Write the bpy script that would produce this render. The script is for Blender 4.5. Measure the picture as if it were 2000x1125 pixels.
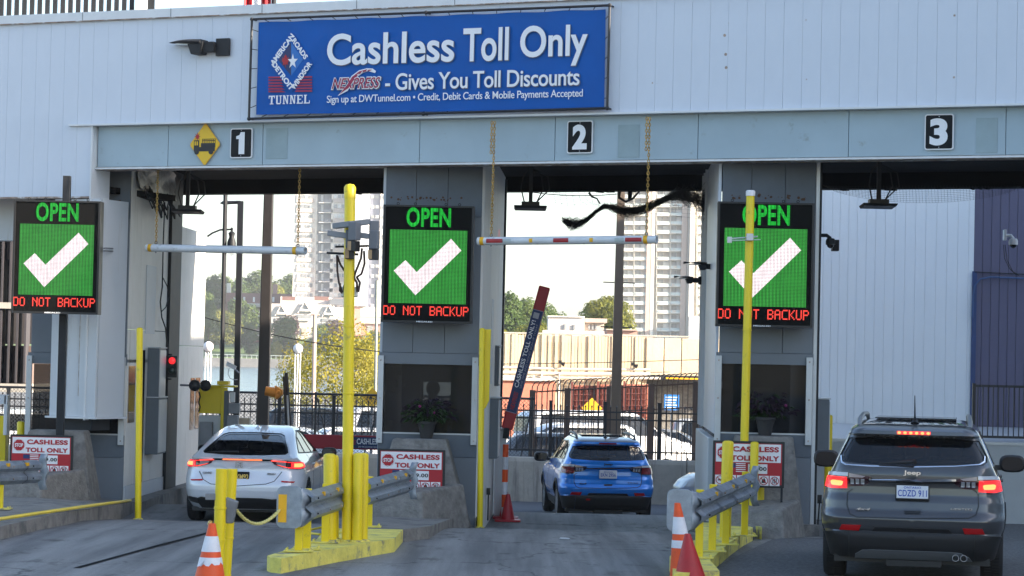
import bpy, bmesh, math, random
import numpy as np
from mathutils import Vector, Matrix
from mathutils.geometry import delaunay_2d_cdt
R = math.radians
random.seed(7)
for o in list(bpy.data.objects): bpy.data.objects.remove(o)
SC = bpy.context.scene
COL = SC.collection

# ---------------------------------------------------------------- camera, sky, sun, exposure
CAMZ, FPX, PITCH, ROLL = 2.3, 4800.0, math.atan(137.5/4800), 0.0225
cd = bpy.data.cameras.new('camera'); cam = bpy.data.objects.new('camera', cd); COL.objects.link(cam)
cd.sensor_width = 36; cd.lens = 36*FPX/2000; cd.clip_start = .5; cd.clip_end = 6000
CR = Matrix.Rotation(math.pi/2+PITCH, 3, 'X') @ Matrix.Rotation(ROLL, 3, 'Z')
cam.location = (0, 0, CAMZ); cam.rotation_euler = CR.to_euler(); SC.camera = cam
SUN_DIR = Vector((0.885, -0.33, 0.33)).normalized()
world = bpy.data.worlds.new('World'); SC.world = world; world.use_nodes = True
wn = world.node_tree.nodes; bg = wn['Background']
sky = wn.new('ShaderNodeTexSky'); sky.sky_type = 'NISHITA'; sky.sun_disc = False
sky.sun_elevation = math.asin(SUN_DIR.z); sky.sun_rotation = math.atan2(SUN_DIR.x, SUN_DIR.y)
sky.altitude = 180; sky.air_density = 1.0; sky.dust_density = 1.6; sky.ozone_density = 1.6
bg.inputs['Strength'].default_value = 0.10
world.node_tree.links.new(sky.outputs[0], bg.inputs['Color'])
sl = bpy.data.lights.new('sun', 'SUN'); sun = bpy.data.objects.new('sun', sl); COL.objects.link(sun)
sl.energy = 5.0; sl.angle = R(.5); sl.color = (1, .87, .70)
sun.rotation_euler = SUN_DIR.to_track_quat('Z', 'Y').to_euler(); sun.location = (40, -20, 30)
EXPO = 2.05
SC.view_settings.view_transform = 'Standard'; SC.view_settings.look = 'None'
SC.view_settings.exposure = EXPO; SC.view_settings.gamma = 1; SC.view_settings.use_curve_mapping = False
SC.render.engine = 'CYCLES'; SC.cycles.max_bounces = 8; SC.cycles.transparent_max_bounces = 16
SC.cycles.caustics_reflective = False; SC.cycles.caustics_refractive = False
EM = 2**-EXPO

# ---------------------------------------------------------------- photo pixel -> place
def ray(px, py): return CR @ Vector(((px-1000)/FPX, -(py-562.5)/FPX, -1))
def W(px, py, Y):
    d = ray(px, py); return Vector((0, 0, CAMZ)) + d*(Y/d.y)
TA = .45; AL = math.atan(TA); CA, SA = math.cos(AL), math.sin(AL)
FM = Matrix.Translation((0, 35, 0)) @ Matrix.Rotation(-AL, 4, 'Z')       # facade frame: x along, y inwards
def FL(px, py, n=0.0):
    d = ray(px, py); N = Vector((SA, CA, 0)); t = (N.dot(Vector((0, 35, 0)))+n)/N.dot(d)
    p = FM.inverted() @ (Vector((0, 0, CAMZ))+d*t); return p.x, p.z
GK = [(-60, .3), (0, .25), (24, .12), (28, .10), (31.5, .06), (33.5, -.02), (35.3, -.14), (37, -.24), (38.5, -.22), (40, -.19), (44, -.5), (47, -.8), (56, -.9), (60, -.95), (75, -1.35), (240, -1.5), (260, -4)]
def gz(y): return float(np.interp(y, [k[0] for k in GK], [k[1] for k in GK]))

# ---------------------------------------------------------------- materials
MATS = {}
def mat(name, col, rough=.6, metal=0.0, var=.12, scale=4.0, bump=0.0, bscale=60, spec=.5, coat=0.0, dirt=None, dscale=3, dthr=.62, streak=False, emit=None, es=0, alpha=1.0, stretch=None, trans=0):
    if name in MATS: return MATS[name]
    m = bpy.data.materials.new(name); m.use_nodes = True; MATS[name] = m
    nt = m.node_tree; n = nt.nodes; L = nt.links; b = n['Principled BSDF']
    b.inputs['Roughness'].default_value = rough; b.inputs['Metallic'].default_value = metal
    b.inputs['Specular IOR Level'].default_value = spec; b.inputs['Coat Weight'].default_value = coat
    b.inputs['Coat Roughness'].default_value = .03; b.inputs['Alpha'].default_value = alpha
    b.inputs['Transmission Weight'].default_value = trans
    tc = n.new('ShaderNodeTexCoord'); src = tc.outputs['Object']
    if stretch:
        mp = n.new('ShaderNodeMapping'); mp.inputs['Scale'].default_value = stretch; L.new(src, mp.inputs[0]); src = mp.outputs[0]
    c = (*col, 1)
    if var > 0:
        t = n.new('ShaderNodeTexNoise'); t.inputs['Scale'].default_value = scale; t.inputs['Detail'].default_value = 6; t.inputs['Roughness'].default_value = .62
        L.new(src, t.inputs['Vector'])
        r = n.new('ShaderNodeValToRGB'); r.color_ramp.elements[0].position = .3; r.color_ramp.elements[1].position = .7
        r.color_ramp.elements[0].color = (*[x*(1-var) for x in col], 1); r.color_ramp.elements[1].color = (*[min(1, x*(1+var)) for x in col], 1)
        L.new(t.outputs['Fac'], r.inputs[0]); out = r.outputs[0]
        if dirt:
            t2 = n.new('ShaderNodeTexNoise'); t2.inputs['Scale'].default_value = dscale; t2.inputs['Detail'].default_value = 9; t2.inputs['Roughness'].default_value = .7
            if streak:
                mp2 = n.new('ShaderNodeMapping'); mp2.inputs['Scale'].default_value = (3, 3, .22); L.new(tc.outputs['Object'], mp2.inputs[0]); L.new(mp2.outputs[0], t2.inputs['Vector'])
            else: L.new(src, t2.inputs['Vector'])
            r2 = n.new('ShaderNodeValToRGB'); r2.color_ramp.elements[0].position = dthr; r2.color_ramp.elements[1].position = min(1, dthr+.12)
            L.new(t2.outputs['Fac'], r2.inputs[0])
            mx = n.new('ShaderNodeMix'); mx.data_type = 'RGBA'; L.new(r2.outputs[0], mx.inputs[0]); L.new(out, mx.inputs[6]); mx.inputs[7].default_value = (*dirt, 1)
            out = mx.outputs[2]
        L.new(out, b.inputs['Base Color'])
        rr = n.new('ShaderNodeMapRange'); rr.inputs['To Min'].default_value = max(0, rough-.07); rr.inputs['To Max'].default_value = min(1, rough+.1)
        L.new(t.outputs['Fac'], rr.inputs[0]); L.new(rr.outputs[0], b.inputs['Roughness'])
    else: b.inputs['Base Color'].default_value = c
    if bump > 0:
        t3 = n.new('ShaderNodeTexNoise'); t3.inputs['Scale'].default_value = bscale; t3.inputs['Detail'].default_value = 5
        L.new(tc.outputs['Object'], t3.inputs['Vector'])
        bp = n.new('ShaderNodeBump'); bp.inputs['Strength'].default_value = bump; bp.inputs['Distance'].default_value = .02
        L.new(t3.outputs['Fac'], bp.inputs['Height']); L.new(bp.outputs[0], b.inputs['Normal'])
    if emit: b.inputs['Emission Color'].default_value = (*emit, 1); b.inputs['Emission Strength'].default_value = es
    return m

M_white = mat('white_panel_paint', (.61, .66, .74), .42, var=.05, scale=.7, dirt=(.50, .52, .54), dscale=1.4, dthr=.6, streak=True, bump=.03, bscale=9)
M_white2 = mat('pale_panel_paint', (.60, .63, .66), .5, var=.05, scale=.8, dirt=(.46, .44, .40), dscale=2, dthr=.6, streak=True, bump=.05, bscale=12)
M_beam = mat('blue_grey_beam_paint', (.36, .46, .52), .5, var=.07, scale=1.2, dirt=(.25, .29, .30), dscale=4, dthr=.62, bump=.03)
M_ghost = mat('faded_patch_paint', (.30, .39, .42), .6, var=.08)
M_trim = mat('white_trim', (.68, .70, .72), .4, var=.06, dirt=(.22, .12, .06), dscale=7, dthr=.66, scale=3)
M_rust = mat('rusty_edge', (.33, .25, .20), .8, var=.5, scale=9, dirt=(.62, .62, .62), dscale=5, dthr=.5)
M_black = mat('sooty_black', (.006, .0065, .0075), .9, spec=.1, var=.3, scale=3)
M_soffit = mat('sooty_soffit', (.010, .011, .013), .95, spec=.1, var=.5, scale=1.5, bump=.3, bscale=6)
M_grey = mat('booth_grey_paint', (.155, .175, .20), .5, var=.07, scale=2, dirt=(.13, .15, .17), dscale=3, dthr=.62, bump=.05, bscale=25)
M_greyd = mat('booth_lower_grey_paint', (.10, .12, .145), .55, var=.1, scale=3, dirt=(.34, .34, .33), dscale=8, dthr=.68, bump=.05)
M_dark = mat('charcoal_metal', (.02, .022, .026), .55, spec=.3, var=.2, scale=5)
M_blk = mat('black_plastic', (.012, .012, .013), .45, var=.1)
M_iron = mat('black_iron', (.015, .016, .02), .45, var=.2)
M_steel = mat('galvanised_steel', (.27, .31, .36), .45, .55, var=.25, scale=7, dirt=(.22, .25, .28), dscale=4, dthr=.55, bump=.12, bscale=18)
M_steeld = mat('dull_steel', (.22, .23, .25), .5, .5, var=.2)
M_alu = mat('aluminium_trim', (.5, .52, .54), .4, .4, var=.08)
M_yel = mat('yellow_paint', (.80, .60, .008), .38, var=.05, scale=3, dirt=(.42, .33, .05), dscale=7, dthr=.60, bump=.05, bscale=30)
M_yelk = mat('worn_yellow_kerb_paint', (.74, .64, .13), .65, var=.18, scale=5, dirt=(.20, .19, .16), dscale=3.8, dthr=.535, bump=.45, bscale=22)
M_conc = mat('rough_concrete', (.19, .18, .165), .92, var=.35, scale=9, dirt=(.12, .115, .11), dscale=2.2, dthr=.56, bump=.6, bscale=40)
M_concp = mat('pale_concrete', (.42, .39, .34), .9, var=.16, scale=3, dirt=(.24, .22, .2), dscale=1.5, dthr=.55, streak=True, bump=.3, bscale=20)
M_kerb = mat('grey_kerb_concrete', (.20, .19, .175), .9, var=.25, scale=6, dirt=(.10, .10, .10), dscale=2.5, dthr=.52, bump=.5, bscale=30)
M_glass = mat('dark_booth_glass', (.02, .022, .025), .04, var=0, alpha=.76, spec=.2)
M_red = mat('sign_red', (.40, .008, .018), .45, var=.04)
M_wht = mat('sign_white', (.78, .78, .80), .45, var=.03)
M_bluef = mat('banner_blue_vinyl', (.001, .095, .40), .45, spec=.2, var=.06, scale=2, bump=.25, bscale=2.2)
M_txt = mat('print_white', (.82, .83, .86), .5, var=0)
M_txtd = mat('print_black', (.015, .015, .018), .5, var=0)
M_navy = mat('print_navy', (.012, .03, .12), .5, var=.05)
M_maroon = mat('print_maroon', (.33, .02, .07), .5, var=.05)
M_lblue = mat('print_light_blue', (.02, .16, .50), .5, var=0)
M_shad = mat('print_outline', (.10, .12, .16), .5, var=0)
M_numbk = mat('number_plate_black', (.005, .006, .009), .5, spec=.2, var=.1)
M_signy = mat('sign_yellow', (.80, .50, .01), .4, var=.03)
M_gold = mat('brass_chain', (.50, .33, .10), .4, .7, var=.3, scale=30, dirt=(.20, .07, .03), dscale=20, dthr=.55)
M_pvc = mat('white_pipe', (.62, .65, .68), .35, var=.08, scale=5, dirt=(.30, .31, .32), dscale=6, dthr=.6)
M_tapey = mat('yellow_tape', (.80, .42, .01), .4, var=.1)
M_taper = mat('red_reflective_tape', (.35, .015, .02), .35, var=.2, scale=12)
M_tapew = mat('grey_reflective_tape', (.42, .48, .48), .4, var=.15, scale=12)
M_orange = mat('cone_orange', (.80, .085, .008), .5, var=.1, scale=8, dirt=(.45, .06, .02), dscale=6, dthr=.6)
M_conew = mat('cone_white_band', (.70, .70, .74), .45, var=.1, scale=10, dirt=(.28, .25, .23), dscale=14, dthr=.66)
M_rope = mat('yellow_rope', (.62, .55, .18), .9, var=.25, scale=40)
M_rubber = mat('tyre_rubber', (.016, .016, .017), .85, var=.2, scale=20)
M_cable = mat('black_cable', (.012, .012, .012), .6, var=0)

# ---------------------------------------------------------------- mesh building
TM = {}     # world matrix of each thing
def vmat(o): return TM.get(o, Matrix())
class MB:
    def __init__(s): s.v = []; s.f = []
    def add(s, vs, fs, M=None):
        b = len(s.v); s.v += [tuple(M @ Vector(v)) if M else tuple(v) for v in vs]; s.f += [tuple(b+i for i in f) for f in fs]; return s
    def box(s, x0, x1, y0, y1, z0, z1, M=None):
        return s.add([(x0,y0,z0),(x1,y0,z0),(x1,y1,z0),(x0,y1,z0),(x0,y0,z1),(x1,y0,z1),(x1,y1,z1),(x0,y1,z1)],
                     [(0,3,2,1),(4,5,6,7),(0,1,5,4),(1,2,6,5),(2,3,7,6),(3,0,4,7)], M)
    def hexa(s, p):     # 8 points: bottom 4 ccw, top 4 ccw
        return s.add(p, [(0,3,2,1),(4,5,6,7),(0,1,5,4),(1,2,6,5),(2,3,7,6),(3,0,4,7)])
    def prism(s, poly, a, b, axis='z', M=None):
        n = len(poly)
        def P(u, v, w): return {'z': (u, v, w), 'y': (u, w, v), 'x': (w, u, v)}[axis]
        vs = [P(u, v, a) for u, v in poly]+[P(u, v, b) for u, v in poly]
        return s.add(vs, [tuple(range(n))[::-1], tuple(range(n, 2*n))]+[(i, (i+1) % n, n+(i+1) % n, n+i) for i in range(n)], M)
    def tube(s, pts, r, n=8, cap=True, M=None):
        pts = [Vector(p) for p in pts]; rs = r if isinstance(r, (list, tuple)) else [r]*len(pts); vs = []; prev = None
        for i, p in enumerate(pts):
            t = (pts[min(i+1, len(pts)-1)]-pts[max(i-1, 0)]).normalized()
            if prev is None: a = t.cross(Vector((0, 0, 1)) if abs(t.z) < .9 else Vector((1, 0, 0))).normalized()
            else: a = (prev-t*prev.dot(t)).normalized()
            prev = a; c = t.cross(a)
            for k in range(n):
                q = 2*math.pi*k/n; vs.append(p+(a*math.cos(q)+c*math.sin(q))*rs[i])
        fs = [(i*n+k, i*n+(k+1) % n, (i+1)*n+(k+1) % n, (i+1)*n+k) for i in range(len(pts)-1) for k in range(n)]
        if cap: fs += [tuple(range(n))[::-1], tuple((len(pts)-1)*n+k for k in range(n))]
        return s.add(vs, fs, M)
    def lathe(s, prof, n=16, M=None, cap=True):   # (r,z) profile about z
        vs = [(r*math.cos(2*math.pi*k/n), r*math.sin(2*math.pi*k/n), z) for r, z in prof for k in range(n)]
        fs = [(i*n+k, i*n+(k+1) % n, (i+1)*n+(k+1) % n, (i+1)*n+k) for i in range(len(prof)-1) for k in range(n)]
        if cap and prof[0][0] > 1e-4: fs.append(tuple(range(n))[::-1])
        if cap and prof[-1][0] > 1e-4: fs.append(tuple((len(prof)-1)*n+k for k in range(n)))
        return s.add(vs, fs, M)
    def sphere(s, c, r, n=12, sc=(1, 1, 1)):
        m = n//2; prof = [(max(1e-5, math.sin(math.pi*i/m)), -math.cos(math.pi*i/m)) for i in range(m+1)]
        return s.lathe(prof, n, Matrix.Translation(c) @ Matrix.Diagonal((r*sc[0], r*sc[1], r*sc[2], 1)))
    def mesh(s, name, m, smooth=False, M=None):
        me = bpy.data.meshes.new(name); me.from_pydata(s.v, [], s.f)
        if M is not None: me.transform(M)
        if m: me.materials.append(m)
        if smooth: me.shade_smooth()
        return me
    def build(s, name, m, parent=None, smooth=False, world=True, bevel=0, loc=None, angle=40):
        M = None
        if world and parent is not None: M = vmat(parent).inverted()
        me = s.mesh(name, m, smooth, M)
        if smooth: me.set_sharp_from_angle(angle=R(angle))
        return link(name, me, parent, bevel)
def link(name, me, parent=None, bevel=0):
    o = bpy.data.objects.new(name, me); COL.objects.link(o)
    if parent is not None: o.parent = parent; TM[o] = vmat(parent)
    if bevel:
        b = o.modifiers.new('bevel', 'BEVEL'); b.width = bevel; b.segments = 2; b.limit_method = 'ANGLE'; b.angle_limit = R(40)
    return o
def thing(name, label, cat, loc=(0, 0, 0), rotz=0, group=None, M=None):
    o = bpy.data.objects.new(name, None); COL.objects.link(o); o.empty_display_size = .2
    MM = M if M is not None else Matrix.Translation(loc) @ Matrix.Rotation(rotz, 4, 'Z')
    o.matrix_world = MM; o.location = MM.to_translation(); o.rotation_euler = MM.to_euler(); TM[o] = MM.copy()
    tag(o, label, cat, group); return o
def tag(o, label=None, cat=None, group=None, kind=None):
    if label: o['label'] = label
    if cat: o['category'] = cat
    if group: o['group'] = group
    if kind: o['kind'] = kind
    return o
def copy_tree(o, parent=None):
    c = o.copy(); COL.objects.link(c); c.parent = parent
    for ch in list(o.children): copy_tree(ch, c)
    return c
def inst(name, me, parent, loc=(0, 0, 0), rot=(0, 0, 0), sc=(1, 1, 1)):
    o = bpy.data.objects.new(name, me); COL.objects.link(o); o.parent = parent; o.location = loc; o.rotation_euler = rot; o.scale = sc; return o
def subM(M): return Matrix(M)

# text fitted to a box, lying in the x-z plane and facing -y
_tc = {}
def text_mesh(s, bold=0.0, shear=0.0, ext=.5, space=1.0):
    k = (s, bold, shear, ext, space)
    if k in _tc: return _tc[k]
    c = bpy.data.curves.new('t', 'FONT'); c.body = s; c.offset = bold; c.shear = shear; c.extrude = ext*.01; c.resolution_u = 6; c.space_character = space
    o = bpy.data.objects.new('t', c); COL.objects.link(o); bpy.context.view_layer.update()
    me = bpy.data.meshes.new_from_object(o.evaluated_get(bpy.context.evaluated_depsgraph_get()))
    bpy.data.objects.remove(o); bpy.data.curves.remove(c)
    v = np.array([p.co[:] for p in me.vertices]); f = [tuple(p.vertices) for p in me.polygons]; bpy.data.meshes.remove(me)
    _tc[k] = (v, f); return v, f
def add_text(mb, s, x0, x1, z0, z1, y, th=.003, bold=0, shear=0, M=None, space=1.0):
    v, f = text_mesh(s, bold, shear, .5, space); lo, hi = v.min(0), v.max(0)
    vs = [(x0+(p[0]-lo[0])/(hi[0]-lo[0])*(x1-x0), y-(p[2]-lo[2])/(hi[2]-lo[2])*th, z0+(p[1]-lo[1])/(hi[1]-lo[1])*(z1-z0)) for p in v]
    mb.add(vs, f, M)
FONT5 = {'D': '1111010001100011000110001100011111 0', 'O': '01110100011000110001100011000101110', 'N': '10001110011010110011100011000110001', 'T': '11111001000010000100001000010000100',
 'B': '11110100011000111110100011000111110', 'A': '01110100011000111111100011000110001', 'C': '01111100001000010000100001000001111', 'K': '10001100101010011000101001001010001',
 'U': '10001100011000110001100011000101110', 'P': '11110100011000111110100001000010000', 'E': '11111100001000011110100001000011111'}
FONT5['D'] = '11110100011000110001100011000111110'
def pixel_text(mb, s, x0, x1, z0, z1, y, fill=.82, th=.004):
    n = len(s)*6-1; dx = (x1-x0)/n; dz = (z1-z0)/7
    for i, ch in enumerate(s):
        if ch == ' ': continue
        for r in range(7):
            for c in range(5):
                if FONT5[ch][r*5+c] == '1':
                    cx = x0+(i*6+c+.5)*dx; cz = z1-(r+.5)*dz
                    mb.box(cx-dx*fill*.6, cx+dx*fill*.6, y-th, y, cz-dz*fill*.55, cz+dz*fill*.55)
def ngon(cx, cz, r, n, a0=0): return [(cx+r*math.cos(a0+2*math.pi*k/n), cz+r*math.sin(a0+2*math.pi*k/n)) for k in range(n)]
def ring_xz(mb, cx, cz, r0, r1, y0, y1, n=24, M=None):
    vs = []; 
    for yy in (y0, y1):
        for rr in (r0, r1):
            vs += [(cx+rr*math.cos(2*math.pi*k/n), yy, cz+rr*math.sin(2*math.pi*k/n)) for k in range(n)]
    fs = []
    for k in range(n):
        j = (k+1) % n
        fs += [(k, j, n+j, n+k), (2*n+k, 3*n+k, 3*n+j, 2*n+j), (n+k, n+j, 3*n+j, 3*n+k), (k, 2*n+k, 2*n+j, j)]
    mb.add(vs, fs, M)
# ================================================================ GROUND, WATER, FAR SHORE
def ground_mat():
    m = bpy.data.materials.new('worn_concrete_road'); m.use_nodes = True; n = m.node_tree.nodes; L = m.node_tree.links; b = n['Principled BSDF']
    tc = n.new('ShaderNodeTexCoord')
    def noise(scale, st=(1, 1, 1), det=8, ro=.65):
        mp = n.new('ShaderNodeMapping'); mp.inputs['Scale'].default_value = st; L.new(tc.outputs['Object'], mp.inputs[0])
        t = n.new('ShaderNodeTexNoise'); t.inputs['Scale'].default_value = scale; t.inputs['Detail'].default_value = det; t.inputs['Roughness'].default_value = ro
        L.new(mp.outputs[0], t.inputs['Vector']); return t.outputs['Fac']
    def ramp(f, a, b_, ca, cb):
        r = n.new('ShaderNodeValToRGB'); r.color_ramp.elements[0].position = a; r.color_ramp.elements[1].position = b_
        r.color_ramp.elements[0].color = (*ca, 1); r.color_ramp.elements[1].color = (*cb, 1); L.new(f, r.inputs[0]); return r.outputs[0]
    def mul(a, b_, fac=1):
        x = n.new('ShaderNodeMix'); x.data_type = 'RGBA'; x.blend_type = 'MULTIPLY'; x.inputs[0].default_value = fac; L.new(a, x.inputs[6]); L.new(b_, x.inputs[7]); return x.outputs[2]
    base = ramp(noise(.35, (1, .45, 1)), .3, .7, (.185, .185, .183), (.265, .262, .255))
    tyre = ramp(noise(1.1, (1.6, .07, 1), 4), .38, .62, (.58, .58, .59), (1.12, 1.12, 1.1))
    fine = ramp(noise(55, (1, 1, 1), 4, .8), .3, .7, (.72, .72, .72), (1.25, 1.25, 1.25))
    stain = ramp(noise(2.2, (1, .5, 1), 9, .7), .33, .44, (.50, .49, .48), (1, 1, 1))
    v = n.new('ShaderNodeTexVoronoi'); v.feature = 'DISTANCE_TO_EDGE'; v.inputs['Scale'].default_value = .22
    nm = n.new('ShaderNodeTexNoise'); nm.inputs['Scale'].default_value = 1.3; nm.inputs['Detail'].default_value = 7
    L.new(tc.outputs['Object'], nm.inputs['Vector'])
    va = n.new('ShaderNodeVectorMath'); va.operation = 'MULTIPLY_ADD'; va.inputs[1].default_value = (1.6, 1.6, 0); L.new(nm.outputs['Color'], va.inputs[0]); L.new(tc.outputs['Object'], va.inputs[2])
    L.new(va.outputs[0], v.inputs['Vector'])
    crack = ramp(v.outputs['Distance'], .002, .006, (.35, .35, .35), (1, 1, 1))
    c = mul(mul(mul(mul(base, tyre), fine), stain), crack, 1)
    L.new(c, b.inputs['Base Color']); b.inputs['Roughness'].default_value = .8; b.inputs['Specular IOR Level'].default_value = .35
    bp = n.new('ShaderNodeBump'); bp.inputs['Strength'].default_value = .35; bp.inputs['Distance'].default_value = .01
    L.new(noise(70, (1, 1, 1), 3, .7), bp.inputs['Height']); L.new(bp.outputs[0], b.inputs['Normal']); return m
M_road = ground_mat()
M_asph = mat('coarse_asphalt', (.125, .125, .125), .85, var=.55, scale=24, dirt=(.22, .22, .21), dscale=60, dthr=.62, bump=.7, bscale=90)
M_lot = mat('parking_lot_asphalt', (.10, .10, .10), .85, var=.15, scale=2)
def sheet(name, m, xs, ys, dz=0, kind='structure'):
    mb = MB(); nx = len(xs)
    for y in ys:
        for x in xs: mb.v.append((x, y, gz(y)+dz))
    for j in range(len(ys)-1):
        for i in range(nx-1): mb.f.append((j*nx+i, j*nx+i+1, (j+1)*nx+i+1, (j+1)*nx+i))
    o = mb.build(name, m, smooth=True, angle=80); tag(o, kind=kind); return o
ysg = [-60, 0, 10, 20, 24, 27, 30, 33, 35.3, 37, 38.5, 40, 41, 42, 43, 44, 45, 46, 47, 49, 56, 60, 66, 75, 110, 160, 240, 260]
sheet('ground', M_road, [-900, -60, -20, -8, -4, 0, 4, 8, 20, 60, 900], ysg)
# asphalt of the third lane, bounded by the island kerb
mb = MB()
edge = [(1.75, 20), (1.95, 25.2), (2.6, 28), (3.4, 31.5), (4.2, 34), (4.35, 40)]
for i in range(len(edge)-1):
    (xa, ya), (xb, yb) = edge[i], edge[i+1]
    mb.add([(xa, ya, gz(ya)+.004), (14, ya, gz(ya)+.004), (14, yb, gz(yb)+.004), (xb, yb, gz(yb)+.004)], [(0, 1, 2, 3)])
tag(mb.build('asphalt_road', M_asph, smooth=True), kind='structure')
# crossing road beyond the crest
mb = MB(); ys2 = [47.3, 49, 52, 54.9]
for a, b in zip(ys2, ys2[1:]): mb.add([(-40, a, gz(a)+.004), (40, a, gz(a)+.004), (40, b, gz(b)+.004), (-40, b, gz(b)+.004)], [(0, 1, 2, 3)])
tag(mb.build('cross_road', mat('bluish_asphalt', (.085, .09, .10), .8, var=.3, scale=14, bump=.3), smooth=True), kind='structure')
# saw-cut drain line across lane one
mb = MB()
P = [W(158, 1107, 1), W(410, 1040, 1)]
def gpt(px, py, dz=0.0):
    d = ray(px, py); y = 30.0
    for _ in range(30): y = (gz(y)+dz-CAMZ)/d.z*d.y
    return Vector((d.x*y/d.y, y, gz(y)+dz))
def ribbon(mb, pts, w, dz=.005):
    for a, b in zip(pts, pts[1:]):
        t = (b-a); t.z = 0; t.normalize(); nrm = Vector((-t.y, t.x, 0))*w/2
        n = max(1, int((b-a).length/1.0))
        for i in range(n):
            p = a.lerp(b, i/n); q = a.lerp(b, (i+1)/n)
            vs = [p-nrm, q-nrm, q+nrm, p+nrm]; mb.add([(v.x, v.y, gz(v.y)+dz) for v in vs], [(0, 1, 2, 3)])
ribbon(mb, [gpt(150, 1110), gpt(412, 1040)], .07)
for pr in ([(560, 1122), (680, 1096), (930, 1022)], [(905, 1098), (1150, 1040)], [(1090, 1008), (1260, 1012)]): pass
tag(mb.build('drain_joint', M_black), kind='structure')
M_water = mat('river_water', (.10, .14, .16), .18, var=.12, scale=.05, bump=.5, bscale=.6, spec=.6)
mb = MB(); mb.add([(-1500, 242, -2.45), (1500, 242, -2.45), (1500, 1400, -2.45), (-1500, 1400, -2.45)], [(0, 1, 2, 3)])
tag(mb.build('water', M_water), kind='structure')
M_lawn = mat('lawn', (.10, .16, .035), .9, var=.3, scale=.05)
mb = MB(); prof = [(800, -3), (800.3, .15), (845, 1.2), (870, 3.4), (960, 6.5), (1200, 12), (1700, 18), (2600, 20)]
for (a, za), (b, zb) in zip(prof, prof[1:]): mb.add([(-1500, a, za), (1500, a, za), (1500, b, zb), (-1500, b, zb)], [(0, 1, 2, 3)])
tag(mb.build('far_shore_terrain', M_lawn, smooth=True, angle=60), kind='structure')
mb = MB(); mb.box(-400, 400, 799.2, 799.9, -3, .35)
tag(mb.build('seawall', mat('seawall_stone', (.17, .17, .17), .9, var=.2, scale=.5)), 'long grey seawall along the far bank of the river', 'seawall')

# ================================================================ CANOPY
toll = thing('toll_canopy', 'long white panelled canopy spanning the three toll lanes', 'canopy', M=FM)
def fbox(name, m, l0, l1, n0, n1, z0, z1, parent=toll, bevel=0):
    mb = MB(); mb.box(l0, l1, n0, n1, z0, z1); return mb.build(name, m, parent, world=False, bevel=bevel)
ZT, ZF, ZB, ZL = 7.52, 5.76, 5.09, 4.66
PW = .266; LB = FL(182, 260)[0]; LE = FL(137, 250)[0]; LBP = FL(177, 300)[0]
def panel_mesh(z0, z1, w=PW, g=.0013, d=.05, name='wall_panel', m=M_white):
    mb = MB(); mb.box(g, w-g, 0.004, d, z0, z1)
    me = mb.mesh(name, m); bm = bmesh.new(); bm.from_mesh(me)
    bmesh.ops.bevel(bm, geom=[e for e in bm.edges if abs((e.verts[0].co-e.verts[1].co).z) > .5 and e.verts[0].co.y < .02], offset=.0028, segments=1)
    bm.to_mesh(me); bm.free(); return me
pm_s = panel_mesh(ZF+.02, ZT-.13); pm_l = panel_mesh(ZL, ZT-.13)
l = LBP-PW*36; i = 0
rr = random.Random(3)
while l < 10:
    inst('wall_panel', pm_l if l+PW < LBP+.01 and True else pm_s, toll, (l, rr.uniform(0, .0025), 0))
    l += PW
L0 = LBP-PW*36; L1 = l
fbox('backing_wall', M_white2, L0, L1, .055, .5, ZF+.02, ZT-.14)
fbox('backing_wall', M_white2, L0, LBP, .055, .3, ZL+.005, ZF+.02)
fbox('parapet_cap', M_trim, L0, L1, -.03, .6, ZT-.13, ZT)
fbox('drip_edge', M_rust, L0, L1, -.045, .03, ZT-.145, ZT-.132)
for k in range(14): fbox('cap_joint', M_steeld, -9+k*1.6, -8.99+k*1.6, -.034, .3, ZT-.128, ZT+.003)
fbox('drip_edge', M_trim, LE, L1, -.05, .12, ZF-.01, ZF+.018)
fbox('drip_edge', M_rust, L0, LBP, -.02, .1, ZL-.03, ZL-.002)
fbox('corner_trim', M_trim, LBP+.003, LB-.005, -.012, .5, 1.2, ZF-.012)
# beam front as separate plates with joints
jx = [LB+.01]+[FL(x, 290)[0] for x in (320, 505, 812, 1077, 1357, 1652, 1960)]+[L1]
for a, b in zip(jx, jx[1:]): fbox('beam_plate', M_beam, a+.005, b-.005, .12, .145, ZB+.03, ZF-.012, bevel=.003)
fbox('front_beam', M_beam, LB, L1, .146, .42, ZB+.005, ZF+.01)
fbox('beam_flange', M_rust, LB, L1, .085, .45, ZB-.012, ZB+.022)
fbox('beam_flange_edge', M_trim, LB, L1, .075, .084, ZB-.008, ZB+.018)
for px in (533, 1222, 1923):
    a = FL(px-21, 280)[0]; b = FL(px+21, 280)[0]; z0 = FL(px, 309 if px < 1000 else 306 if px < 1500 else 297)[1]; z1 = z0+.46
    fbox('faded_patch', M_ghost, a, b, .1135, .118, z0, z1, bevel=.02)
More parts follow.
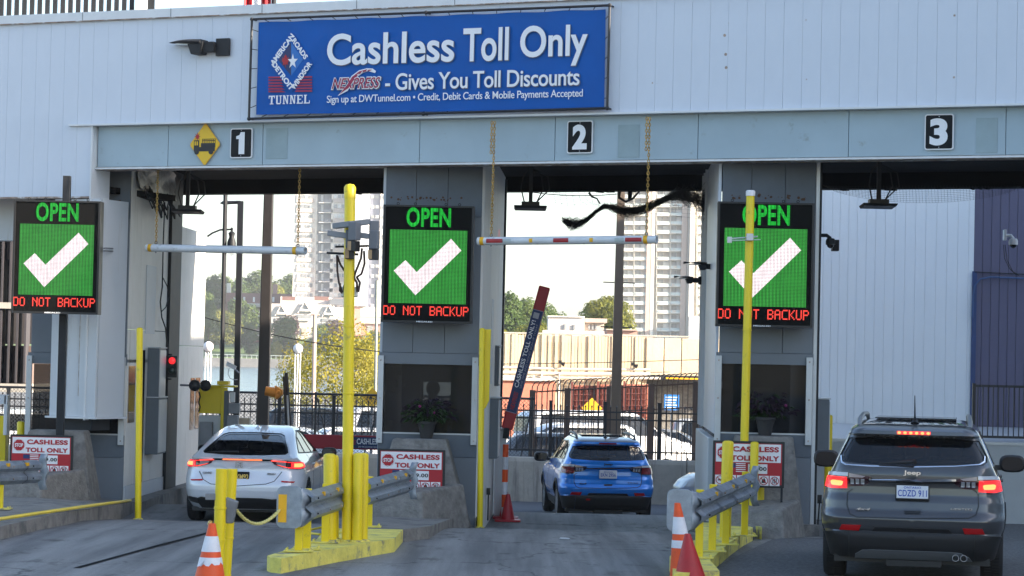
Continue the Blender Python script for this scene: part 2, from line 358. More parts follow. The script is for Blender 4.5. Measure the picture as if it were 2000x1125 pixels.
# dents / rust scabs on the fascia as small raised rust rings
for px, py in ((1425, 45), (1415, 69), (1432, 69), (1418, 132), (1574, 39), (1575, 155), (1864, 30), (1863, 151), (1274, 162), (1283, 163), (1417, 106)):
    a, z = FL(px, py); mb = MB(); mb.lathe([(.0, 0), (.022, .002), (.012, .006), (.001, .007)], 8, Matrix.Translation((a, .004, z)) @ Matrix.Rotation(math.pi/2, 4, 'X') @ Matrix.Rotation(math.pi, 4, 'X'))
    mb.build('dent', M_rust, toll, world=False)
D = 6.5
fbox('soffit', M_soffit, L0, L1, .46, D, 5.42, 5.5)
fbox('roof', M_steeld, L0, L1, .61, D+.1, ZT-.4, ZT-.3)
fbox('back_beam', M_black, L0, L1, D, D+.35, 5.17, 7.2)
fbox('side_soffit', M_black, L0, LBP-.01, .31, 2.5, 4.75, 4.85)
fbox('lower_beam', M_white2, L0, FL(92, 420, .9)[0], .9, 1.2, 4.02, 4.72)
for k in range(0): fbox('soffit_joist', M_black, L0, L1, .9+k*.85, 1.0+k*.85, 5.27, 5.42)
# ragged lumps of sooty insulation hanging from the back beam
mb = MB(); r2 = random.Random(5)
for k in range(46):
    x = r2.uniform(-6.5, 8.5); h = r2.uniform(.005, .03) if r2.random() < .9 else r2.uniform(.08, .16); w = r2.uniform(.02, .12) if h < .08 else .015
    mb.box(x, x+w, D-.02+r2.uniform(0, .1), D+.2, 5.17-h, 5.2)
o = mb.build('ragged_insulation', M_black, toll, world=False); tag(o, kind='stuff')
# left pillar below the facade
la, lb = FL(97, 700)[0], FL(188, 700)[0]; zb_ = 1.22
pil = thing('panelled_pillar', 'white panelled pillar with rusty seams behind the leftmost message board', 'pillar', M=FM @ Matrix.Translation((la, 0, zb_)))
w_ = lb-la
def pbox(n, m, *a, **k): mb = MB(); mb.box(*a); return mb.build(n, m, pil, world=False, **k)
for a, b, y in ((0, .10, .02), (.105, .30, .0), (.305, .54, .012), (.545, w_-.005, -.006)): pbox('panel', M_white2, a, b, y+.01, y+.06, 0.03, ZL-zb_-.04, bevel=.004)
pbox('core', M_white2, .01, w_-.01, .075, .8, .03, ZL-zb_-.04)
pbox('seam_rust', M_rust, .537, .548, .004, .02, .35, 2.6)
pbox('base_flange', M_trim, -.04, w_+.04, -.03, .85, -.0, .028)
pbox('stub_column', M_dark, .2, w_-.12, .1, .6, -.18, -.002)

# right-hand opening, rooftop screen, flag
scr = thing('rooftop_screen', 'dark louvred screen standing on the roof above the first lane', 'screen', loc=(0, 41, ZT-.3))
for px in list(range(-40, 265, 15))+[285, 300]:
    p = W(px, 15, 41); wd = .062 if px < 270 else .10
    mb = MB(); mb.box(p.x-wd, p.x+.01, 41, 41.06, ZT-.25, 9.6); mb.build('slat', M_dark, scr)
p = W(282, 15, 41); mb = MB(); mb.box(p.x-.13, p.x+.05, 40.95, 41.1, ZT-.25, 9.6); mb.build('post', M_white2, scr)
mb = MB(); mb.box(W(-60, 0, 41).x, W(315, 0, 41).x, 41.36, 41.42, 8.9, 9.1); mb.build('rail', M_dark, scr)
mb = MB(); mb.box(W(-60, 0, 41).x, W(318, 0, 41).x, 41.36, 41.42, ZT-.2, ZT+.15); mb.build('rail', M_dark, scr)
fp = W(535, 3, 43)
flag = thing('flag', 'red and white flag just visible above the canopy roof', 'flag', loc=(fp.x, 43, ZT-.3))
mb = MB(); mb.tube([(fp.x, 43, ZT-.35), (fp.x, 43, 11)], .045, 10); mb.build('flagpole', M_dark, flag)
for k, m in enumerate((M_red, M_wht, M_red)):
    mb = MB(); n = 8
    for i in range(n):
        for j in range(2): pass
    vs = []
    for i in range(n+1):
        x = fp.x-.02-(i/n)*.5-k*.5*0; 
        vs += [(fp.x-.05-.16*k-.16*i/n, 43+.04*math.sin(i+k*2), 7.72+.25*(i/n+k)*.2), (fp.x-.05-.16*k-.16*i/n, 43+.05*math.sin(i*1.3+k), 9.6)]
    mb.add(vs, [(2*i, 2*i+2, 2*i+3, 2*i+1) for i in range(n)]); mb.build('cloth_stripe', m, flag)

# ================================================================ ISLANDS
def island(label, outline, z, dz, m, name='traffic_island', bev=.035, parent=None, cat='kerb'):
    # outline: ground plan polygon; z top function
    n = len(outline); mb = MB()
    vs = [(x, y, z(y)) for x, y in outline]+[(x, y, gz(y)-dz) for x, y in outline]
    mb.add(vs, [tuple(range(n)), tuple(range(n, 2*n))[::-1]]+[(i, n+i, n+(i+1) % n, (i+1) % n) for i in range(n)])
    o = mb.build(name, m, parent); me = o.data
    bm = bmesh.new(); bm.from_mesh(me)
    bmesh.ops.recalc_face_normals(bm, faces=bm.faces)
    top = [f for f in bm.faces if abs(f.normal.z) > .8 and f.calc_center_median().z > -.25]
    ed = set(e for f in top for e in f.edges)
    bmesh.ops.bevel(bm, geom=list(ed), offset=bev, segments=3, profile=.6)
    bm.to_mesh(me); bm.free()
    if parent is None: tag(o, label, cat)
    return o
ztop = lambda y: gz(y)+.15 if y < 38 else gz(38)+.15
def dens(p, q, n): return [(p[0]+(q[0]-p[0])*i/n, p[1]+(q[1]-p[1])*i/n) for i in range(n)]
def gp(px, py, h=0.0): v = gpt(px, py, h); return (v.x, v.y)
# island between lanes one and two
a, b_, c = gp(527, 1118), gp(660, 1098), gp(770, 1078)
tl = gp(614, 1058, .15); tl2 = (tl[0]-.05, 29.3)
yl = [a, (a[0]+.12, a[1]-.12), b_, c, (c[0]+.02, 29.35), tl2, tl, (a[0]-.05, a[1]+.2)]
island('yellow painted kerb nose in front of the second booth, chipped at its tip', yl, ztop, .1, M_yelk, 'yellow_kerb')
gi = [(tl2[0]-.02, 29.36), (c[0]+.02, 29.36), gp(838, 1052), gp(905, 1024), (-.42, 36), (-.3, 43), (-1.95, 43), (-2.1, 36), (-2.25, 31)]
island('grey concrete island carrying the second booth, between lanes one and two', gi, ztop, .8, M_kerb)
# island between lanes two and three
a3 = gp(1300, 1130); r1 = gp(1386, 1122); r2_ = gp(1425, 1085); r3 = gp(1470, 1053); 
li = [(a3[0], a3[1]-1.2), (r1[0]-.02, r1[1]-1.4), r1, r2_, r3, (r3[0], r3[1]+1.2), (2.55, r3[1]+1.2), (2.25, 29), (1.72, 25.9)]
island('yellow painted kerb running under the guardrail before the third booth', li, ztop, .1, M_yelk, 'yellow_kerb')
bx0, bx1 = W(1398, 1045, 30.9), W(1504, 1045, 30.9)
island('square yellow kerb block at the foot of the tall pole by lane three', [(2.58, r3[1]+1.22), (r3[0], r3[1]+1.22), (bx1.x, r3[1]+.4), (bx1.x, r3[1]+2.0), (2.58, r3[1]+2.0)], ztop, .1, M_yelk, 'yellow_kerb')
island('grey concrete island carrying the third booth, between lanes two and three', [(2.6, r3[1]+2.01), (bx1.x-.02, r3[1]+2.01), (4.28, 33.7), (4.36, 38), (4.4, 41), (2.9, 41), (2.72, 34)], ztop, .8, M_kerb)
# left island
lk = [gp(-60, 1072), gp(0, 1054), gp(130, 1022), gp(265, 998), (-5.72, 38.6), (-5.6, 45), (-9.5, 45), (-12, 38), (-12, 26)]
island('grey concrete island carrying the first booth at the left edge', lk, ztop, .8, M_kerb)
mb = MB(); q = [gpt(-40, 1024, .2), gpt(0, 1012, .2), gpt(60, 1003, .2), gpt(150, 990, .2), gpt(255, 976, .2)]
mb.tube([(v.x, v.y, gz(v.y)+.19) for v in q], .022, 8); tag(mb.build('yellow_conduit', M_yel, smooth=True), 'thin yellow pipe lying along the left kerb edge', 'pipe')

# ================================================================ RIGHT BUILDING
rb = thing('annex_building', 'tall white and purple ribbed building on the right behind the third lane', 'building', loc=(6, 50, -.2))
YR = 50.0
def rbx(n, m, x0, x1, y0, y1, z0, z1, **k): mb = MB(); mb.box(x0, x1, y0, y1, z0, z1); return mb.build(n, m, rb, **k)
M_rw = mat('pale_blue_grey_ribbed_metal', (.84, .87, .88), .5, var=.03, scale=.6, dirt=(.78, .82, .84), dscale=1, dthr=.6, streak=True)
M_pur = mat('purple_ribbed_metal', (.115, .108, .175), .5, var=.06, scale=1)
xs = [1588, 1604, 1621, 1636, 1653, 1670, 1688, 1706, 1725, 1744, 1764, 1784, 1804, 1825, 1846, 1867, 1888, 1899]
zt = 8.2; zw = W(1750, 850, YR).z
Xs = [W(x, 690, YR).x for x in xs]
for a, b in zip(Xs, Xs[1:]): rbx('wall_panel', M_rw, a+.002, b-.002, YR, YR+.05, zw, zt)
x = Xs[-1]; k = 0
while x < 13.5:
    rbx('wall_panel', M_pur, x+.004, x+.171, YR, YR+.05, zw-.05, zt); x += .176
rbx('backing_wall', M_dark, Xs[0], 14, YR+.06, YR+.3, zw+.01, zt)
rbx('corner_trim', mat('navy_trim', (.03, .06, .17), .5), Xs[-1]-.03, Xs[-1]+.06, YR-.05, YR-.005, zw-.1, W(1900, 530, YR).z)
rbx('base_strip', M_alu, Xs[0], Xs[-1], YR-.03, YR+.02, zw-.05, zw-.004)
rbx('recess', M_black, Xs[0], 14, YR+.31, YR+.4, -1, zw)
YP = 39.6
rbx('plinth_wall', mat('plinth_white', (.52, .54, .55), .7, var=.07, scale=2, dirt=(.35, .35, .33), dscale=2, streak=True), W(1594, 900, YP).x, 14, YP, YR+.3, -1, W(1970, 870, YP).z)
rbx('plinth_cap', M_alu, W(1594, 900, YP).x, 14, YP-.02, YR-.04, W(1970, 870, YP).z+.001, W(1970, 864, YP).z)
rbx('maroon_band', M_maroon, W(1612, 900, YR).x, W(1640, 900, YR).x, YR-.1, YR-.06, .0, W(1620, 862, YR).z)
# unseen mass added off to the right to shade the forecourt
rbx('shade_wing', M_rw, 22, 36, 2, 56, -1, 13)
for k in range(7):
    for j in range(3): rbx('window', M_glass, 21.95, 22.02, 7+k*5, 9.4+k*5, 1.2+j*3.8, 3.0+j*3.8)  # windows dressing the added mass, out of view
# guard railing on the slab
rl = thing('guard_railing', 'black vertical bar railing in front of the purple wall', 'railing', loc=(7.8, 40.4, 1))
zr0, zr1 = W(1950, 856, 40.4).z, W(1950, 752, 40.4).z
pk = MB(); pk.box(-.008, .008, -.008, .008, zr0+.03, zr1-.03); pkm = pk.mesh('baluster', M_iron)
x0 = W(1901, 800, 40.4).x; x = x0+.07
while x < 11: o = inst('baluster', pkm, rl, (x-7.8, 0, -1)); x += .085
for z in (zr0+.02, zr1-.02): mb = MB(); mb.box(x0, 11, 40.375, 40.425, z-.02, z+.02); mb.build('rail', M_iron, rl)
mb = MB(); mb.box(x0-.02, x0+.03, 40.37, 40.43, zr0-.1, zr1+.02); mb.build('post', M_iron, rl)
# conduit on purple wall
mb = MB(); pts = [W(1899, 620, YR-.08), W(1901, 575, YR-.08), W(1905, 556, YR-.08), W(1915, 545, YR-.08), W(1935, 541, YR-.08), W(2050, 546, YR-.08)]
mb.tube(pts, .018, 8); tag(mb.build('conduit', mat('blue_conduit', (.05, .10, .22), .45), smooth=True), 'blue conduit bending across the purple wall', 'conduit')
mb = MB(); mb.tube([W(1904, 531, YR-.05), W(2050, 538, YR-.05)], .012, 6); tag(mb.build('conduit', M_iron), 'thin dark conduit running above the blue one on the purple wall', 'conduit')
# ================================================================ BOOTHS
def PL(M, px, py, n=0.0):
    d = ray(px, py); o = Vector((0, 0, CAMZ)); Mi = M.inverted(); lo = Mi @ o; ld = Mi.to_3x3() @ d
    t = (n-lo.y)/ld.y; p = lo+ld*t; return p.x, p.z
def PS(M, px, py, x):     # hit on local plane x = const -> (y, z)
    d = ray(px, py); Mi = M.inverted(); lo = Mi @ Vector((0, 0, CAMZ)); ld = Mi.to_3x3() @ d
    t = (x-lo.x)/ld.x; p = lo+ld*t; return p.y, p.z
def frameM(px, py, Y, rot=-.04):
    p = W(px, py, Y); return Matrix.Translation((p.x, Y, 0)) @ Matrix.Rotation(rot, 4, 'Z')
BM1, BM2, BM3 = frameM(52, 800, 38.8), frameM(738, 800, 36.2), frameM(1397, 800, 34.1)
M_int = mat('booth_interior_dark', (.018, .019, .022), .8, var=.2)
M_paper = mat('paper', (.6, .6, .6), .7, var=.03)
def bx(parent, name, m, *a, bevel=0): mb = MB(); mb.box(*a); return mb.build(name, m, parent, world=False, bevel=bevel)
def booth(M, label, pxr, depth, seams, hole, py_top=690):
    t = thing('toll_booth', label, 'booth', M=M)
    w = PL(M, pxr, 800)[0]; cx = pxr
    def z(py): return PL(M, cx-60, py)[1]
    zh, zw1, zw0 = z(py_top), z(713), z(849)
    bx(t, 'header_panel', M_grey, 0, w, -.005, .05, zw1+.002, zh-.004, bevel=.004)
    e = [.04]+[PL(M, s, 680)[0] for s in seams]+[w-.01]
    for a, b in zip(e, e[1:]): bx(t, 'wall_panel', M_grey, a+.003, b-.003, 0, .05, zh, 4.36, bevel=.003)
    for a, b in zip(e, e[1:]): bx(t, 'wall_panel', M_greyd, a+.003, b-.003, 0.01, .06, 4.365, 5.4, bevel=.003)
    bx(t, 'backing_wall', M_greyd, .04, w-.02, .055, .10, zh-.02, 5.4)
    mb = MB(); r = random.Random(int(pxr))
    for k in range(26):
        x = r.uniform(.1, w-.15); s = r.uniform(.006, .022); zz = 4.62+r.uniform(-.03, .03); mb.prism(ngon(x, zz, s, 7, r.random()), .004, .009, 'y')
    o = mb.build('rust_patch', mat('rust_patch', (.09, .045, .025), .9, var=.4, scale=20), t, world=False); tag(o, kind='stuff')
    bx(t, 'angle_bracket', M_black, .12, w-.12, -.05, .0, 4.37, 4.42)
    zl = z(893)
    bx(t, 'lower_panel', M_greyd, .01, w-.01, -.012, .04, zl, zw0-.002, bevel=.004)
    bx(t, 'lower_panel', M_grey, .01, w-.01, -.004, .04, -.3, zl-.004, bevel=.004)
    # window, frame, posts
    bx(t, 'window_pane', M_glass, .09, w-.09, .035, .045, zw0, zw1)
    bx(t, 'window_sill', M_alu, .08, w-.08, -.02, .05, zw0-.001, zw0+.02)
    for a, b in ((-.01, .075), (w-.1, w-.012)):
        bx(t, 'guard_post', M_alu, a, b, -.06, -.014, z(868), z(697), bevel=.004)
        mb = MB()
        for pz in (z(860), z(706), z(780)): mb.lathe([(.012, 0), (.01, .008), (.001, .01)], 8, Matrix.Translation(((a+b)/2, -.06, pz)) @ Matrix.Rotation(math.pi/2, 4, 'X'))
        mb.build('bolt', M_rust, t, world=False)
    # shell
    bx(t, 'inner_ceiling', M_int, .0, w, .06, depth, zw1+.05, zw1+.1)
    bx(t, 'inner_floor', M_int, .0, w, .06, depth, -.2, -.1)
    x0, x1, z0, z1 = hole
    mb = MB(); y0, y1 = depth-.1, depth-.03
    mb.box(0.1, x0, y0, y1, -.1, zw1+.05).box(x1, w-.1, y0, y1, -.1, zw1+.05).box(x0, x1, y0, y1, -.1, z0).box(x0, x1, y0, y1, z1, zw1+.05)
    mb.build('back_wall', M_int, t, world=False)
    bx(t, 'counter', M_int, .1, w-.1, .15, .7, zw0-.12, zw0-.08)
    return t, w, z
# ---- booth 2
h0 = PL(BM2, 826, 786, 2.9); h1 = PL(BM2, 881, 747, 2.9)
t2, w2, z2 = booth(BM2, 'grey toll booth in the middle with a person and pink-flowered pot at its window', 934, 3.0, (806, 868), (h0[0], h1[0], h0[1], h1[1]))
def side_wall(t, M, x, ys, z0, z1, m=M_white2, th=.06, out=1):
    for a, b in zip(ys, ys[1:]): bx(t, 'side_panel', m, x-(th if out > 0 else 0), x+(0 if out > 0 else th), a+.004, b-.004, z0, z1, bevel=.004)
# right side: set slightly proud so that it shows as in the photo
xr = w2+.02
zt_, zb2 = 5.35, -.45
mb = MB(); mb.prism([(w2-.012, .01), (w2+.02, .05), (w2+.10, .9), (w2+.10, 5.2), (w2-.02, 5.2)], zb2, 5.35); mb.build('side_wall', mat('weathered_bounce_lit_white', (.78, .75, .70), .5, var=.06, scale=1.5, dirt=(.50, .46, .40), dscale=2.5, dthr=.58, streak=True, bump=.08, bscale=10), t2, world=False, bevel=.006)  # warm bounce light is put into this wall's colour; streaks are weathering
bx(t2, 'side_wall', M_white2, 0.0, .05, .06, 5.2, -.5, 5.35)
bx(t2, 'side_corner_trim', M_dark, w2+.101, w2+.13, 5.0, 5.2, -.5, 5.3)
def cab(t, M, pxa, pxb, pya, pyb, n, d, name='control_cabinet'):
    a, z1 = PL(M, pxa, pya, n); b, z0 = PL(M, pxb, pyb, n)
    o = bx(t, name, mat('cabinet_grey', (.115, .135, .155), .5, var=.08), a, b, n, n+d, z0, z1, bevel=.01)
    mb = MB(); mb.box(b, b+.012, n+.03, n+d-.03, z0+.03, z1-.03); mb.box(a-.01, b+.02, n-.01, n+d+.01, z1+.002, z1+.02); mb.build('cabinet_door', M_alu, t, world=False, bevel=.003)
cab(t2, BM2, 960, 973, 676, 754, 2.8, .55); cab(t2, BM2, 946, 971, 778, 896, 1.5, .6)
cab(t2, BM2, 957, 969, 448, 470, 3.2, .2, 'signal_box')
bx(t2, 'signal_lens', mat('red_signal_lens', (.3, .01, .01), .3, var=0, emit=(1, .03, .02), es=.35), *(lambda a: (a[0], a[0]+.03, 3.19, 3.2, a[1], a[1]+.18))(PL(BM2, 971, 470, 3.2)))
bx(t2, 'access_hatch', M_white2, w2+.101, w2+.108, 1.3, 1.9, 1.9, 3.2)
bx(t2, 'stainless_tray', M_steeld, *(lambda a, b: (a[0], b[0], -.43, -.38, b[1], a[1]))(PL(BM2, 792, 856, -.4), PL(BM2, 858, 876, -.4)), bevel=.006)
# interior clutter seen dimly through the glass
def pz(px, py, n, M=BM2): return PL(M, px, py, n)
a = pz(773, 722, .5); b = pz(788, 735, .5)
for (xa, ya, xb, yb, n, m, nm) in ((778, 722, 784, 733, .5, M_paper, 'note'), (772, 741, 778, 757, .5, M_paper, 'note'), (786, 750, 790, 756, .5, M_paper, 'wall_socket'), (750, 820, 768, 840, .4, M_paper, 'tissue_box'),
                                   (800, 738, 822, 800, 2.4, M_dark, 'cupboard'), (888, 720, 925, 845, 2.5, M_dark, 'cupboard'), (896, 720, 905, 722, .6, M_paper, 'ceiling_light')):
    p, q = pz(xa, yb, n), pz(xb, ya, n); bx(t2, nm, m, p[0], q[0], n, n+.1, p[1], q[1])
p = pz(877, 846, .12); mb = MB(); mb.lathe([(.035, 0), (.05, .2), (.052, .22)], 14, Matrix.Translation((p[0], .16, z2(848)+.02))); cup = mb.build('travel_cup', M_paper, None, world=False, smooth=True)
cup.matrix_world = BM2; tag(cup, 'white travel cup with a red leaf emblem inside the window of the second booth', 'cup')
leaf = [(0, -.5), (.05, -.2), (.35, -.28), (.28, -.12), (.5, .1), (.38, .15), (.4, .32), (.22, .25), (.15, .2), (.2, .45), (.08, .38), (0, .55)]
leaf = leaf+[(-x, z) for x, z in leaf[1:-1][::-1]]
mb = MB(); mb.prism([(p[0]+x*.05, z2(848)+.14+z_*.06) for x, z_ in leaf], .105, .109, 'y'); mb.build('emblem', M_red, cup, world=False)
mb = MB(); mb.tube([(*[pz(757, 755, .5)[0]], .5, pz(757, 755, .5)[1]), (pz(762, 765, .5)[0], .5, pz(762, 765, .5)[1]), (pz(775, 768, .5)[0], .5, pz(775, 768, .5)[1]), (pz(787, 757, .5)[0], .5, pz(787, 757, .5)[1])], .006, 6)
mb.build('white_wire', M_paper, t2, world=False)
# ---- booth 3
h0 = PL(BM3, 1462, 848, 2.9); h1 = PL(BM3, 1506, 757, 2.9)
t3, w3, z3 = booth(BM3, 'grey toll booth under the canopy left of the grey car, with a purple potted plant', 1587, 3.0, (1462, 1528), (h0[0], h0[0]+.05, h0[1], h0[1]+.05))
bx(t3, 'notice_board', M_paper, h0[0], h1[0], 2.5, 2.53, h0[1]+.1, h1[1])
bx(t3, 'side_wall', M_white2, w3-.02, w3+.03, .06, 4.2, -.4, 5.3)
bx(t3, 'side_corner_trim', M_alu, w3-.005, w3+.045, .0, .055, -.2, 5.3)
bx(t3, 'side_corner_trim', M_dark, w3+.05, w3+.085, .1, .2, -.1, 5.3)
ws = [.06, .9, 1.8, 2.7, 3.6, 4.5, 5.5]
zq = PL(BM3, 1380, 836, 3)[1]
for a_, b2 in zip(ws, ws[1:]): bx(t3, 'side_panel', M_white, -.012, .03, a_+.004, b2-.004, zq, 5.3, bevel=.004)
for q_ in (4.0, 4.7, 5.3): bx(t3, 'side_corner_trim', M_trim, -.05, -.012, q_, q_+.06, zq, 5.3)
bx(t3, 'side_base', M_white2, -.07, .03, .5, 5.4, -.5, zq-.07, bevel=.01)
cab(t3, BM3, 1594, 1618, 780, 908, .6, .5)
for px_, py_ in ((1410, 745), (1412, 770)):
    p, q = PL(BM3, px_, py_+14, .4), PL(BM3, px_+14, py_, .4); bx(t3, 'card_reader', M_steeld, p[0], q[0], .4, .45, p[1], q[1])
# ---- booth 1
t1, w1, z1_ = booth(BM1, 'grey toll booth at the left, half hidden by the panelled pillar and message board', 245, 3.0, (120, 185), (.3, .5, 1.3, 1.9))
e1 = w1
ysd = [.06]+[max(.2, PS(BM1, x, 600, e1)[0]) for x in (258, 272, 296, 312)]+[PS(BM1, 326, 600, e1)[0]]
zzt = 5.4
M_warm = mat('weathered_bounce_lit_white', (.78, .75, .70), .5, var=.06, scale=1.5, dirt=(.50, .46, .40), dscale=2.5, dthr=.58, streak=True, bump=.08, bscale=10)  # white brightened and warmed to paint in bounced light, plus dirt streaks
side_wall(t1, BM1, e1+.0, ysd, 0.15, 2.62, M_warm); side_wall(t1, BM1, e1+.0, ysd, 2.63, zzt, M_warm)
bx(t1, 'side_base', M_white2, e1-.08, e1+.015, ysd[0], ysd[-1], -.5, .145)
colY = PS(BM1, 326, 600, e1)[0]; colY2 = PS(BM1, 352, 600, e1+.05)[0]
bx(t1, 'steel_column', M_dark, e1-.3, e1+.05, colY+.02, colY2, -.6, 5.4)
mb = MB(); 
ye = PS(BM1, 400, 600, e1)[0]
ys_ = np.linspace(colY2+.02, min(ye, colY2+4.5), 6)
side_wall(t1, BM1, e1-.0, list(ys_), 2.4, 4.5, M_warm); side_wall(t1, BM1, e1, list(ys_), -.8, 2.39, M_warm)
za, zb3 = PS(BM1, 379, 838, e1)[1], PS(BM1, 379, 738, e1)[1]
for pa, pb in ((371, 378), (381, 389)):
    y0_, y1_ = PS(BM1, pa, 790, e1)[0], PS(BM1, pb, 790, e1)[0]
    bx(t1, 'side_window', mat('amber_reflecting_glass', (.35, .22, .12), .08, .6, var=.5, scale=6), e1+.001, e1+.012, y0_, y1_, za, zb3)
zx = PS(BM1, 262, 800, e1)
bx(t1, 'side_window', mat('amber_reflecting_glass', (.3, .2, .12)), e1+.001, e1+.012, PS(BM1, 250, 780, e1)[0], PS(BM1, 262, 780, e1)[0], zx[1]-.2, zx[1]+.7)
bx(t1, 'hatch_door', M_white2, e1+.002, e1+.012, PS(BM1, 284, 600, e1)[0], PS(BM1, 302, 600, e1)[0], PS(BM1, 290, 652, e1)[1], PS(BM1, 290, 518, e1)[1])
cab(t1, BM1, 286, 309, 680, 779, 1.75, .6); cab(t1, BM1, 284, 307, 777, 888, 1.7, .75)
bx(t1, 'side_door_gap', M_black, e1+.001, e1+.008, 1.3, 1.5, -.1, 2.3)
# insulation mess at the top of the booth one side wall
M_foil = mat('torn_foil_insulation', (.30, .29, .27), .4, .3, var=.6, scale=7, bump=1, bscale=7)
mb = MB(); r = random.Random(9); g = 9
for i in range(g):
    for j in range(5):
        mb.v.append((e1+.03+.12*r.random(), .3+3.1*i/(g-1), 4.86+.45*j/4+.06*r.random()))
mb.f += [(i*5+j, (i+1)*5+j, (i+1)*5+j+1, i*5+j+1) for i in range(g-1) for j in range(4)]
mb.build('torn_insulation', M_foil, t1, world=False, smooth=True)
mb = MB(); 
for k in range(16):
    y = r.uniform(.5, 3.2); z = 4.66+r.uniform(-.06, .1)
    mb.tube([(e1+.1, y, z+.2), (e1+.18, y+r.uniform(.1, .4), z-.03+r.uniform(-.12, .05)), (e1+.1, y+r.uniform(.3, .9), z+.1)], .012, 5)
o = mb.build('loose_wiring', M_cable, t1, world=False); tag(o, kind='stuff')
pts = [PS(BM1, *q, e1+.06) for q in ((322, 395), (319, 470), (317, 560), (313, 590), (316, 620), (323, 640), (327, 680))]
mb = MB(); mb.tube([(e1+.06, y, z) for y, z in pts], .012, 6)
pts = [PS(BM1, *q, e1+.08) for q in ((317, 540), (327, 560), (330, 580), (324, 600), (316, 608))]
mb.tube([(e1+.08, y, z) for y, z in pts], .01, 6); mb.build('side_cable', M_cable, t1, world=False, smooth=True)

# ---- concrete crash blocks in front of the booths
def nose(M, label, xo, w, h, xr):
    t = thing('crash_block', label, 'concrete block', M=M)
    z0 = -.35
    mb = MB(); mb.hexa([(xo-.1, -1.25, z0), (xr, -.95, z0), (xr, -.02, z0), (xo-.1, -.02, z0), (xo+.25, -.46, h), (xo+.25+w, -.46, h), (xo+.25+w, -.03, h), (xo+.25, -.03, h)])
    mb.build('upper_block', M_conc, t, world=False, bevel=.03)
    mb = MB(); mb.hexa([(xo+.02, -2.0, z0), (xo+.85, -2.15, z0), (xr+.03, -1.0, z0), (xo, -.8, z0), (xo+.12, -1.75, .34), (xo+.8, -1.9, .42), (xr-.12, -1.0, .50), (xo+.1, -.8, .46)])
    mb.build('lower_block', M_conc, t, world=False, bevel=.035)
    return t
zn2 = PL(BM2, 830, 857, -.3)[1]; zn3 = PL(BM3, 1490, 851, -.3)[1]; zn1 = PL(BM1, 160, 838, -.3)[1]
nose(BM2, 'sloping concrete crash block in front of the second booth, a flower pot on top', .02, .78, zn2, PL(BM2, 925, 1010, -.5)[0])
nose(BM3, 'sloping concrete crash block in front of the third booth, half behind yellow bollards', .02, .78, zn3, PL(BM3, 1574, 1010, -.5)[0])
nose(Matrix.Translation((0, -.75, 0)) @ BM1, 'sloping concrete crash block below the panelled pillar at the left', .05, .85, zn1, PL(BM1, 222, 985, -.5)[0]-.1)

# ================================================================ LED MESSAGE BOARDS
def led_mat(name, col, s, freq=52):
    m = bpy.data.materials.new(name); m.use_nodes = True; n = m.node_tree.nodes; L = m.node_tree.links; b = n['Principled BSDF']
    b.inputs['Base Color'].default_value = (.004, .004, .004, 1); b.inputs['Roughness'].default_value = .8; b.inputs['Specular IOR Level'].default_value = .12
    tc = n.new('ShaderNodeTexCoord'); sp = n.new('ShaderNodeSeparateXYZ'); L.new(tc.outputs['Object'], sp.inputs[0])
    outs = []
    for ax, fr in (('X', freq), ('Z', freq)):
        mu = n.new('ShaderNodeMath'); mu.operation = 'MULTIPLY'; mu.inputs[1].default_value = fr; L.new(sp.outputs[ax], mu.inputs[0])
        f = n.new('ShaderNodeMath'); f.operation = 'FRACT'; L.new(mu.outputs[0], f.inputs[0])
        g = n.new('ShaderNodeMath'); g.operation = 'SUBTRACT'; g.inputs[1].default_value = .5; L.new(f.outputs[0], g.inputs[0])
        a = n.new('ShaderNodeMath'); a.operation = 'ABSOLUTE'; L.new(g.outputs[0], a.inputs[0])
        c = n.new('ShaderNodeMath'); c.operation = 'LESS_THAN'; c.inputs[1].default_value = .40; L.new(a.outputs[0], c.inputs[0]); outs.append(c.outputs[0])
    p = n.new('ShaderNodeMath'); p.operation = 'MULTIPLY'; L.new(outs[0], p.inputs[0]); L.new(outs[1], p.inputs[1])
    no = n.new('ShaderNodeTexNoise'); no.inputs['Scale'].default_value = 5; L.new(tc.outputs['Object'], no.inputs['Vector'])
    mr = n.new('ShaderNodeMapRange'); mr.inputs['To Min'].default_value = .75*s; mr.inputs['To Max'].default_value = 1.3*s; L.new(no.outputs['Fac'], mr.inputs[0])
    wv = n.new('ShaderNodeTexWave'); wv.inputs['Scale'].default_value = 6.5; wv.inputs['Distortion'].default_value = 1.2; wv.inputs['Detail Scale'].default_value = .3; L.new(tc.outputs['Object'], wv.inputs['Vector'])
    m3 = n.new('ShaderNodeMapRange'); m3.inputs['To Min'].default_value = .72 if name != 'led_white' else .93; m3.inputs['To Max'].default_value = 1.15; L.new(wv.outputs['Fac'], m3.inputs[0])
    q0 = n.new('ShaderNodeMath'); q0.operation = 'MULTIPLY'; L.new(p.outputs[0], q0.inputs[0]); L.new(m3.outputs[0], q0.inputs[1])
    q = n.new('ShaderNodeMath'); q.operation = 'MULTIPLY'; L.new(q0.outputs[0], q.inputs[0]); L.new(mr.outputs[0], q.inputs[1])
    b.inputs['Emission Color'].default_value = (*col, 1); L.new(q.outputs[0], b.inputs['Emission Strength']); return m
ML_g = led_mat('led_green', (.045, .34, .055), EM*1.25); ML_w = led_mat('led_white', (1, .87, .90), EM*1.55)
ML_o = led_mat('led_open_green', (.02, .62, .06), EM*1.2)
ML_r = mat('led_red', (.1, .01, .01), .5, var=0, emit=(1, .055, .03), es=EM*1.25)
ML_off = led_mat('led_unlit', (.05, .07, .07), EM*.03)
LM = frameM(27, 500, 37.0)
LM = frameM(25, 500, 37.1)
led = thing('message_board', 'OPEN message board with a white tick hanging on the black post at the left', 'message board', group='lit OPEN message boards over the lanes', M=LM)
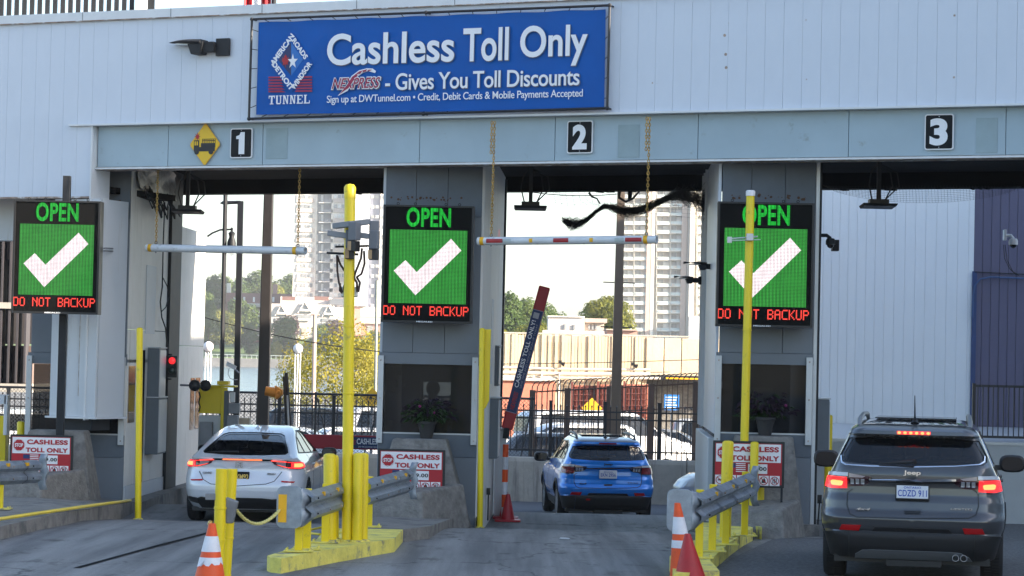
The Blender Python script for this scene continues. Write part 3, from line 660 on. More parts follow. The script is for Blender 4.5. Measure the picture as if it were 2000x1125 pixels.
X0, ZT1 = PL(LM, 28, 390); X1, _ = PL(LM, 201, 391); ZB1 = PL(LM, 25, 611)[1]; X1 = 1.32; X0 = 0.0
bx(led, 'housing', M_blk, X0, X1, .02, .24, ZB1, ZT1, bevel=.008)
for a in ((X0, X0+.03, ZB1, ZT1), (X1-.03, X1, ZB1, ZT1), (X0+.03, X1-.03, ZB1, ZB1+.03), (X0+.03, X1-.03, ZT1-.025, ZT1)): bx(led, 'bezel', M_blk, a[0], a[1], -.02, .019, a[2], a[3])
bx(led, 'screen', ML_off, X0+.03, X1-.03, .0, .018, ZB1+.03, ZT1-.025)
sx = lambda X: (X-100)/630*1.32; H_ = ZT1-ZB1
sz = lambda Y: ZB1+(880-Y)/802*H_
mb = MB(); add_text(mb, 'OPEN', sx(260), sx(570), sz(226), sz(94), -.003, .003, bold=.03, space=1.06); mb.build('open_text', ML_o, led, world=False)
mb = MB(); mb.box(sx(146), sx(685), -.004, -.001, sz(748), sz(247)); mb.build('green_field', ML_g, led, world=False)
ck = [(178, 528), (333, 693), (645, 382), (572, 303), (338, 535), (258, 455)]
mb = MB(); mb.prism([(sx(x+2), sz(y)) for x, y in ck], -.009, -.006, 'y'); mb.build('tick_mark', ML_w, led, world=False)
mb = MB(); pixel_text(mb, 'DO NOT BACKUP', sx(112), sx(706), sz(830), sz(766), -.003); tag(mb.build('warning_text', ML_r, led, world=False), kind='stuff')
mb = MB(); add_text(mb, 'MEGALED', sx(345), sx(458), ZB1+.006, ZB1+.026, -.021, bold=.02); mb.build('maker_text', M_txt, led, world=False)
for x in (.2, .45, .9, 1.1): mb = MB(); ring_xz(mb, x, ZT1+.025, .012, .022, .1, .115, 10); mb.build('lifting_eye', M_dark, led, world=False)
def place_led(px, py_mid, Y, label, mid_z, rot=-.04):
    o = copy_tree(led); p = W(px, py_mid, Y); o.matrix_world = Matrix.Translation((p.x, Y, p.z-mid_z)) @ Matrix.Rotation(rot, 4, 'Z'); o['label'] = label; return o
mz = (ZT1+ZB1)/2
k2 = place_led(747, 514, 35.75, 'OPEN message board with a white tick on the second booth, in the middle', mz)
k3 = place_led(1400, 515, 33.65, 'OPEN message board with a white tick behind the tall white-capped yellow pole', mz)
# post of the first board
mb = MB(); p = W(124, 600, 37.45); mb.box(p.x-.055, p.x+.055, 37.4, 37.52, -.1, W(124, 343, 37.4).z)
tag(mb.build('sign_post', M_dark, bevel=.006), 'black square post carrying the leftmost message board', 'post')
# glowing arms holding board to post and cable brackets
mb = MB(); mb.tube([W(203, 485, 37.2), W(226, 485, 38.6)], .012, 6).tube([W(203, 490, 37.2), W(226, 491, 38.6)], .012, 6); mb.build('bracket_arm', M_steeld, led)

# ================================================================ CASHLESS SIGNS
SM = frameM(738, 920, 35.0)
sg = thing('toll_sign', 'red CASHLESS TOLL ONLY sign below the window of the second booth', 'sign', group='red and white CASHLESS TOLL ONLY signs', M=SM)
def s2(X, Y, n=0): return PL(SM, 740+X/11.25, 870+Y/11.25, n)
sw = .955; z0 = s2(700, 1040)[1]; z1 = s2(700, 85)[1]
zs = lambda Y: z0+(1040-Y)/955*(z1-z0)*1.0
# sign-local coords: x from photo X with the roll lean removed
xs_ = lambda X: .035+(X-30)/(1355-30)*(sw-.08)
bx(sg, 'frame', M_blk, 0, sw, .0, .045, z0, z1, bevel=.006)
bx(sg, 'red_field', M_red, .03, sw-.035, -.006, -.002, z0+.04, z1-.03)
bx(sg, 'white_field', M_wht, .04, sw-.05, -.010, -.007, zs(520), zs(145))
mb = MB(); mb.prism(ngon(xs_(190), zs(330), .098, 8, math.pi/8), -.0135, -.011, 'y'); so = mb.build('stop_octagon', M_wht, sg, world=False)
mb = MB(); ring_xz(mb, xs_(190), zs(330), .088, .0915, -.0155, -.014, 8); mb.build('octagon_outline', M_red, so, world=False)
for o in so.children: o.rotation_euler = (0, 0, 0)
mb = MB(); mb.prism(ngon(xs_(190), zs(330), .084, 8, math.pi/8), -.0160, -.014, 'y'); mb.build('octagon_field', M_red, so, world=False)
mb = MB(); add_text(mb, 'STOP', xs_(95), xs_(285), zs(372), zs(288), -.017, bold=.03); mb.build('stop_text', M_txt, so, world=False)
mb = MB(); add_text(mb, 'CASHLESS', xs_(370), xs_(1305), zs(305), zs(195), -.0115, bold=.045, space=1.08); mb.build('cashless_text', M_red, sg, world=False)
mb = MB(); add_text(mb, 'TOLL ONLY', xs_(345), xs_(1315), zs(490), zs(382), -.0115, bold=.045, space=1.05); mb.build('toll_only_text', M_red, sg, world=False)
bx(sg, 'price_field', M_wht, xs_(690), xs_(1078), -.0095, -.007, zs(755), zs(555))
mb = MB(); add_text(mb, '$9.00', xs_(715), xs_(1065), zs(705), zs(610), -.011, bold=.03, space=1.08); mb.build('price_text', M_txtd, sg, world=False)
# little flag field
bx(sg, 'flag_field', M_navy, xs_(290), xs_(440), -.0095, -.007, zs(640), zs(545))
for k in range(5): bx(sg, 'flag_stripe', M_wht, xs_(445), xs_(640), -.0095, -.007, zs(562+k*40), zs(545+k*40))
icon_x = [190, 400, 600, 790, 1005, 1230]; icon_x = [130+220*k for k in range(6)]
for k, X in enumerate(icon_x):
    cx_, cz_ = xs_(X), zs(895); o = bx(sg, 'notice_icon', M_wht, cx_-.066, cx_+.066, -.0095, -.007, cz_-.066, cz_+.066)
    mb = MB()
    if k % 3 == 0: mb.box(cx_-.03, cx_+.03, -.012, -.010, cz_-.01, cz_+.006).tube([(cx_+.01, -.011, cz_), (cx_+.03, -.011, cz_+.035)], .004, 5)
    elif k % 3 == 1: mb.prism([(cx_-.03, cz_-.03), (cx_+.03, cz_-.03), (cx_+.022, cz_+.01), (cx_+.004, cz_+.045), (cx_-.008, cz_+.012), (cx_-.02, cz_+.02)], -.012, -.010, 'y')
    else:
        for q in (-.022, 0, .022): mb.box(cx_+q-.006, cx_+q+.006, -.012, -.010, cz_-.035, cz_+.035)
    mb.build('pictogram', M_txtd, o, world=False)
    mb = MB(); ring_xz(mb, cx_, cz_, .048, .058, -.015, -.0125, 20); d_ = .036
    mb.add([(cx_-d_-.004, -.0152, cz_+d_-.004), (cx_-d_+.004, -.0152, cz_+d_+.004), (cx_+d_+.004, -.0152, cz_-d_+.004), (cx_+d_-.004, -.0152, cz_-d_-.004)], [(0, 1, 2, 3)])
    mb.build('prohibition_ring', M_red, o, world=False)
for x in (.03, sw-.03): mb = MB(); mb.box(x-.014, x+.014, .005, .035, -.12, z0); mb.build('leg', M_dark, sg, world=False)
def place_sign(px, py, Y, label):
    o = copy_tree(sg); p = W(px, py, Y); o.matrix_world = Matrix.Translation((p.x, Y, p.z-z1)) @ Matrix.Rotation(-.04, 4, 'Z'); o['label'] = label
place_sign(1393, 860, 32.9, 'red CASHLESS TOLL ONLY sign partly hidden behind the yellow bollards of lane three')
place_sign(20, 848, 36.9, 'red CASHLESS TOLL ONLY sign at the far left below the black post')

# ================================================================ POTTED PLANTS AND PERSON
M_pot = mat('dark_pot', (.03, .03, .032), .6, var=.15); M_soil = mat('soil', (.03, .02, .015), .95)
M_lfg = mat('plant_leaf_green', (.03, .065, .02), .6, spec=.25, var=.35, scale=20); M_lfp = mat('plant_leaf_purple', (.03, .017, .033), .6, spec=.25, var=.35, scale=20); M_flw = mat('pink_flower', (.22, .012, .12), .6)
def leaf_faces(mb, c, d, l, w, bend=.3, up=Vector((0, 0, 1))):
    d = d.normalized(); s = d.cross(up); s = s.normalized() if s.length > .01 else Vector((1, 0, 0)); n = s.cross(d)
    p0 = c; p1 = c+d*l*.5+n*l*.1; p2 = c+d*l-n*l*bend
    mb.add([p0, p1+s*w, p2, p1-s*w], [(0, 1, 2), (0, 2, 3)])
def plant(M, px, pyb, n, label, purple, spread, seed, fl):
    x, _ = PL(M, px, pyb, n); zb = (zn2 if M is BM2 else zn3)+.002
    MM = M @ Matrix.Translation((x, n, zb)); t = thing('potted_plant', label, 'plant', M=MM)
    mb = MB(); mb.lathe([(.085, 0), (.128, .21), (.142, .215), (.142, .25), (.128, .25), (.12, .2), (.001, .2)], 20); mb.build('pot', M_pot, t, world=False, smooth=True)
    r = random.Random(seed)
    for nm, m, cnt in (('purple_leaf', M_lfp, purple), ('green_leaf', M_lfg, 260-purple)):
        mb = MB()
        for k in range(cnt):
            a = r.uniform(0, 2*math.pi); e = r.uniform(-.1, 1.3); rr_ = spread*r.uniform(.15, 1)
            c = Vector((math.cos(a)*math.cos(e)*rr_*1.15, math.sin(a)*math.cos(e)*rr_*.55, .27+math.sin(e)*rr_*.9+(.0 if nm == 'green_leaf' else .06)))
            d = Vector((math.cos(a)+r.uniform(-.5, .5), math.sin(a)+r.uniform(-.5, .5), r.uniform(-.6, .5)))
            leaf_faces(mb, c, d, r.uniform(.07, .14), r.uniform(.015, .028))
        o = mb.build(nm, m, t, world=False); tag(o, kind='stuff')
    mb = MB()
    for k in range(9): mb.tube([(0, 0, .2), (r.uniform(-.1, .1), r.uniform(-.06, .06), .36), (r.uniform(-.2, .2), r.uniform(-.1, .1), .45)], .005, 5)
    mb.build('stem', M_lfg, t, world=False)
    mb = MB()
    for fx, fz in fl: mb.sphere((fx, -.12, fz), .02, 8, (1, .5, 1))
    mb.build('flower', M_flw, t, world=False, smooth=True)
plant(BM2, 833, 855, -.22, 'pot with green foliage and pink flowers in front of the second booth window', 110, .32, 4, [(.11, .38), (-.10, .47)])
plant(BM3, 1494, 852, -.22, 'pot with dark purple foliage in front of the third booth window', 190, .33, 8, [(.27, .42)])

def skin_figure(name, verts, edges, radii, m, parent, sub=2):
    me = bpy.data.meshes.new(name); me.from_pydata(verts, edges, []); me.materials.append(m)
    o = bpy.data.objects.new(name, me); COL.objects.link(o); o.parent = parent
    sk = o.modifiers.new('skin', 'SKIN'); sk.use_smooth_shade = True
    for i, r in enumerate(radii): me.skin_vertices[0].data[i].radius = (r, r) if not isinstance(r, tuple) else r; me.skin_vertices[0].data[i].use_root = (i == 0)
    s = o.modifiers.new('sub', 'SUBSURF'); s.levels = s.render_levels = sub; return o
px_, pz_ = PL(BM2, 845, 790, 1.5)
pe = thing('person', 'person with dark hair and a light blue shirt sitting inside the second booth', 'person', M=BM2 @ Matrix.Translation((px_, 1.5, 0)))
hz = PL(BM2, 847, 765, 1.5)[1]      # head centre
V = [(0, .05, hz-.78), (0, .05, hz-.5), (0, .03, hz-.28), (0, .0, hz-.13), (0, -.01, hz-.02), (0, -.01, hz+.08),
     (-.19, .03, hz-.27), (-.26, .02, hz-.5), (-.2, -.2, hz-.62), (-.12, -.32, hz-.58), (.19, .03, hz-.27), (.26, .02, hz-.5), (.2, -.2, hz-.62), (.12, -.32, hz-.58),
     (-.1, -.35, hz-.8), (.1, -.35, hz-.8), (-.11, -.42, hz-1.2), (.11, -.42, hz-1.2)]
E = [(0, 1), (1, 2), (2, 3), (3, 4), (4, 5), (2, 6), (6, 7), (7, 8), (8, 9), (2, 10), (10, 11), (11, 12), (12, 13), (0, 14), (0, 15), (14, 16), (15, 17)]
M_skin = mat('skin', (.30, .17, .11), .6, var=.05); M_shirt = mat('light_blue_shirt', (.22, .30, .38), .8, var=.1)
skin_figure('body', V, E, [.14, .15, .14, .055, .085, .075, .07, .048, .038, .03, .07, .048, .038, .03, .08, .08, .05, .05], M_skin, pe)
V2 = [v for v in V[:3]]+[(-.19, .03, hz-.27), (-.26, .02, hz-.46), (.19, .03, hz-.27), (.26, .02, hz-.46), (0, .02, hz-.2)]
skin_figure('shirt', V2, [(0, 1), (1, 2), (2, 3), (3, 4), (2, 5), (5, 6), (2, 7)], [.16, .17, .16, .09, .065, .09, .065, .07], M_shirt, pe)
mb = MB(); mb.sphere((0, .015, hz+.05), .108, 16, (1, 1.05, 1.12)); mb.build('hair', mat('dark_hair', (.015, .012, .01), .7), pe, world=False, smooth=True)
mb = MB()
for s in (-1, 1): mb.sphere((s*.035, -.095, hz+.03), .012, 8)
mb.sphere((0, -.105, hz-.0), .016, 8, (1, 1.3, 1.2)); mb.box(-.025, .025, -.1, -.09, hz-.05, hz-.042); mb.build('face', M_skin, pe, world=False, smooth=True)
mb = MB(); mb.box(px_-.28, px_+.28, 1.3, 1.85, hz-.98, hz-.9).box(px_-.26, px_+.26, 1.8, 1.88, hz-.9, hz-.35).tube([(px_, 1.55, -.1), (px_, 1.55, hz-.95)], .04, 8); mb.build('stool', M_blk, t2, world=False)
# ================================================================ CARS
M_tint = mat('tinted_glass', (.006, .007, .009), .03, var=0, alpha=.72, spec=.8)
M_tintd = mat('dark_tinted_glass', (.004, .005, .006), .03, var=0, alpha=.9, spec=.8)
M_clad = mat('black_cladding', (.010, .0105, .012), .62, var=.15, scale=12, bump=.08, bscale=200)
M_frit = mat('black_glass_border', (.006, .006, .007), .12, var=0)
M_chrome = mat('chrome', (.75, .76, .78), .12, 1.0, var=0)
M_silver = mat('silver_plastic', (.20, .21, .22), .38, .5, var=.05)
M_rim = mat('wheel_alloy', (.45, .46, .48), .3, .8, var=.05)
M_lensr = mat('red_lens', (.22, .006, .012), .1, var=0, coat=1)
M_lensd = mat('smoked_lens', (.05, .012, .016), .1, var=0, coat=1)
M_lensc = mat('clear_lens', (.55, .55, .58), .12, var=0, coat=1)
M_litr = mat('lit_red_lens', (.4, .01, .01), .2, var=0, emit=(1, .03, .035), es=EM*1.5)
M_lito = mat('lit_brake_core', (.5, .05, .02), .2, var=0, emit=(1, .24, .07), es=EM*3.2)
M_litred = mat('lit_red_bar', (.5, .03, .02), .2, var=0, emit=(1, .07, .05), es=EM*2.0)
M_refl = mat('red_reflector', (.45, .01, .012), .25, var=0)
M_seat = mat('dark_seat_fabric', (.03, .03, .033), .8, var=.1)
M_plate = mat('plate_white', (.70, .72, .76), .35, var=.02); M_plateb = mat('plate_blue', (.02, .08, .42), .4, var=0)
def paint(name, c, metal=.45, flake=.1): return mat(name, c, .28, metal, var=.03, scale=300, coat=1.0)
def pip(x, y, poly):
    c = False; n = len(poly); j = n-1
    for i in range(n):
        xi, yi = poly[i]; xj, yj = poly[j]
        if (yi > y) != (yj > y) and x < (xj-xi)*(y-yi)/(yj-yi)+xi: c = not c
        j = i
    return c
class Car:
    UA, UB, UC, UD = .34, .44, .80, .90
    def __init__(s, zs, w, yr, yf, rc=.2, dc=.2, bul=.05, fr=.35, df=.5, L=4.4, plan=.03):
        s.zs = np.array(zs, float); s.w_ = w; s.yr_ = yr; s.yf_ = yf; s.rc_, s.dc_, s.bul, s.fr, s.df_, s.L, s.plan = rc, dc, bul, fr, df, L, plan
        s.z0, s.z1 = s.zs[0], s.zs[-1]
    def P(s, z):
        i = lambda a: float(np.interp(z, s.zs, a)) if hasattr(a, '__len__') else a
        w, yr, yf = i(s.w_), i(s.yr_), i(s.yf_); rc, dc, df = i(s.rc_), i(s.dc_), i(s.df_)
        L = yf-yr; k = min(1, L/2.2); return w, yr, yf, min(rc, w*.8), dc*k, df*k
    def pos(s, u, z):
        sg = -1 if u < 0 else 1; u = min(abs(u), 1.0); w, yr, yf, rc, dc, df = s.P(z); b = s.bul
        if u < s.UA: x = (w-rc)*u/s.UA; y = yr+b*(x/w)**2
        elif u < s.UB:
            f = (u-s.UA)/(s.UB-s.UA)*math.pi/2; x = w-rc+rc*math.sin(f); y = yr+b*((w-rc)/w)**2+dc*(1-math.cos(f))
        elif u < s.UC:
            t = (u-s.UB)/(s.UC-s.UB); y0 = yr+b*((w-rc)/w)**2+dc; y1 = yf-df; y = y0+(y1-y0)*t; x = w
        elif u < s.UD:
            f = (u-s.UC)/(s.UD-s.UC)*math.pi/2; x = w-s.fr*w*(1-math.cos(f)); y = yf-df+df*.8*math.sin(f)
        else:
            t = (u-s.UD)/(1-s.UD); x = w*(1-s.fr)*(1-t); y = yf-.2*df*(1-t)**2
        q = abs((y-s.L*.5)/(s.L*.5)); x *= 1-s.plan*q**3
        return Vector((sg*x, y, z))
    def nrm(s, u, z):
        e = 1e-3; sg = 1 if u >= 0 else -1; u0 = abs(u)
        du = s.pos(sg*min(.999, u0+e), z)-s.pos(sg*max(0, u0-e), z); z_a, z_b = max(s.z0, z-.012), min(s.z1, z+.012)
        dz = s.pos(u, z_b)-s.pos(u, z_a); n = du.cross(dz)
        if n.length < 1e-9: return Vector((0, -1, 0))
        n.normalize(); c = s.pos(u, z)-Vector((0, s.L*.5, .8))
        return n if n.dot(c) > 0 else -n
    def rear(s, x, z):
        w, yr, yf, rc, dc, df = s.P(z); q = abs((yr-s.L*.5)/(s.L*.5)); k = 1-s.plan*q**3; sg = -1 if x < 0 else 1; x = abs(x)/k
        if x < w-rc: return sg*x/(w-rc)*s.UA, z
        return sg*(s.UA+(s.UB-s.UA)*math.asin(min(1, (x-(w-rc))/rc))/(math.pi/2)), z
    def side(s, y, z, sg=1):
        w, yr, yf, rc, dc, df = s.P(z); y0 = yr+s.bul*((w-rc)/w)**2
        if y <= y0: return sg*s.UA, z
        if y < y0+dc: return sg*(s.UA+(s.UB-s.UA)*math.acos(1-(y-y0)/dc)/(math.pi/2)), z
        y1 = yf-df; 
        if y <= y1: return sg*(s.UB+(s.UC-s.UB)*(y-y0-dc)/(y1-y0-dc)), z
        return sg*(s.UC+(s.UD-s.UC)*math.asin(min(1, (y-y1)/(df*.8)))/(math.pi/2)), z
    def uv(s, p, sg=1):
        if p[0] == 'r': return s.rear(p[1]*sg, p[2])
        return s.side(p[1], p[2], sg)
    def dense(s, poly, sg=1, step=.05, closed=True):
        out = []; n = len(poly)
        for i in range(n if closed else n-1):
            a, b = poly[i], poly[(i+1) % n]; A, B = s.uv(a, sg), s.uv(b, sg)
            d = (s.pos(*A)-s.pos(*B)).length; m = max(1, int(d/step))
            for k in range(m):
                t = k/m
                if a[0] == b[0]: out.append(s.uv((a[0], a[1]+(b[1]-a[1])*t, a[2]+(b[2]-a[2])*t), sg))
                else: out.append((A[0]+(B[0]-A[0])*t, A[1]+(B[1]-A[1])*t))
        if not closed: out.append(s.uv(poly[-1], sg))
        return out
    def cdt(s, outer, holes, us, zg):
        K = 3.0; pts = []; ed = []
        for lp in [outer]+holes:
            b = len(pts); pts += [Vector((p[0]*K, p[1])) for p in lp]; ed += [(b+i, b+(i+1) % len(lp)) for i in range(len(lp))]
        ub = [p[0] for p in outer]; zb = [p[1] for p in outer]
        for u in us:
            if not (min(ub) < u < max(ub)): continue
            for z in zg:
                if min(zb) < z < max(zb) and pip(u, z, outer) and not any(pip(u, z, h) for h in holes): pts.append(Vector((u*K, z)))
        v, e, f, *_ = delaunay_2d_cdt(pts, ed, [], 0, 1e-6)
        F = []
        for t in f:
            cx = sum(v[i].x for i in t)/len(t)/K; cz = sum(v[i].y for i in t)/len(t)
            if pip(cx, cz, outer) and not any(pip(cx, cz, h) for h in holes): F.append(tuple(t))
        return [(p.x/K, p.y) for p in v], F
    def patch(s, poly, off, th=.012, holes=(), sg=1, step=.05, curve=None):
        o = s.dense(poly, sg, step); hs = [s.dense(h, sg, step) for h in holes]
        us = [sg*k*.02 for k in range(51)]+[-sg*.02*k for k in range(1, 30)]; zg = [s.z0+k*.035 for k in range(60)]
        v, F = s.cdt(o, hs, us, zg); mb = MB(); P3 = []; N3 = []
        for u, z in v: P3.append(s.pos(u, z)); N3.append(s.nrm(u, z))
        n = len(v); mb.v = [tuple(p+q*off) for p, q in zip(P3, N3)]+[tuple(p+q*(off-th)) for p, q in zip(P3, N3)]
        mb.f = list(F); cnt = {}
        for t in F:
            for i in range(len(t)): e = (t[i], t[(i+1) % len(t)]); cnt[tuple(sorted(e))] = None if tuple(sorted(e)) in cnt else e
        for e in cnt.values():
            if e: mb.f.append((e[1], e[0], n+e[0], n+e[1]))
        return mb
    def strip(s, pts, width, off, th=.006, sg=1, closed=False):
        P = s.dense(pts, sg, .04, closed); P3 = [s.pos(*p) for p in P]; N3 = [s.nrm(*p) for p in P]; mb = MB(); n = len(P)
        for i in range(n):
            a = P3[(i-1) % n if closed else max(0, i-1)]; b = P3[(i+1) % n if closed else min(n-1, i+1)]
            t = (b-a).normalized(); w = t.cross(N3[i]).normalized()*width/2; c = P3[i]+N3[i]*off
            mb.v += [tuple(c-w), tuple(c+w), tuple(c+w-N3[i]*th), tuple(c-w-N3[i]*th)]
        for i in range(n if closed else n-1):
            j = (i+1) % n
            for k in range(4): mb.f.append((i*4+k, j*4+k, j*4+(k+1) % 4, i*4+(k+1) % 4))
        return mb
    def body(s, holes_r=(), holes_s=(), ustep=.02, zstep=.03, name='body', m=None, parent=None):
        # half shell with exact openings, mirrored
        eps = 1e-4; outer = []
        nu = 60
        for i in range(nu): outer.append((i/nu, s.z0))
        nz = 30
        for i in range(nz): outer.append((1.0, s.z0+(s.z1-s.z0)*i/nz))
        for i in range(nu): outer.append((1-i/nu, s.z1))
        for i in range(nz): outer.append((0, s.z1-(s.z1-s.z0)*i/nz))
        hs = []; extra = []
        for h in holes_r:   # hole symmetric about x=0: keep the right half and cut it into the outline
            d = [p for p in s.dense(h, 1, .05) if p[0] >= -1e-6]; d.sort(key=lambda p: p[1])
            extra.append(s.dense(h, 1, .05))
        for h in holes_s: hs.append(s.dense(h, 1, .04))
        K = 3.0; pts = []; ed = []
        def addloop(lp, closed=True):
            b = len(pts); pts.extend(Vector((p[0]*K, p[1])) for p in lp); n = len(lp)
            ed.extend((b+i, b+(i+1) % n) for i in range(n if closed else n-1))
        addloop(outer)
        for h in hs: addloop(h)
        for h in extra: addloop(h)
        us = sorted(set([round(k*ustep, 4) for k in range(1, int(1/ustep))]+[.34, .36, .38, .40, .42, .44, .80, .82, .84, .86, .88, .90]))
        zg = sorted(set([round(z, 4) for z in np.arange(s.z0+zstep, s.z1-.004, zstep)]+[float(z) for z in s.zs[1:-1]]))
        for u in us:
            for z in zg:
                if any(pip(u, z, h) for h in hs+extra): continue
                pts.append(Vector((u*K, z)))
        v, e, f, *_ = delaunay_2d_cdt(pts, ed, [], 0, 1e-6)
        mb = MB(); vm = []
        for p in v: u = min(1, max(0, p.x/K)); vm.append(s.pos(u, min(s.z1, max(s.z0, p.y))))
        F = []
        for t in f:
            cx = sum(v[i].x for i in t)/len(t)/K; cz = sum(v[i].y for i in t)/len(t)
            if cx < 0 or any(pip(cx, cz, h) for h in hs+extra): continue
            F.append(tuple(t))
        n = len(v); mb.v = [tuple(p) for p in vm]+[(-p.x, p.y, p.z) for p in vm]
        mb.f = F+[tuple(n+i for i in reversed(t)) for t in F]
        # roof cap
        top = [i for i, p in enumerate(v) if abs(p.y-s.z1) < 1e-4 and p.x >= -1e-6]; top.sort(key=lambda i: v[i].x)
        for a, b in zip(top, top[1:]): mb.f.append((a, b, n+b, n+a))
        me = mb.mesh(name, m); bm = bmesh.new(); bm.from_mesh(me); used = [x for x in bm.verts if not x.link_faces]
        bmesh.ops.delete(bm, geom=used, context='VERTS'); bmesh.ops.remove_doubles(bm, verts=bm.verts, dist=.0004)
        bmesh.ops.recalc_face_normals(bm, faces=bm.faces); bm.to_mesh(me); bm.free(); me.shade_smooth(); me.set_sharp_from_angle(angle=R(38))
        o = link(name, me, parent); return o
def sm(pts, n=4, closed=True):   # round a polygon of ('r'|'s', a, z)
    out = []; N = len(pts)
    for i in range(N):
        p0, p1, p2 = pts[i-1], pts[i], pts[(i+1) % N]
        if p0[0] != p1[0] or p1[0] != p2[0]: out.append(p1); continue
        a = [p1[k]+(p0[k]-p1[k])*.25 for k in (1, 2)]; b = [p1[k]+(p2[k]-p1[k])*.25 for k in (1, 2)]
        for k in range(n+1):
            t = k/n; out.append((p1[0], *[(1-t)**2*a[j]+2*t*(1-t)*p1[j+1]+t*t*b[j] for j in (0, 1)]))
    return out
def circ(y, z, r, n=28): return [('s', y+r*math.cos(2*math.pi*k/n), z+r*math.sin(2*math.pi*k/n)) for k in range(n)]
def wheel_meshes(Rt, wd, style=10):
    mb = MB(); prof = [(Rt*.66, -wd*.5+.01), (Rt*.9, -wd*.5), (Rt*.97, -wd*.42), (Rt, -wd*.3), (Rt, wd*.3), (Rt*.97, wd*.42), (Rt*.9, wd*.5), (Rt*.66, wd*.5-.01)]
    RX = Matrix.Rotation(math.pi/2, 4, 'Y'); mb.lathe(prof, 32, RX, cap=False)
    n = 60
    for k in range(n):
        a = 2*math.pi*k/n
        for q in (-1, 1): mb.box(-.004, .004, -.004, .004, -wd*.14, wd*.14, RX @ Matrix.Rotation(a+q*.02, 4, 'Z') @ Matrix.Translation((Rt+.001, 0, q*wd*.18)))
    t = mb.mesh('tyre', M_rubber, True)
    t.set_sharp_from_angle(angle=R(40))
    mb = MB(); mb.lathe([(Rt*.67, -wd*.46), (Rt*.70, -wd*.47), (Rt*.70, -wd*.3), (Rt*.6, -wd*.3), (Rt*.6, wd*.3)], 32, RX, cap=False)
    for k in range(style): 
        a = 2*math.pi*k/style; mb.box(.03, Rt*.66, -.018, .018, -wd*.44, -wd*.36, RX @ Matrix.Rotation(a, 4, 'Z'))
    mb.lathe([(.06, -wd*.46), (.07, -wd*.4), (.07, -wd*.3)], 16, RX)
    r = mb.mesh('rim', M_rim, True); r.set_sharp_from_angle(angle=R(40))
    mb = MB(); mb.lathe([(.02, -.0), (Rt*.62, 0), (Rt*.62, .02)], 24, RX); d = mb.mesh('brake_disc', M_dark)
    return t, r, d
def add_wheels(car, parent, Rt, wd, ys, track, style=10):
    t, r, d = wheel_meshes(Rt, wd, style)
    for y in ys:
        for sg in (-1, 1):
            o = inst('wheel', t, parent, (sg*track, y, Rt), (0, 0, 0 if sg < 0 else math.pi))
            inst('rim', r, o); inst('brake_disc', d, o)
def seats(parent, yb, ws, z0, zt, m=M_seat, yf_=None):
    mb = MB(); mb.box(-ws, ws, yb, yb+.14, z0, zt)
    mb.build('rear_bench', m, parent, world=False, bevel=.05)
    for x in (-.36, 0, .36):
        mb = MB(); mb.box(x-.12, x+.12, yb+.02, yb+.13, zt+.015, zt+.17); mb.build('headrest', m, parent, world=False, bevel=.04)
    yf_ = yf_ or yb+.95
    for x in (-.37, .37):
        mb = MB(); mb.box(x-.25, x+.25, yf_, yf_+.16, z0, zt+.02).box(x-.13, x+.13, yf_+.03, yf_+.14, zt+.03, zt+.22); mb.build('front_seat', m, parent, world=False, bevel=.05)
def mirror(car, parent, y, z, x, m, big=1.0):
    for sg in (-1, 1):
        mb = MB(); n = 10
        c = Vector((sg*(x+.13), y, z)); vs = ngon(0, 0, 1, 16)
        prof = [(-.07, .80), (-.05, .97), (.0, 1.0), (.06, .85), (.09, .5)]
        rings = []
        for d, k in prof:
            for a, b in vs:
                ex = math.copysign(abs(a)**.6, a); ez = math.copysign(abs(b)**.7, b)
                mb.v.append((c.x+ex*.125*k*big, y+d, z+ez*.085*k*big))
        N = 16; mb.f += [(i*N+k, i*N+(k+1) % N, (i+1)*N+(k+1) % N, (i+1)*N+k) for i in range(len(prof)-1) for k in range(N)]
        mb.f.append(tuple(range((len(prof)-1)*N, len(prof)*N)))
        mb.box(*sorted((sg*(x-.14), sg*(x+.08))), y-.02, y+.05, z-.075, z-.02)
        o = mb.build('wing_mirror', m, parent, world=False, smooth=True)
        mb = MB(); mb.v = [(c.x+math.copysign(abs(a)**.6, a)*.105*big, y-.066, z+math.copysign(abs(b)**.7, b)*.068*big) for a, b in vs]; mb.f = [tuple(range(16))]
        mb.build('mirror_glass', mat('mirror_glass', (.03, .033, .04), .08, 1, var=0), o, world=False)
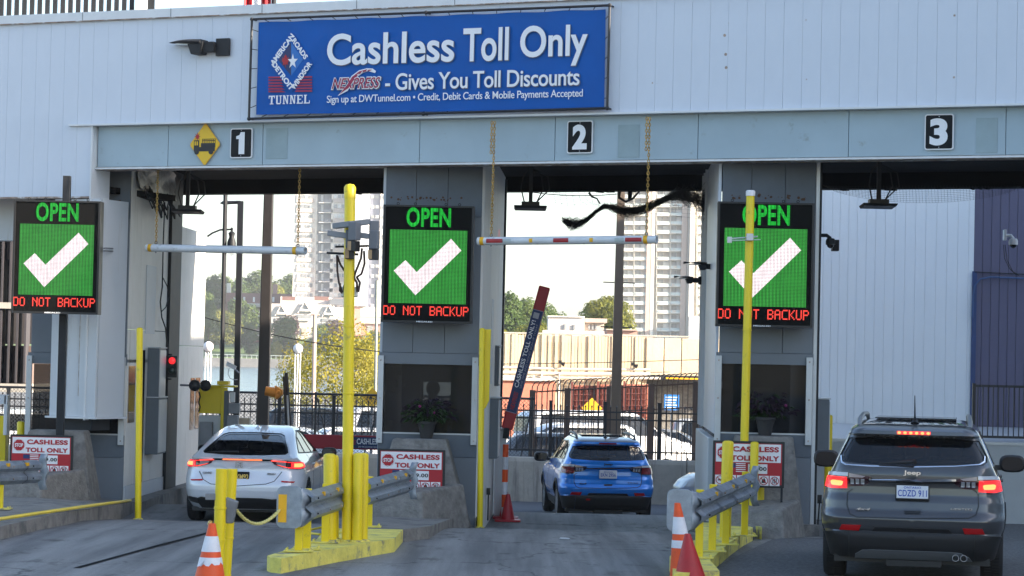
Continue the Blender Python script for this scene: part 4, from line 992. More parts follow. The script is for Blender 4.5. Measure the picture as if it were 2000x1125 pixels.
# ---------------------------------------------------------------- compact SUV (rear modelled closely)
SUVZ = [.25, .30, .36, .45, .50, .53, .58, .66, .69, .74, .83, .90, .98, 1.02, 1.05, 1.10, 1.15, 1.19, 1.22, 1.27, 1.34, 1.40, 1.46, 1.49, 1.505, 1.54, 1.57, 1.60, 1.62, 1.64]
def zi(tab): return [float(np.interp(z, [a for a, b in tab], [b for a, b in tab])) for z in SUVZ]
suv = Car(SUVZ, zi([(.25, .83), (.45, .88), (.57, .93), (.69, .94), (.83, .93), (.98, .90), (1.10, .855), (1.19, .81), (1.34, .745), (1.46, .69), (1.54, .655), (1.57, .63), (1.60, .59), (1.62, .54), (1.64, .44)]),
          zi([(.25, .16), (.30, .10), (.36, .05), (.45, .02), (.50, .012), (.53, .035), (.58, .012), (.66, .0), (.69, .015), (.74, .055), (.83, .07), (.90, .10), (.98, .105), (1.02, .10), (1.05, .055), (1.10, .055), (1.15, .065), (1.19, .085), (1.22, .12), (1.34, .21), (1.46, .29), (1.49, .30), (1.505, .20), (1.54, .205), (1.57, .27), (1.60, .45), (1.62, .70), (1.64, 1.25)]),
          zi([(.25, 4.3), (.5, 4.38), (.66, 4.39), (.83, 4.34), (.9, 4.25), (.98, 3.95), (1.02, 3.6), (1.05, 3.38), (1.15, 3.22), (1.34, 2.9), (1.46, 2.68), (1.54, 2.5), (1.60, 2.3), (1.64, 1.95)]),
          rc=zi([(.25, .3), (.7, .26), (1.1, .22), (1.2, .17), (1.5, .12), (1.64, .2)]), dc=zi([(.25, .32), (.7, .30), (1.1, .30), (1.2, .22), (1.5, .2), (1.64, .3)]), bul=.05, L=4.4)
def J(X, Y):
    dx = 1560+X/2.923-1779; dy = 740+Y/2.923-950
    return (dx+.0225*dy)/194, -(dy-.0225*dx)/194+.984
def jr(pts): return [('r', *J(*p)) for p in pts]
def make_suv(label, pnt, roof, loc, rot, plate, lit, rails, badge, emb_m, group=None):
    c = suv; t = thing('parked_suv' if False else 'compact_suv', label, 'car', loc, rot)
    def B(mb, n, m, par=t, **k): return mb.build(n, m, par, world=False, smooth=k.pop('smooth', True), **k)
    gl = [(-.655, 1.455), (-.4, 1.475), (0, 1.48), (.4, 1.475), (.655, 1.455), (.735, 1.30), (.735, 1.245), (.70, 1.215), (.35, 1.195), (0, 1.19), (-.35, 1.195), (-.70, 1.215), (-.735, 1.245), (-.735, 1.30)]
    GL = [('r', *p) for p in gl]
    arch_r, arch_f = circ(.86, .36, .40), circ(3.50, .36, .40)
    clipz = lambda pl: [(k, y, max(z, c.z0+.002)) for k, y, z in pl]
    SW = [('s', .62, 1.20), ('s', 2.95, 1.13), ('s', 2.30, 1.50), ('s', 1.2, 1.53), ('s', .78, 1.46)]
    ar, af = clipz(arch_r), clipz(arch_f)
    def dd(pl):
        o = []
        for p in pl:
            if not o or p != o[-1]: o.append(p)
        return o
    # openings on the shell, lower arches run off the bottom edge
    def archpoly(y0):
        return [('s', y0+.41*math.cos(a), .35+.41*math.sin(a)) for a in np.linspace(-.19, math.pi+.19, 24)]
    c.body([GL], [archpoly(.86), archpoly(3.50), SW], name='body', m=pnt, parent=t)
    # roof panel in its own colour
    if roof is not pnt:
        mb = MB(); zs = [1.545, 1.57, 1.60, 1.62, 1.64]; us = np.linspace(0, 1, 61); rings = []
        for z in zs: rings.append([c.pos(u, z)+c.nrm(u, z)*.004 for u in us]+[c.pos(-u, z)+c.nrm(-u, z)*.004 for u in us[::-1][1:-1]])
        n = len(rings[0]); mb.v = [tuple(p) for r_ in rings for p in r_]
        mb.f = [(i*n+k, i*n+(k+1) % n, (i+1)*n+(k+1) % n, (i+1)*n+k) for i in range(len(zs)-1) for k in range(n)]
        b = (len(zs)-1)*n; m_ = 61
        for k in range(m_-1):
            a, b2 = k, k+1; a2, b3 = (n-k) % n, (n-k-1) % n
            mb.f.append((b+a, b+b2, b+b3, b+a2))
        B(mb, 'roof_panel', roof)
    B(c.patch(GL, -.012, .008), 'rear_window', M_tint, smooth=True)
    inner = [(x*.955, 1.335+(z-1.335)*.88) for x, z in gl]
    B(c.patch(GL, -.008, .003, holes=[[('r', *p) for p in inner]]), 'window_border', M_frit)
    # chrome under and beside the rear glass
    if rails: B(c.strip(jr([(232, 440), (238, 478), (262, 490), (400, 497), (640, 501), (880, 496), (1018, 486), (1044, 470), (1046, 440)]), .016, .004), 'chrome_strip', M_chrome)
    # side windows + frames
    for sg in (-1, 1):
        o = B(c.patch(SW, -.01, .006, sg=sg), 'side_window', M_tintd)
        B(c.strip([('s', 1.35, 1.18), ('s', 1.28, 1.53)], .05, .0, .012, sg=sg), 'window_pillar', M_frit, o)
        B(c.strip([('s', 2.28, 1.16), ('s', 2.12, 1.515)], .05, .0, .012, sg=sg), 'window_pillar', M_frit, o)
        B(c.strip(SW, .02, .006, sg=sg, closed=True), 'window_trim', M_chrome if rails else M_frit)
        for y0 in (.86, 3.50):
            o_ = [('s', y0+.47*math.cos(a), .35+.47*math.sin(a)) for a in np.linspace(-.2, math.pi+.2, 24)]
            i_ = [('s', y0+.405*math.cos(a), .35+.405*math.sin(a)) for a in np.linspace(-.2, math.pi+.2, 24)]
            B(c.patch(o_+i_[::-1], .012, .02, sg=sg), 'arch_cladding', M_clad)
        sl_ = [('s', 1.28, .26), ('s', 3.08, .26), ('s', 3.02, .42), ('s', 1.32, .42)]
        B(c.patch(sl_, .012, .02, sg=sg), 'sill_cladding', M_clad)
        for yy in (1.36, 2.42):
            B(c.strip([('s', yy-.03, 1.17), ('s', yy+.02, .8), ('s', yy+.04, .44)], .007, .002, sg=sg), 'door_gap', M_blk)
        for yy in (1.05+.45, 2.5): 
            p = c.pos(*c.side(yy, 1.02, sg)); mb = MB(); mb.box(p.x-.012 if sg > 0 else p.x-.03, p.x+.03 if sg > 0 else p.x+.012, yy-.09, yy+.09, 1.0, 1.03); B(mb, 'door_handle', pnt, bevel=.008, smooth=False)
        mb = MB(); y0 = 0
        for yc in (.86, 3.5): mb.box(*sorted((sg*.45, sg*.5)), yc-.42, yc+.42, .26, .78); mb.box(*sorted((sg*.5, sg*.86)), yc-.42, yc+.42, .78, .80)
        B(mb, 'wheel_housing', M_blk, smooth=False)
    # bumper cladding and silver skid
    low = [('r', -.872, .44), ('r', -.885, .49), ('r', -.80, .51), ('r', -.5, .525), ('r', 0, .53), ('r', .5, .525), ('r', .80, .51), ('r', .885, .49), ('r', .872, .44), ('r', .80, .27), ('r', .0, .262), ('r', -.80, .27)]
    lowL = [('s', .44, .42), ('s', .44, .52), ('r', -.70, .52), ('r', -.5, .525), ('r', 0, .53), ('r', .5, .525)]
    fullc = [('r', -.62, .515), ('r', 0, .53), ('r', .62, .515), ('r', .62, .262), ('r', -.62, .262)]
    B(c.patch(fullc, .014, .03), 'bumper_cladding', M_clad)
    for sg in (-1, 1): B(c.patch([('r', .622, .515), ('s', .42, .50), ('s', .42, .27), ('r', .622, .262)], .014, .03, sg=sg), 'bumper_cladding', M_clad)
    sk = [('r', -.565, .262), ('r', -.56, .30), ('r', -.49, .345), ('r', -.40, .352), ('r', .40, .352), ('r', .49, .345), ('r', .57, .30), ('r', .60, .262)]
    if rails: B(c.patch(sk, .022, .02), 'skid_plate', M_silver)
    else:
        B(c.patch([('r', -.25, .36), ('r', .25, .36), ('r', .22, .46), ('r', -.22, .46)], .018, .02), 'tow_hatch', M_blk)
        B(c.patch([('r', -.42, .44), ('r', -.34, .44), ('r', -.34, .465), ('r', -.42, .465)], .022, .02), 'tow_hook', M_refl)
    gr = [('r', -.40, .522), ('r', .40, .522), ('r', .37, .572), ('r', -.37, .572)]
    B(c.patch(gr, .006, .01), 'bumper_grille', M_blk)
    for sg in (-1, 1):
        rf = [J(920, 845), J(1030, 848), J(1043, 880), J(932, 880)]
        B(c.patch([('r', abs(x)-.0, z) for x, z in rf], .010, .012, sg=sg), 'reflector', M_refl)
    # tailgate outline
    tg = jr([(300, 630), (272, 650), (268, 720), (285, 770), (325, 788), (640, 792), (955, 788), (995, 770), (1010, 720), (1008, 650), (980, 628)])
    B(c.strip(tg, .012, .003), 'tailgate_gap', M_blk)
    B(c.strip(jr([(395, 575), (640, 577), (885, 574)]), .022, .012, .02), 'tailgate_lip', M_chrome if rails else M_blk)
    # tail lights
    for sg in (-1, 1):
        outl = [('s', .40, 1.09), ('r', .80, 1.112), ('r', .70, 1.113), ('r', .41, 1.072), ('r', .405, 1.055), ('r', .43, 1.02), ('r', .50, .978), ('r', .63, .968), ('r', .645, .932), ('r', .80, .928), ('s', .36, .94)]
        h = B(c.patch(outl, .010, .03, sg=sg), 'tail_light', M_lensd)
        B(c.patch([('s', .38, 1.093), ('r', .79, 1.108), ('r', .645, 1.108), ('r', .645, 1.075), ('s', .38, 1.07)], .016, .01, sg=sg), 'clear_lens', M_lensc, h)
        B(c.patch([('r', .635, 1.103), ('r', .50, 1.083), ('r', .47, 1.078), ('r', .50, 1.062), ('r', .635, 1.064)], .015, .008, sg=sg), 'clear_lens', mat('hazy_lens', (.30, .26, .28), .12, var=0, coat=1), h)
        if lit:
            B(c.patch([('s', .36, 1.06), ('r', .80, 1.064), ('r', .655, 1.064), ('r', .655, .95), ('r', .80, .942), ('s', .33, .955)], .019, .006, sg=sg), 'lit_lens', M_litr, h)
            B(c.patch(sm([('r', .69, 1.04), ('r', .805, 1.04), ('r', .80, .972), ('r', .70, .972)]), .026, .006, sg=sg), 'brake_core', M_lito, h)
        else:
            B(c.patch([('s', .36, 1.06), ('r', .80, 1.064), ('r', .655, 1.064), ('r', .655, .95), ('r', .80, .942), ('s', .33, .955)], .019, .006, sg=sg), 'red_lens', M_lensr, h)
        for k in range(3):
            xx = .48+k*.052; B(c.patch([('r', xx, 1.052), ('r', xx+.036, 1.054), ('r', xx+.036, .998), ('r', xx, .996)], .019, .006, sg=sg), 'lamp_cell', M_lensc, h)
    # spoiler brake lamp
    if lit:
        for k in range(6):
            mb = MB(); p = c.pos(0, 1.525); mb.sphere((-.145+k*.058, p.y-.012, 1.523), .017, 8, (1.1, .4, .9)); B(mb, 'brake_lamp_cell', M_lito)
        B(c.patch([('r', -.165, 1.513), ('r', .165, 1.513), ('r', .17, 1.535), ('r', -.17, 1.535)], .008, .01), 'high_brake_lamp', M_litr)
    else: B(c.patch([('r', -.17, 1.51), ('r', .17, 1.51), ('r', .17, 1.53), ('r', -.17, 1.53)], .008, .01), 'high_brake_lamp', M_lensr)
    # plate
    mb = MB(); x0, zt = J(548, 597); x1, zb = J(733, 690); x0, x1 = x0-.005, x1+.003; yp = .035
    fr = MB(); fr.box(x0, x1, yp, yp+.10, zb, zt); fr = B(fr, 'plate_frame', M_blk if plate[1] else M_plate, smooth=False, bevel=.008)
    mb.box(x0+.012, x1-.012, yp-.004, yp-.001, zb+.018, zt-.012); B(mb, 'licence_plate', M_plate, smooth=False)
    mb = MB(); add_text(mb, plate[0], x0+.025, x1-.025, zb+.035, zt-.055, yp-.0045, bold=.012, space=1.05); B(mb, 'plate_text', M_plateb, fr, smooth=False)
    mb = MB(); add_text(mb, plate[2], -.085, .085, zt-.043, zt-.02, yp-.0045, bold=.01, space=1.1); B(mb, 'plate_heading', M_plateb, fr, smooth=False)
    # lettering
    def ltr(s, X0_, X1_, Y0_, Y1_, m, bold, off=.012, shear=0):
        xa, zt2 = J(X0_, Y0_); xb, zb2 = J(X1_, Y1_); ym = c.pos(*c.rear((xa+xb)/2, (zt2+zb2)/2)).y-off
        mb = MB(); add_text(mb, s, xa, xb, zb2, zt2, ym, .01, bold=bold, shear=shear); B(mb, 'lettering', m, smooth=False)
    ltr('Jeep', 590, 688, 518, 552, emb_m, .03, .02); ltr(badge[0], 318, 402, 733, 750, emb_m, .02, shear=.3); ltr(badge[1], 853, 975, 731, 744, emb_m, .01, shear=.2)
    hd = [J(585, 730), J(693, 730), J(690, 768), J(588, 768)]
    B(c.patch(sm([('r', *p) for p in hd]), .004, .01), 'tailgate_handle', pnt); B(c.patch([('r', *J(590, 750)), ('r', *J(688, 750)), ('r', *J(680, 768)), ('r', *J(598, 768))], .008, .004), 'handle_recess', M_blk)
    # wiper
    mb = MB(); p1 = J(450, 488); p2 = J(650, 472)
    ya = c.pos(*c.rear(*p1)).y; yb = c.pos(*c.rear(*p2)).y
    mb.tube([(p2[0]+.0, yb-.03, p2[1]+.0), (.0, ya-.04, p1[1]+.04), (p1[0], ya-.03, p1[1]+.012)], [.03, .022, .006], 8); B(mb, 'rear_wiper', M_blk)
    # antenna, roof rails, sunroof
    mb = MB(); mb.tube([(0, .62, 1.60), (0, .66, 1.655), (0.0, .60, 1.67)], [.05, .02, .012], 8).tube([(0, .62, 1.66), (.0, .42, 1.66+.24)], [.009, .004], 6)
    B(mb, 'antenna', M_blk)
    for sg in (-1, 1):
        mb = MB(); xx = .56 if rails else .565; mb.tube([(sg*xx, .50, 1.575), (sg*(xx-.0), .62, 1.645), (sg*(xx-.01), 1.2, 1.685), (sg*(xx-.02), 2.0, 1.675), (sg*(xx-.02), 2.25, 1.61)], [.022, .026, .024, .024, .018], 8)
        B(mb, 'roof_rail', M_silver if rails else M_blk)
    mb = MB(); mb.box(-.42, .42, 1.0, 1.9, 1.648, 1.660); B(mb, 'sunroof', M_frit, smooth=False, bevel=.004)
    # underside, exhaust
    mb = MB(); mb.box(-.78, .78, .25, 4.1, .20, .27).box(-.25, .3, .12, .4, .18, .24); B(mb, 'underbody', M_blk, smooth=False)
    mb = MB(); mb.tube([(-.62, .86, .34), (.62, .86, .34)], .04, 8); B(mb, 'axle', M_blk)
    if rails:
        mb = MB()
        for x in (.44, .52): mb.lathe([(.036, 0), (.036, .2), (.028, .2), (.028, .01)], 14, Matrix.Translation((x, .05+.2, .285)) @ Matrix.Rotation(math.pi/2, 4, 'X'))
        B(mb, 'exhaust_tips', M_chrome)
    add_wheels(c, t, .35, .225, (.86, 3.50), .80)
    seats(t, .95, .55, .7, 1.22); mirror(c, t, 2.95, 1.14, .90, M_blk, 1.15)
    mb = MB(); mb.box(-.7, .7, .4, 3.2, .60, .68); B(mb, 'cabin_floor', M_blk, smooth=False)
    return t
M_pgrey = paint('granite_grey_paint', (.058, .060, .066), .4); M_pblue = paint('bright_blue_paint', (.004, .20, .70), .3); M_pblk = paint('black_roof_paint', (.01, .01, .012), .2)
pj = W(1781, 1000, 24.75)
make_suv('grey compact SUV with lit brake lights and plate CDZD 911 in lane three', M_pgrey, M_pgrey, (pj.x, 24.75, gz(25.6)+.0), R(-10.6), ('CDZD 911', True, 'ONTARIO'), True, True, ('4x4', 'LIMITED'), M_chrome)
pj = W(1189, 900, 47.2)
make_suv('bright blue compact SUV with a black roof leaving lane two', M_pblue, M_pblk, (pj.x, 47.2, gz(48.5)-.0), R(4.6), ('EKN 2956', False, 'MICHIGAN'), False, False, ('4x4', 'TRAIL'), M_blk)

# ---------------------------------------------------------------- white hatchback
HZ = [.22, .28, .34, .42, .50, .58, .64, .70, .76, .82, .88, .93, .965, .985, 1.0, 1.03, 1.07, 1.12, 1.18, 1.24, 1.29, 1.33, 1.36, 1.385, 1.40, 1.41]
def hz_(tab): return [float(np.interp(z, [a for a, b in tab], [b for a, b in tab])) for z in HZ]
hat = Car(HZ, hz_([(.22, .80), (.34, .86), (.5, .895), (.62, .90), (.76, .895), (.88, .865), (.965, .81), (1.03, .765), (1.12, .71), (1.24, .64), (1.33, .58), (1.385, .52), (1.41, .42)]),
          hz_([(.22, .2), (.28, .12), (.34, .06), (.42, .02), (.5, .0), (.6, .0), (.66, .03), (.72, .07), (.82, .09), (.93, .075), (.965, .055), (.985, .05), (1.0, .11), (1.03, .24), (1.07, .38), (1.12, .56), (1.18, .78), (1.24, 1.02), (1.29, 1.25), (1.33, 1.45), (1.36, 1.65), (1.385, 1.85), (1.41, 2.15)]),
          hz_([(.22, 4.5), (.5, 4.66), (.62, 4.65), (.76, 4.5), (.85, 4.1), (.93, 3.7), (.98, 3.5), (1.12, 3.2), (1.24, 2.95), (1.33, 2.72), (1.41, 2.4)]),
          rc=hz_([(.22, .3), (.7, .28), (.93, .26), (1.0, .14), (1.41, .12)]), dc=hz_([(.22, .4), (.7, .42), (.93, .40), (1.0, .25), (1.41, .2)]), bul=.09, L=4.65)
def Cc(X, Y):
    dx = 340+X/2.78-478.5; dy = 720+Y/2.78-900
    return (dx+.0225*dy)/137, -(dy-.0225*dx)/137+.903
def cr(pts): return [('r', *Cc(*p)) for p in pts]
def make_hatch(loc, rot):
    c = hat; t = thing('hatchback', 'white hatchback with a full-width lit tail light bar stopped in lane one', 'car', loc, rot)
    m = paint('pearl_white_paint', (.66, .68, .72), .15)
    def B(mb, n, m, par=t, **k): return mb.build(n, m, par, world=False, smooth=k.pop('smooth', True), **k)
    gl = [(-.40, 1.315), (0, 1.325), (.40, 1.315), (.47, 1.29), (.60, 1.12), (.635, 1.06), (.60, 1.035), (.3, 1.022), (0, 1.018), (-.3, 1.022), (-.60, 1.035), (-.635, 1.06), (-.60, 1.12), (-.47, 1.29)]
    GL = [('r', *p) for p in gl]
    SW = [('s', .78, 1.05), ('s', 3.05, .98), ('s', 2.45, 1.335), ('s', 1.95, 1.345), ('s', 1.35, 1.24)]
    def arch(y0, r): return [('s', y0+r*math.cos(a), .325+r*math.sin(a)) for a in np.linspace(-.2, math.pi+.2, 24)]
    c.body([GL], [arch(.95, .37), arch(3.68, .37), SW], name='body', m=m, parent=t)
    B(c.patch(GL, -.012, .008), 'rear_window', M_tint)
    B(c.patch(GL, -.008, .003, holes=[[('r', x*.94, 1.17+(z-1.17)*.86) for x, z in gl]]), 'window_border', M_frit)
    for sg in (-1, 1):
        o = B(c.patch(SW, -.008, .006, sg=sg), 'side_window', M_tintd)
        B(c.strip([('s', 1.55, 1.02), ('s', 1.62, 1.30)], .05, .0, .012, sg=sg), 'window_pillar', M_frit, o)
        B(c.strip([('s', 2.35, 1.0), ('s', 2.22, 1.34)], .05, .0, .012, sg=sg), 'window_pillar', M_frit, o)
        B(c.strip(SW, .018, .006, sg=sg, closed=True), 'window_trim', M_blk)
        for yy in (1.55, 2.55): B(c.strip([('s', yy-.03, 1.0), ('s', yy+.02, .7), ('s', yy+.06, .3)], .007, .002, sg=sg), 'door_gap', M_blk)
        for yy in (1.68, 2.66):
            p = c.pos(*c.side(yy, .86, sg)); mb = MB(); mb.box(*sorted((p.x-.01*sg, p.x+.035*sg)), yy-.09, yy+.09, .845, .87); B(mb, 'door_handle', m, bevel=.008, smooth=False)
        mb = MB()
        for yc in (.95, 3.68): mb.box(*sorted((sg*.43, sg*.48)), yc-.4, yc+.4, .23, .72).box(*sorted((sg*.48, sg*.84)), yc-.38, yc+.38, .70, .715)
        B(mb, 'wheel_housing', M_blk, smooth=False)
        # lamps
        L1 = [('s', .62, .915), ('s', .50, .925), ('r', .80, .935), ('r', .66, .955), ('r', .46, .955), ('r', .43, .945), ('r', .46, .90), ('r', .50, .882), ('r', .70, .835), ('r', .80, .825), ('s', .45, .83), ('s', .60, .85)]
        h = B(c.patch(L1, .010, .03, sg=sg), 'tail_light', M_lensd)
        B(c.patch([('r', .63, .935), ('r', .50, .938), ('r', .49, .915), ('r', .53, .890), ('r', .63, .868)], .016, .01, sg=sg), 'clear_lens', mat('hazy_lens', (.3, .3, .3)), h)
        B(c.patch([('s', .58, .905), ('s', .48, .915), ('r', .80, .928), ('r', .655, .945), ('r', .645, .93), ('r', .70, .918), ('r', .70, .855), ('r', .66, .862), ('r', .66, .845), ('r', .80, .833), ('s', .45, .84), ('s', .57, .86)], .018, .006, sg=sg), 'lit_lens', M_litr, h)
        B(c.patch([('r', .735, .905), ('r', .81, .90), ('s', .42, .89), ('s', .42, .865), ('r', .80, .855), ('r', .735, .858)], .024, .006, sg=sg), 'brake_core', M_lito, h)
        B(c.patch([('r', .64, .95), ('r', .42, .962), ('r', .42, .953), ('r', .64, .938)], .020, .006, sg=sg), 'lit_bar', M_litred, h)
        B(c.patch([('r', .50, .893), ('r', .52, .893), ('r', .66, .858), ('r', .64, .852)], .020, .006, sg=sg), 'lit_bar', M_litred, h)
        B(c.patch([('r', .58, .66), ('r', .77, .65), ('r', .75, .63), ('r', .58, .64)], .006, .01, sg=sg), 'reflector', M_refl)
    B(c.patch([('r', -.44, .970), ('r', 0, .974), ('r', .44, .970), ('r', .44, .948), ('r', 0, .952), ('r', -.44, .948)], .008, .01), 'lamp_band', M_frit)
    B(c.patch([('r', -.29, .969), ('r', 0, .971), ('r', .29, .969), ('r', .29, .958), ('r', 0, .960), ('r', -.29, .958)], .018, .008), 'lit_bar', mat('lit_amber_bar', (.5, .1, .03), .2, var=0, emit=(1, .16, .05), es=EM*2.6))
    tg = cr([(140, 545), (165, 590), (210, 615), (365, 625), (520, 615), (565, 600), (605, 548)])
    B(c.strip(tg, .010, .003), 'tailgate_gap', M_blk)
    low = [('r', -.66, .38), ('r', -.60, .40), ('r', -.45, .385), ('r', -.3, .40), ('r', .3, .40), ('r', .45, .385), ('r', .60, .40), ('r', .66, .38), ('r', .64, .30), ('r', .60, .235), ('r', -.60, .235), ('r', -.64, .30)]
    B(c.patch(low, .008, .02), 'lower_bumper', M_clad)
    for sg in (-1, 1): B(c.patch([('r', .662, .385), ('r', .80, .40), ('r', .82, .37), ('r', .78, .325), ('r', .645, .30)], .008, .02, sg=sg), 'bumper_vent', M_blk)
    B(c.strip(cr([(165, 500), (260, 510), (330, 535), (400, 538), (460, 515), (600, 500)]), .02, .006, .02), 'tailgate_crease', m)
    x0, zt = Cc(318, 545); x1, zb = Cc(424, 610); mb = MB(); mb.box(x0-.01, x1, .045, .12, zb, zt); pl = B(mb, 'licence_plate', M_numbk, smooth=False, bevel=.006)
    mb = MB(); add_text(mb, '8SXM92', x0+.01, x1-.012, zb+.045, zt-.035, .043, bold=.02); B(mb, 'plate_text', mat('plate_gold', (.75, .50, .12), .5, var=0), pl, smooth=False)
    mb = MB(); mb.box(x1-.05, x1-.02, .042, .044, zb+.015, zb+.04); B(mb, 'plate_sticker', M_refl, pl, smooth=False)
    def ltr(s, a, b, mm, bold, shear=0, off=.012):
        xa, zt2 = Cc(*a); xb, zb2 = Cc(*b); ym = c.pos(*c.rear((xa+xb)/2, (zt2+zb2)/2)).y-off
        mb = MB(); add_text(mb, s, xa, xb, zb2, zt2, ym, .02, bold=bold, shear=shear); B(mb, 'lettering', mm, smooth=False)
    ltr('CIVIC', (160, 546), (212, 556), M_silver, .02, .1); ltr('SPORT', (525, 554), (574, 562), M_silver, .02, .1)
    # H emblem in a rounded frame
    xc, zc = Cc(366, 508); y = c.pos(0, zc).y-.016
    mb = MB(); w_, h_ = .052, .046
    def rr(w, h, k=6):
        o = []
        for cx, cz, a0 in ((w-.012, h-.012, 0), (-w+.012, h-.012, 90), (-w+.012, -h+.012, 180), (w-.012, -h+.012, 270)):
            o += [(xc+cx+.012*math.cos(R(a0+90*i/k)), zc+cz+.012*math.sin(R(a0+90*i/k))) for i in range(k+1)]
        return o
    A, Bp = rr(w_, h_), rr(w_-.007, h_-.007); n = len(A)
    mb.v = [(a, y, b) for a, b in A]+[(a, y, b) for a, b in Bp]; mb.f = [(i, (i+1) % n, n+(i+1) % n, n+i) for i in range(n)]
    mb.prism([(xc-.032, zc+.034), (xc-.020, zc+.034), (xc-.014, zc-.034), (xc-.026, zc-.034)], y-.002, y+.004, 'y').prism([(xc+.032, zc+.034), (xc+.020, zc+.034), (xc+.014, zc-.034), (xc+.026, zc-.034)], y-.002, y+.004, 'y').box(xc-.02, xc+.02, y-.003, y+.004, zc-.006, zc+.008)
    B(mb, 'emblem', M_chrome, smooth=False)
    mb = MB(); p = c.pos(0, 1.37); mb.hexa([(-.03, 1.75, 1.36), (.03, 1.75, 1.36), (.012, 2.0, 1.39), (-.012, 2.0, 1.39), (-.008, 1.79, 1.425), (.008, 1.79, 1.425), (.004, 1.95, 1.40), (-.004, 1.95, 1.40)]); B(mb, 'antenna', m, bevel=.005)
    mb = MB(); mb.box(-.76, .76, .3, 4.3, .18, .24); B(mb, 'underbody', M_blk, smooth=False)
    add_wheels(c, t, .325, .22, (.95, 3.68), .79, 5); mb = MB(); mb.tube([(-.6, .95, .3), (.6, .95, .3)], .04, 8); B(mb, 'axle', M_blk)
    seats(t, 1.5, .52, .6, 1.02, yf_=2.35); mirror(c, t, 3.0, .98, .86, M_blk, .95)
    mb = MB(); mb.box(-.66, .66, .5, 3.4, .55, .6); B(mb, 'cabin_floor', M_blk, smooth=False)
    mb = MB(); mb.tube([Vector(c.pos(-.05, 1.05))+Vector((0, -.01, .015)), Vector(c.pos(-.28, 1.04))+Vector((0, -.01, .015))], [.018, .008], 6); B(mb, 'rear_wiper', M_blk)
    return t
pj = W(471, 950, 36.2)
make_hatch((pj.x, 36.2, gz(37.1)), R(-1.5))
# ================================================================ BEHIND THE PLAZA
# road barrier and black iron fence
YB = 55.2
bw = thing('road_barrier', 'low concrete barrier wall across the road beyond the lanes', 'barrier', loc=(-9, YB, -1))
x = -14; k = 0; rb_ = random.Random(2)
while x < 12:
    mb = MB(); t_ = rb_.uniform(0, .012); mb.prism([(YB-.16, -1.1), (YB-.13, .0), (YB-.10, W(1150, 896, YB).z+t_), (YB+.12, W(1150, 896, YB).z+t_), (YB+.16, -1.1)], x+.01, x+2.99, 'x', None)
    mb.build('barrier_segment', M_concp, bw, bevel=.015); x += 3; k += 1
YF = 56.3
zf0, zf1 = W(1150, 886, YF).z, W(1150, 793, YF).z
fc = thing('iron_fence', 'black iron picket fence above the road barrier', 'fence', loc=(0, YF, 0))
mb = MB(); mb.box(-.011, .011, -.011, .011, zf0, zf1-.03).lathe([(.016, zf1-.03), (.02, zf1-.01), (.001, zf1+.03)], 6); pkt = mb.mesh('picket', M_iron)
mb = MB(); mb.box(-.04, .04, -.04, .04, zf0-.3, zf1+.09).box(-.048, .048, -.048, .048, zf1+.09, zf1+.11); pst = mb.mesh('post', M_iron)
xa, xb = W(-20, 800, YF).x, W(1380, 800, YF).x
posts = [W(p, 800, YF).x for p in (1010, 1076, 1141, 1246, 1348, 600, 503, 715, 830, 400, 300)]
posts = [W(p, 800, YF).x for p in range(-90, 1380, 106)]
for p in posts: inst('post', pst, fc, (p, 0, 0))
x = xa
while x < xb:
    if not any(abs(x-p) < .07 for p in posts): inst('picket', pkt, fc, (x, 0, 0))
    x += .142
for z in (zf0+.06, zf1-.13, zf1-.30): mb = MB(); mb.box(xa, xb, YF-.025, YF+.025, z-.018, z+.018); mb.build('rail', M_iron, fc)
# chain link fence behind, left part
YC = 60
def chain_mat():
    m = bpy.data.materials.new('chain_link'); m.use_nodes = True; n = m.node_tree.nodes; L = m.node_tree.links; b = n['Principled BSDF']
    b.inputs['Base Color'].default_value = (.05, .05, .055, 1); b.inputs['Roughness'].default_value = .5
    tc = n.new('ShaderNodeTexCoord'); sp = n.new('ShaderNodeSeparateXYZ'); L.new(tc.outputs['Object'], sp.inputs[0]); res = []
    for op in ('ADD', 'SUBTRACT'):
        a = n.new('ShaderNodeMath'); a.operation = op; L.new(sp.outputs[0], a.inputs[0]); L.new(sp.outputs[2], a.inputs[1])
        m2 = n.new('ShaderNodeMath'); m2.operation = 'MULTIPLY'; m2.inputs[1].default_value = 11; L.new(a.outputs[0], m2.inputs[0])
        f = n.new('ShaderNodeMath'); f.operation = 'FRACT'; L.new(m2.outputs[0], f.inputs[0])
        c = n.new('ShaderNodeMath'); c.operation = 'LESS_THAN'; c.inputs[1].default_value = .14; L.new(f.outputs[0], c.inputs[0]); res.append(c.outputs[0])
    mx = n.new('ShaderNodeMath'); mx.operation = 'MAXIMUM'; L.new(res[0], mx.inputs[0]); L.new(res[1], mx.inputs[1]); L.new(mx.outputs[0], b.inputs['Alpha']); return m
M_chain = chain_mat()
cf = thing('chain_link_fence', 'chain link fence with a black top rail behind the iron fence', 'fence', loc=(0, YC, 0))
ct = W(600, 769, YC).z
xl, xr_ = W(-40, 770, YC).x, W(1045, 770, YC).x
mb = MB(); mb.tube([(xl, YC, ct), (xr_, YC, ct)], .028, 8); mb.build('top_rail', M_iron, cf)
mb = MB(); mb.tube([(xl, YC, -.9), (xr_, YC, -.9)], .02, 8); mb.build('bottom_rail', M_iron, cf)
for p in (460, 617, 745, 880, 1040, 330, 200, 60): q = W(p, 770, YC).x; mb = MB(); mb.tube([(q, YC, -1.1), (q, YC, ct+.05)], .034, 8); mb.build('post', M_iron, cf)
for a, b in ((620, 655), (745, 700), (1040, 1010)): mb = MB(); mb.tube([(W(a, 780, YC).x, YC, ct-.1), (W(b, 860, YC).x, YC, -.6)], .018, 6); mb.build('brace', M_iron, cf)
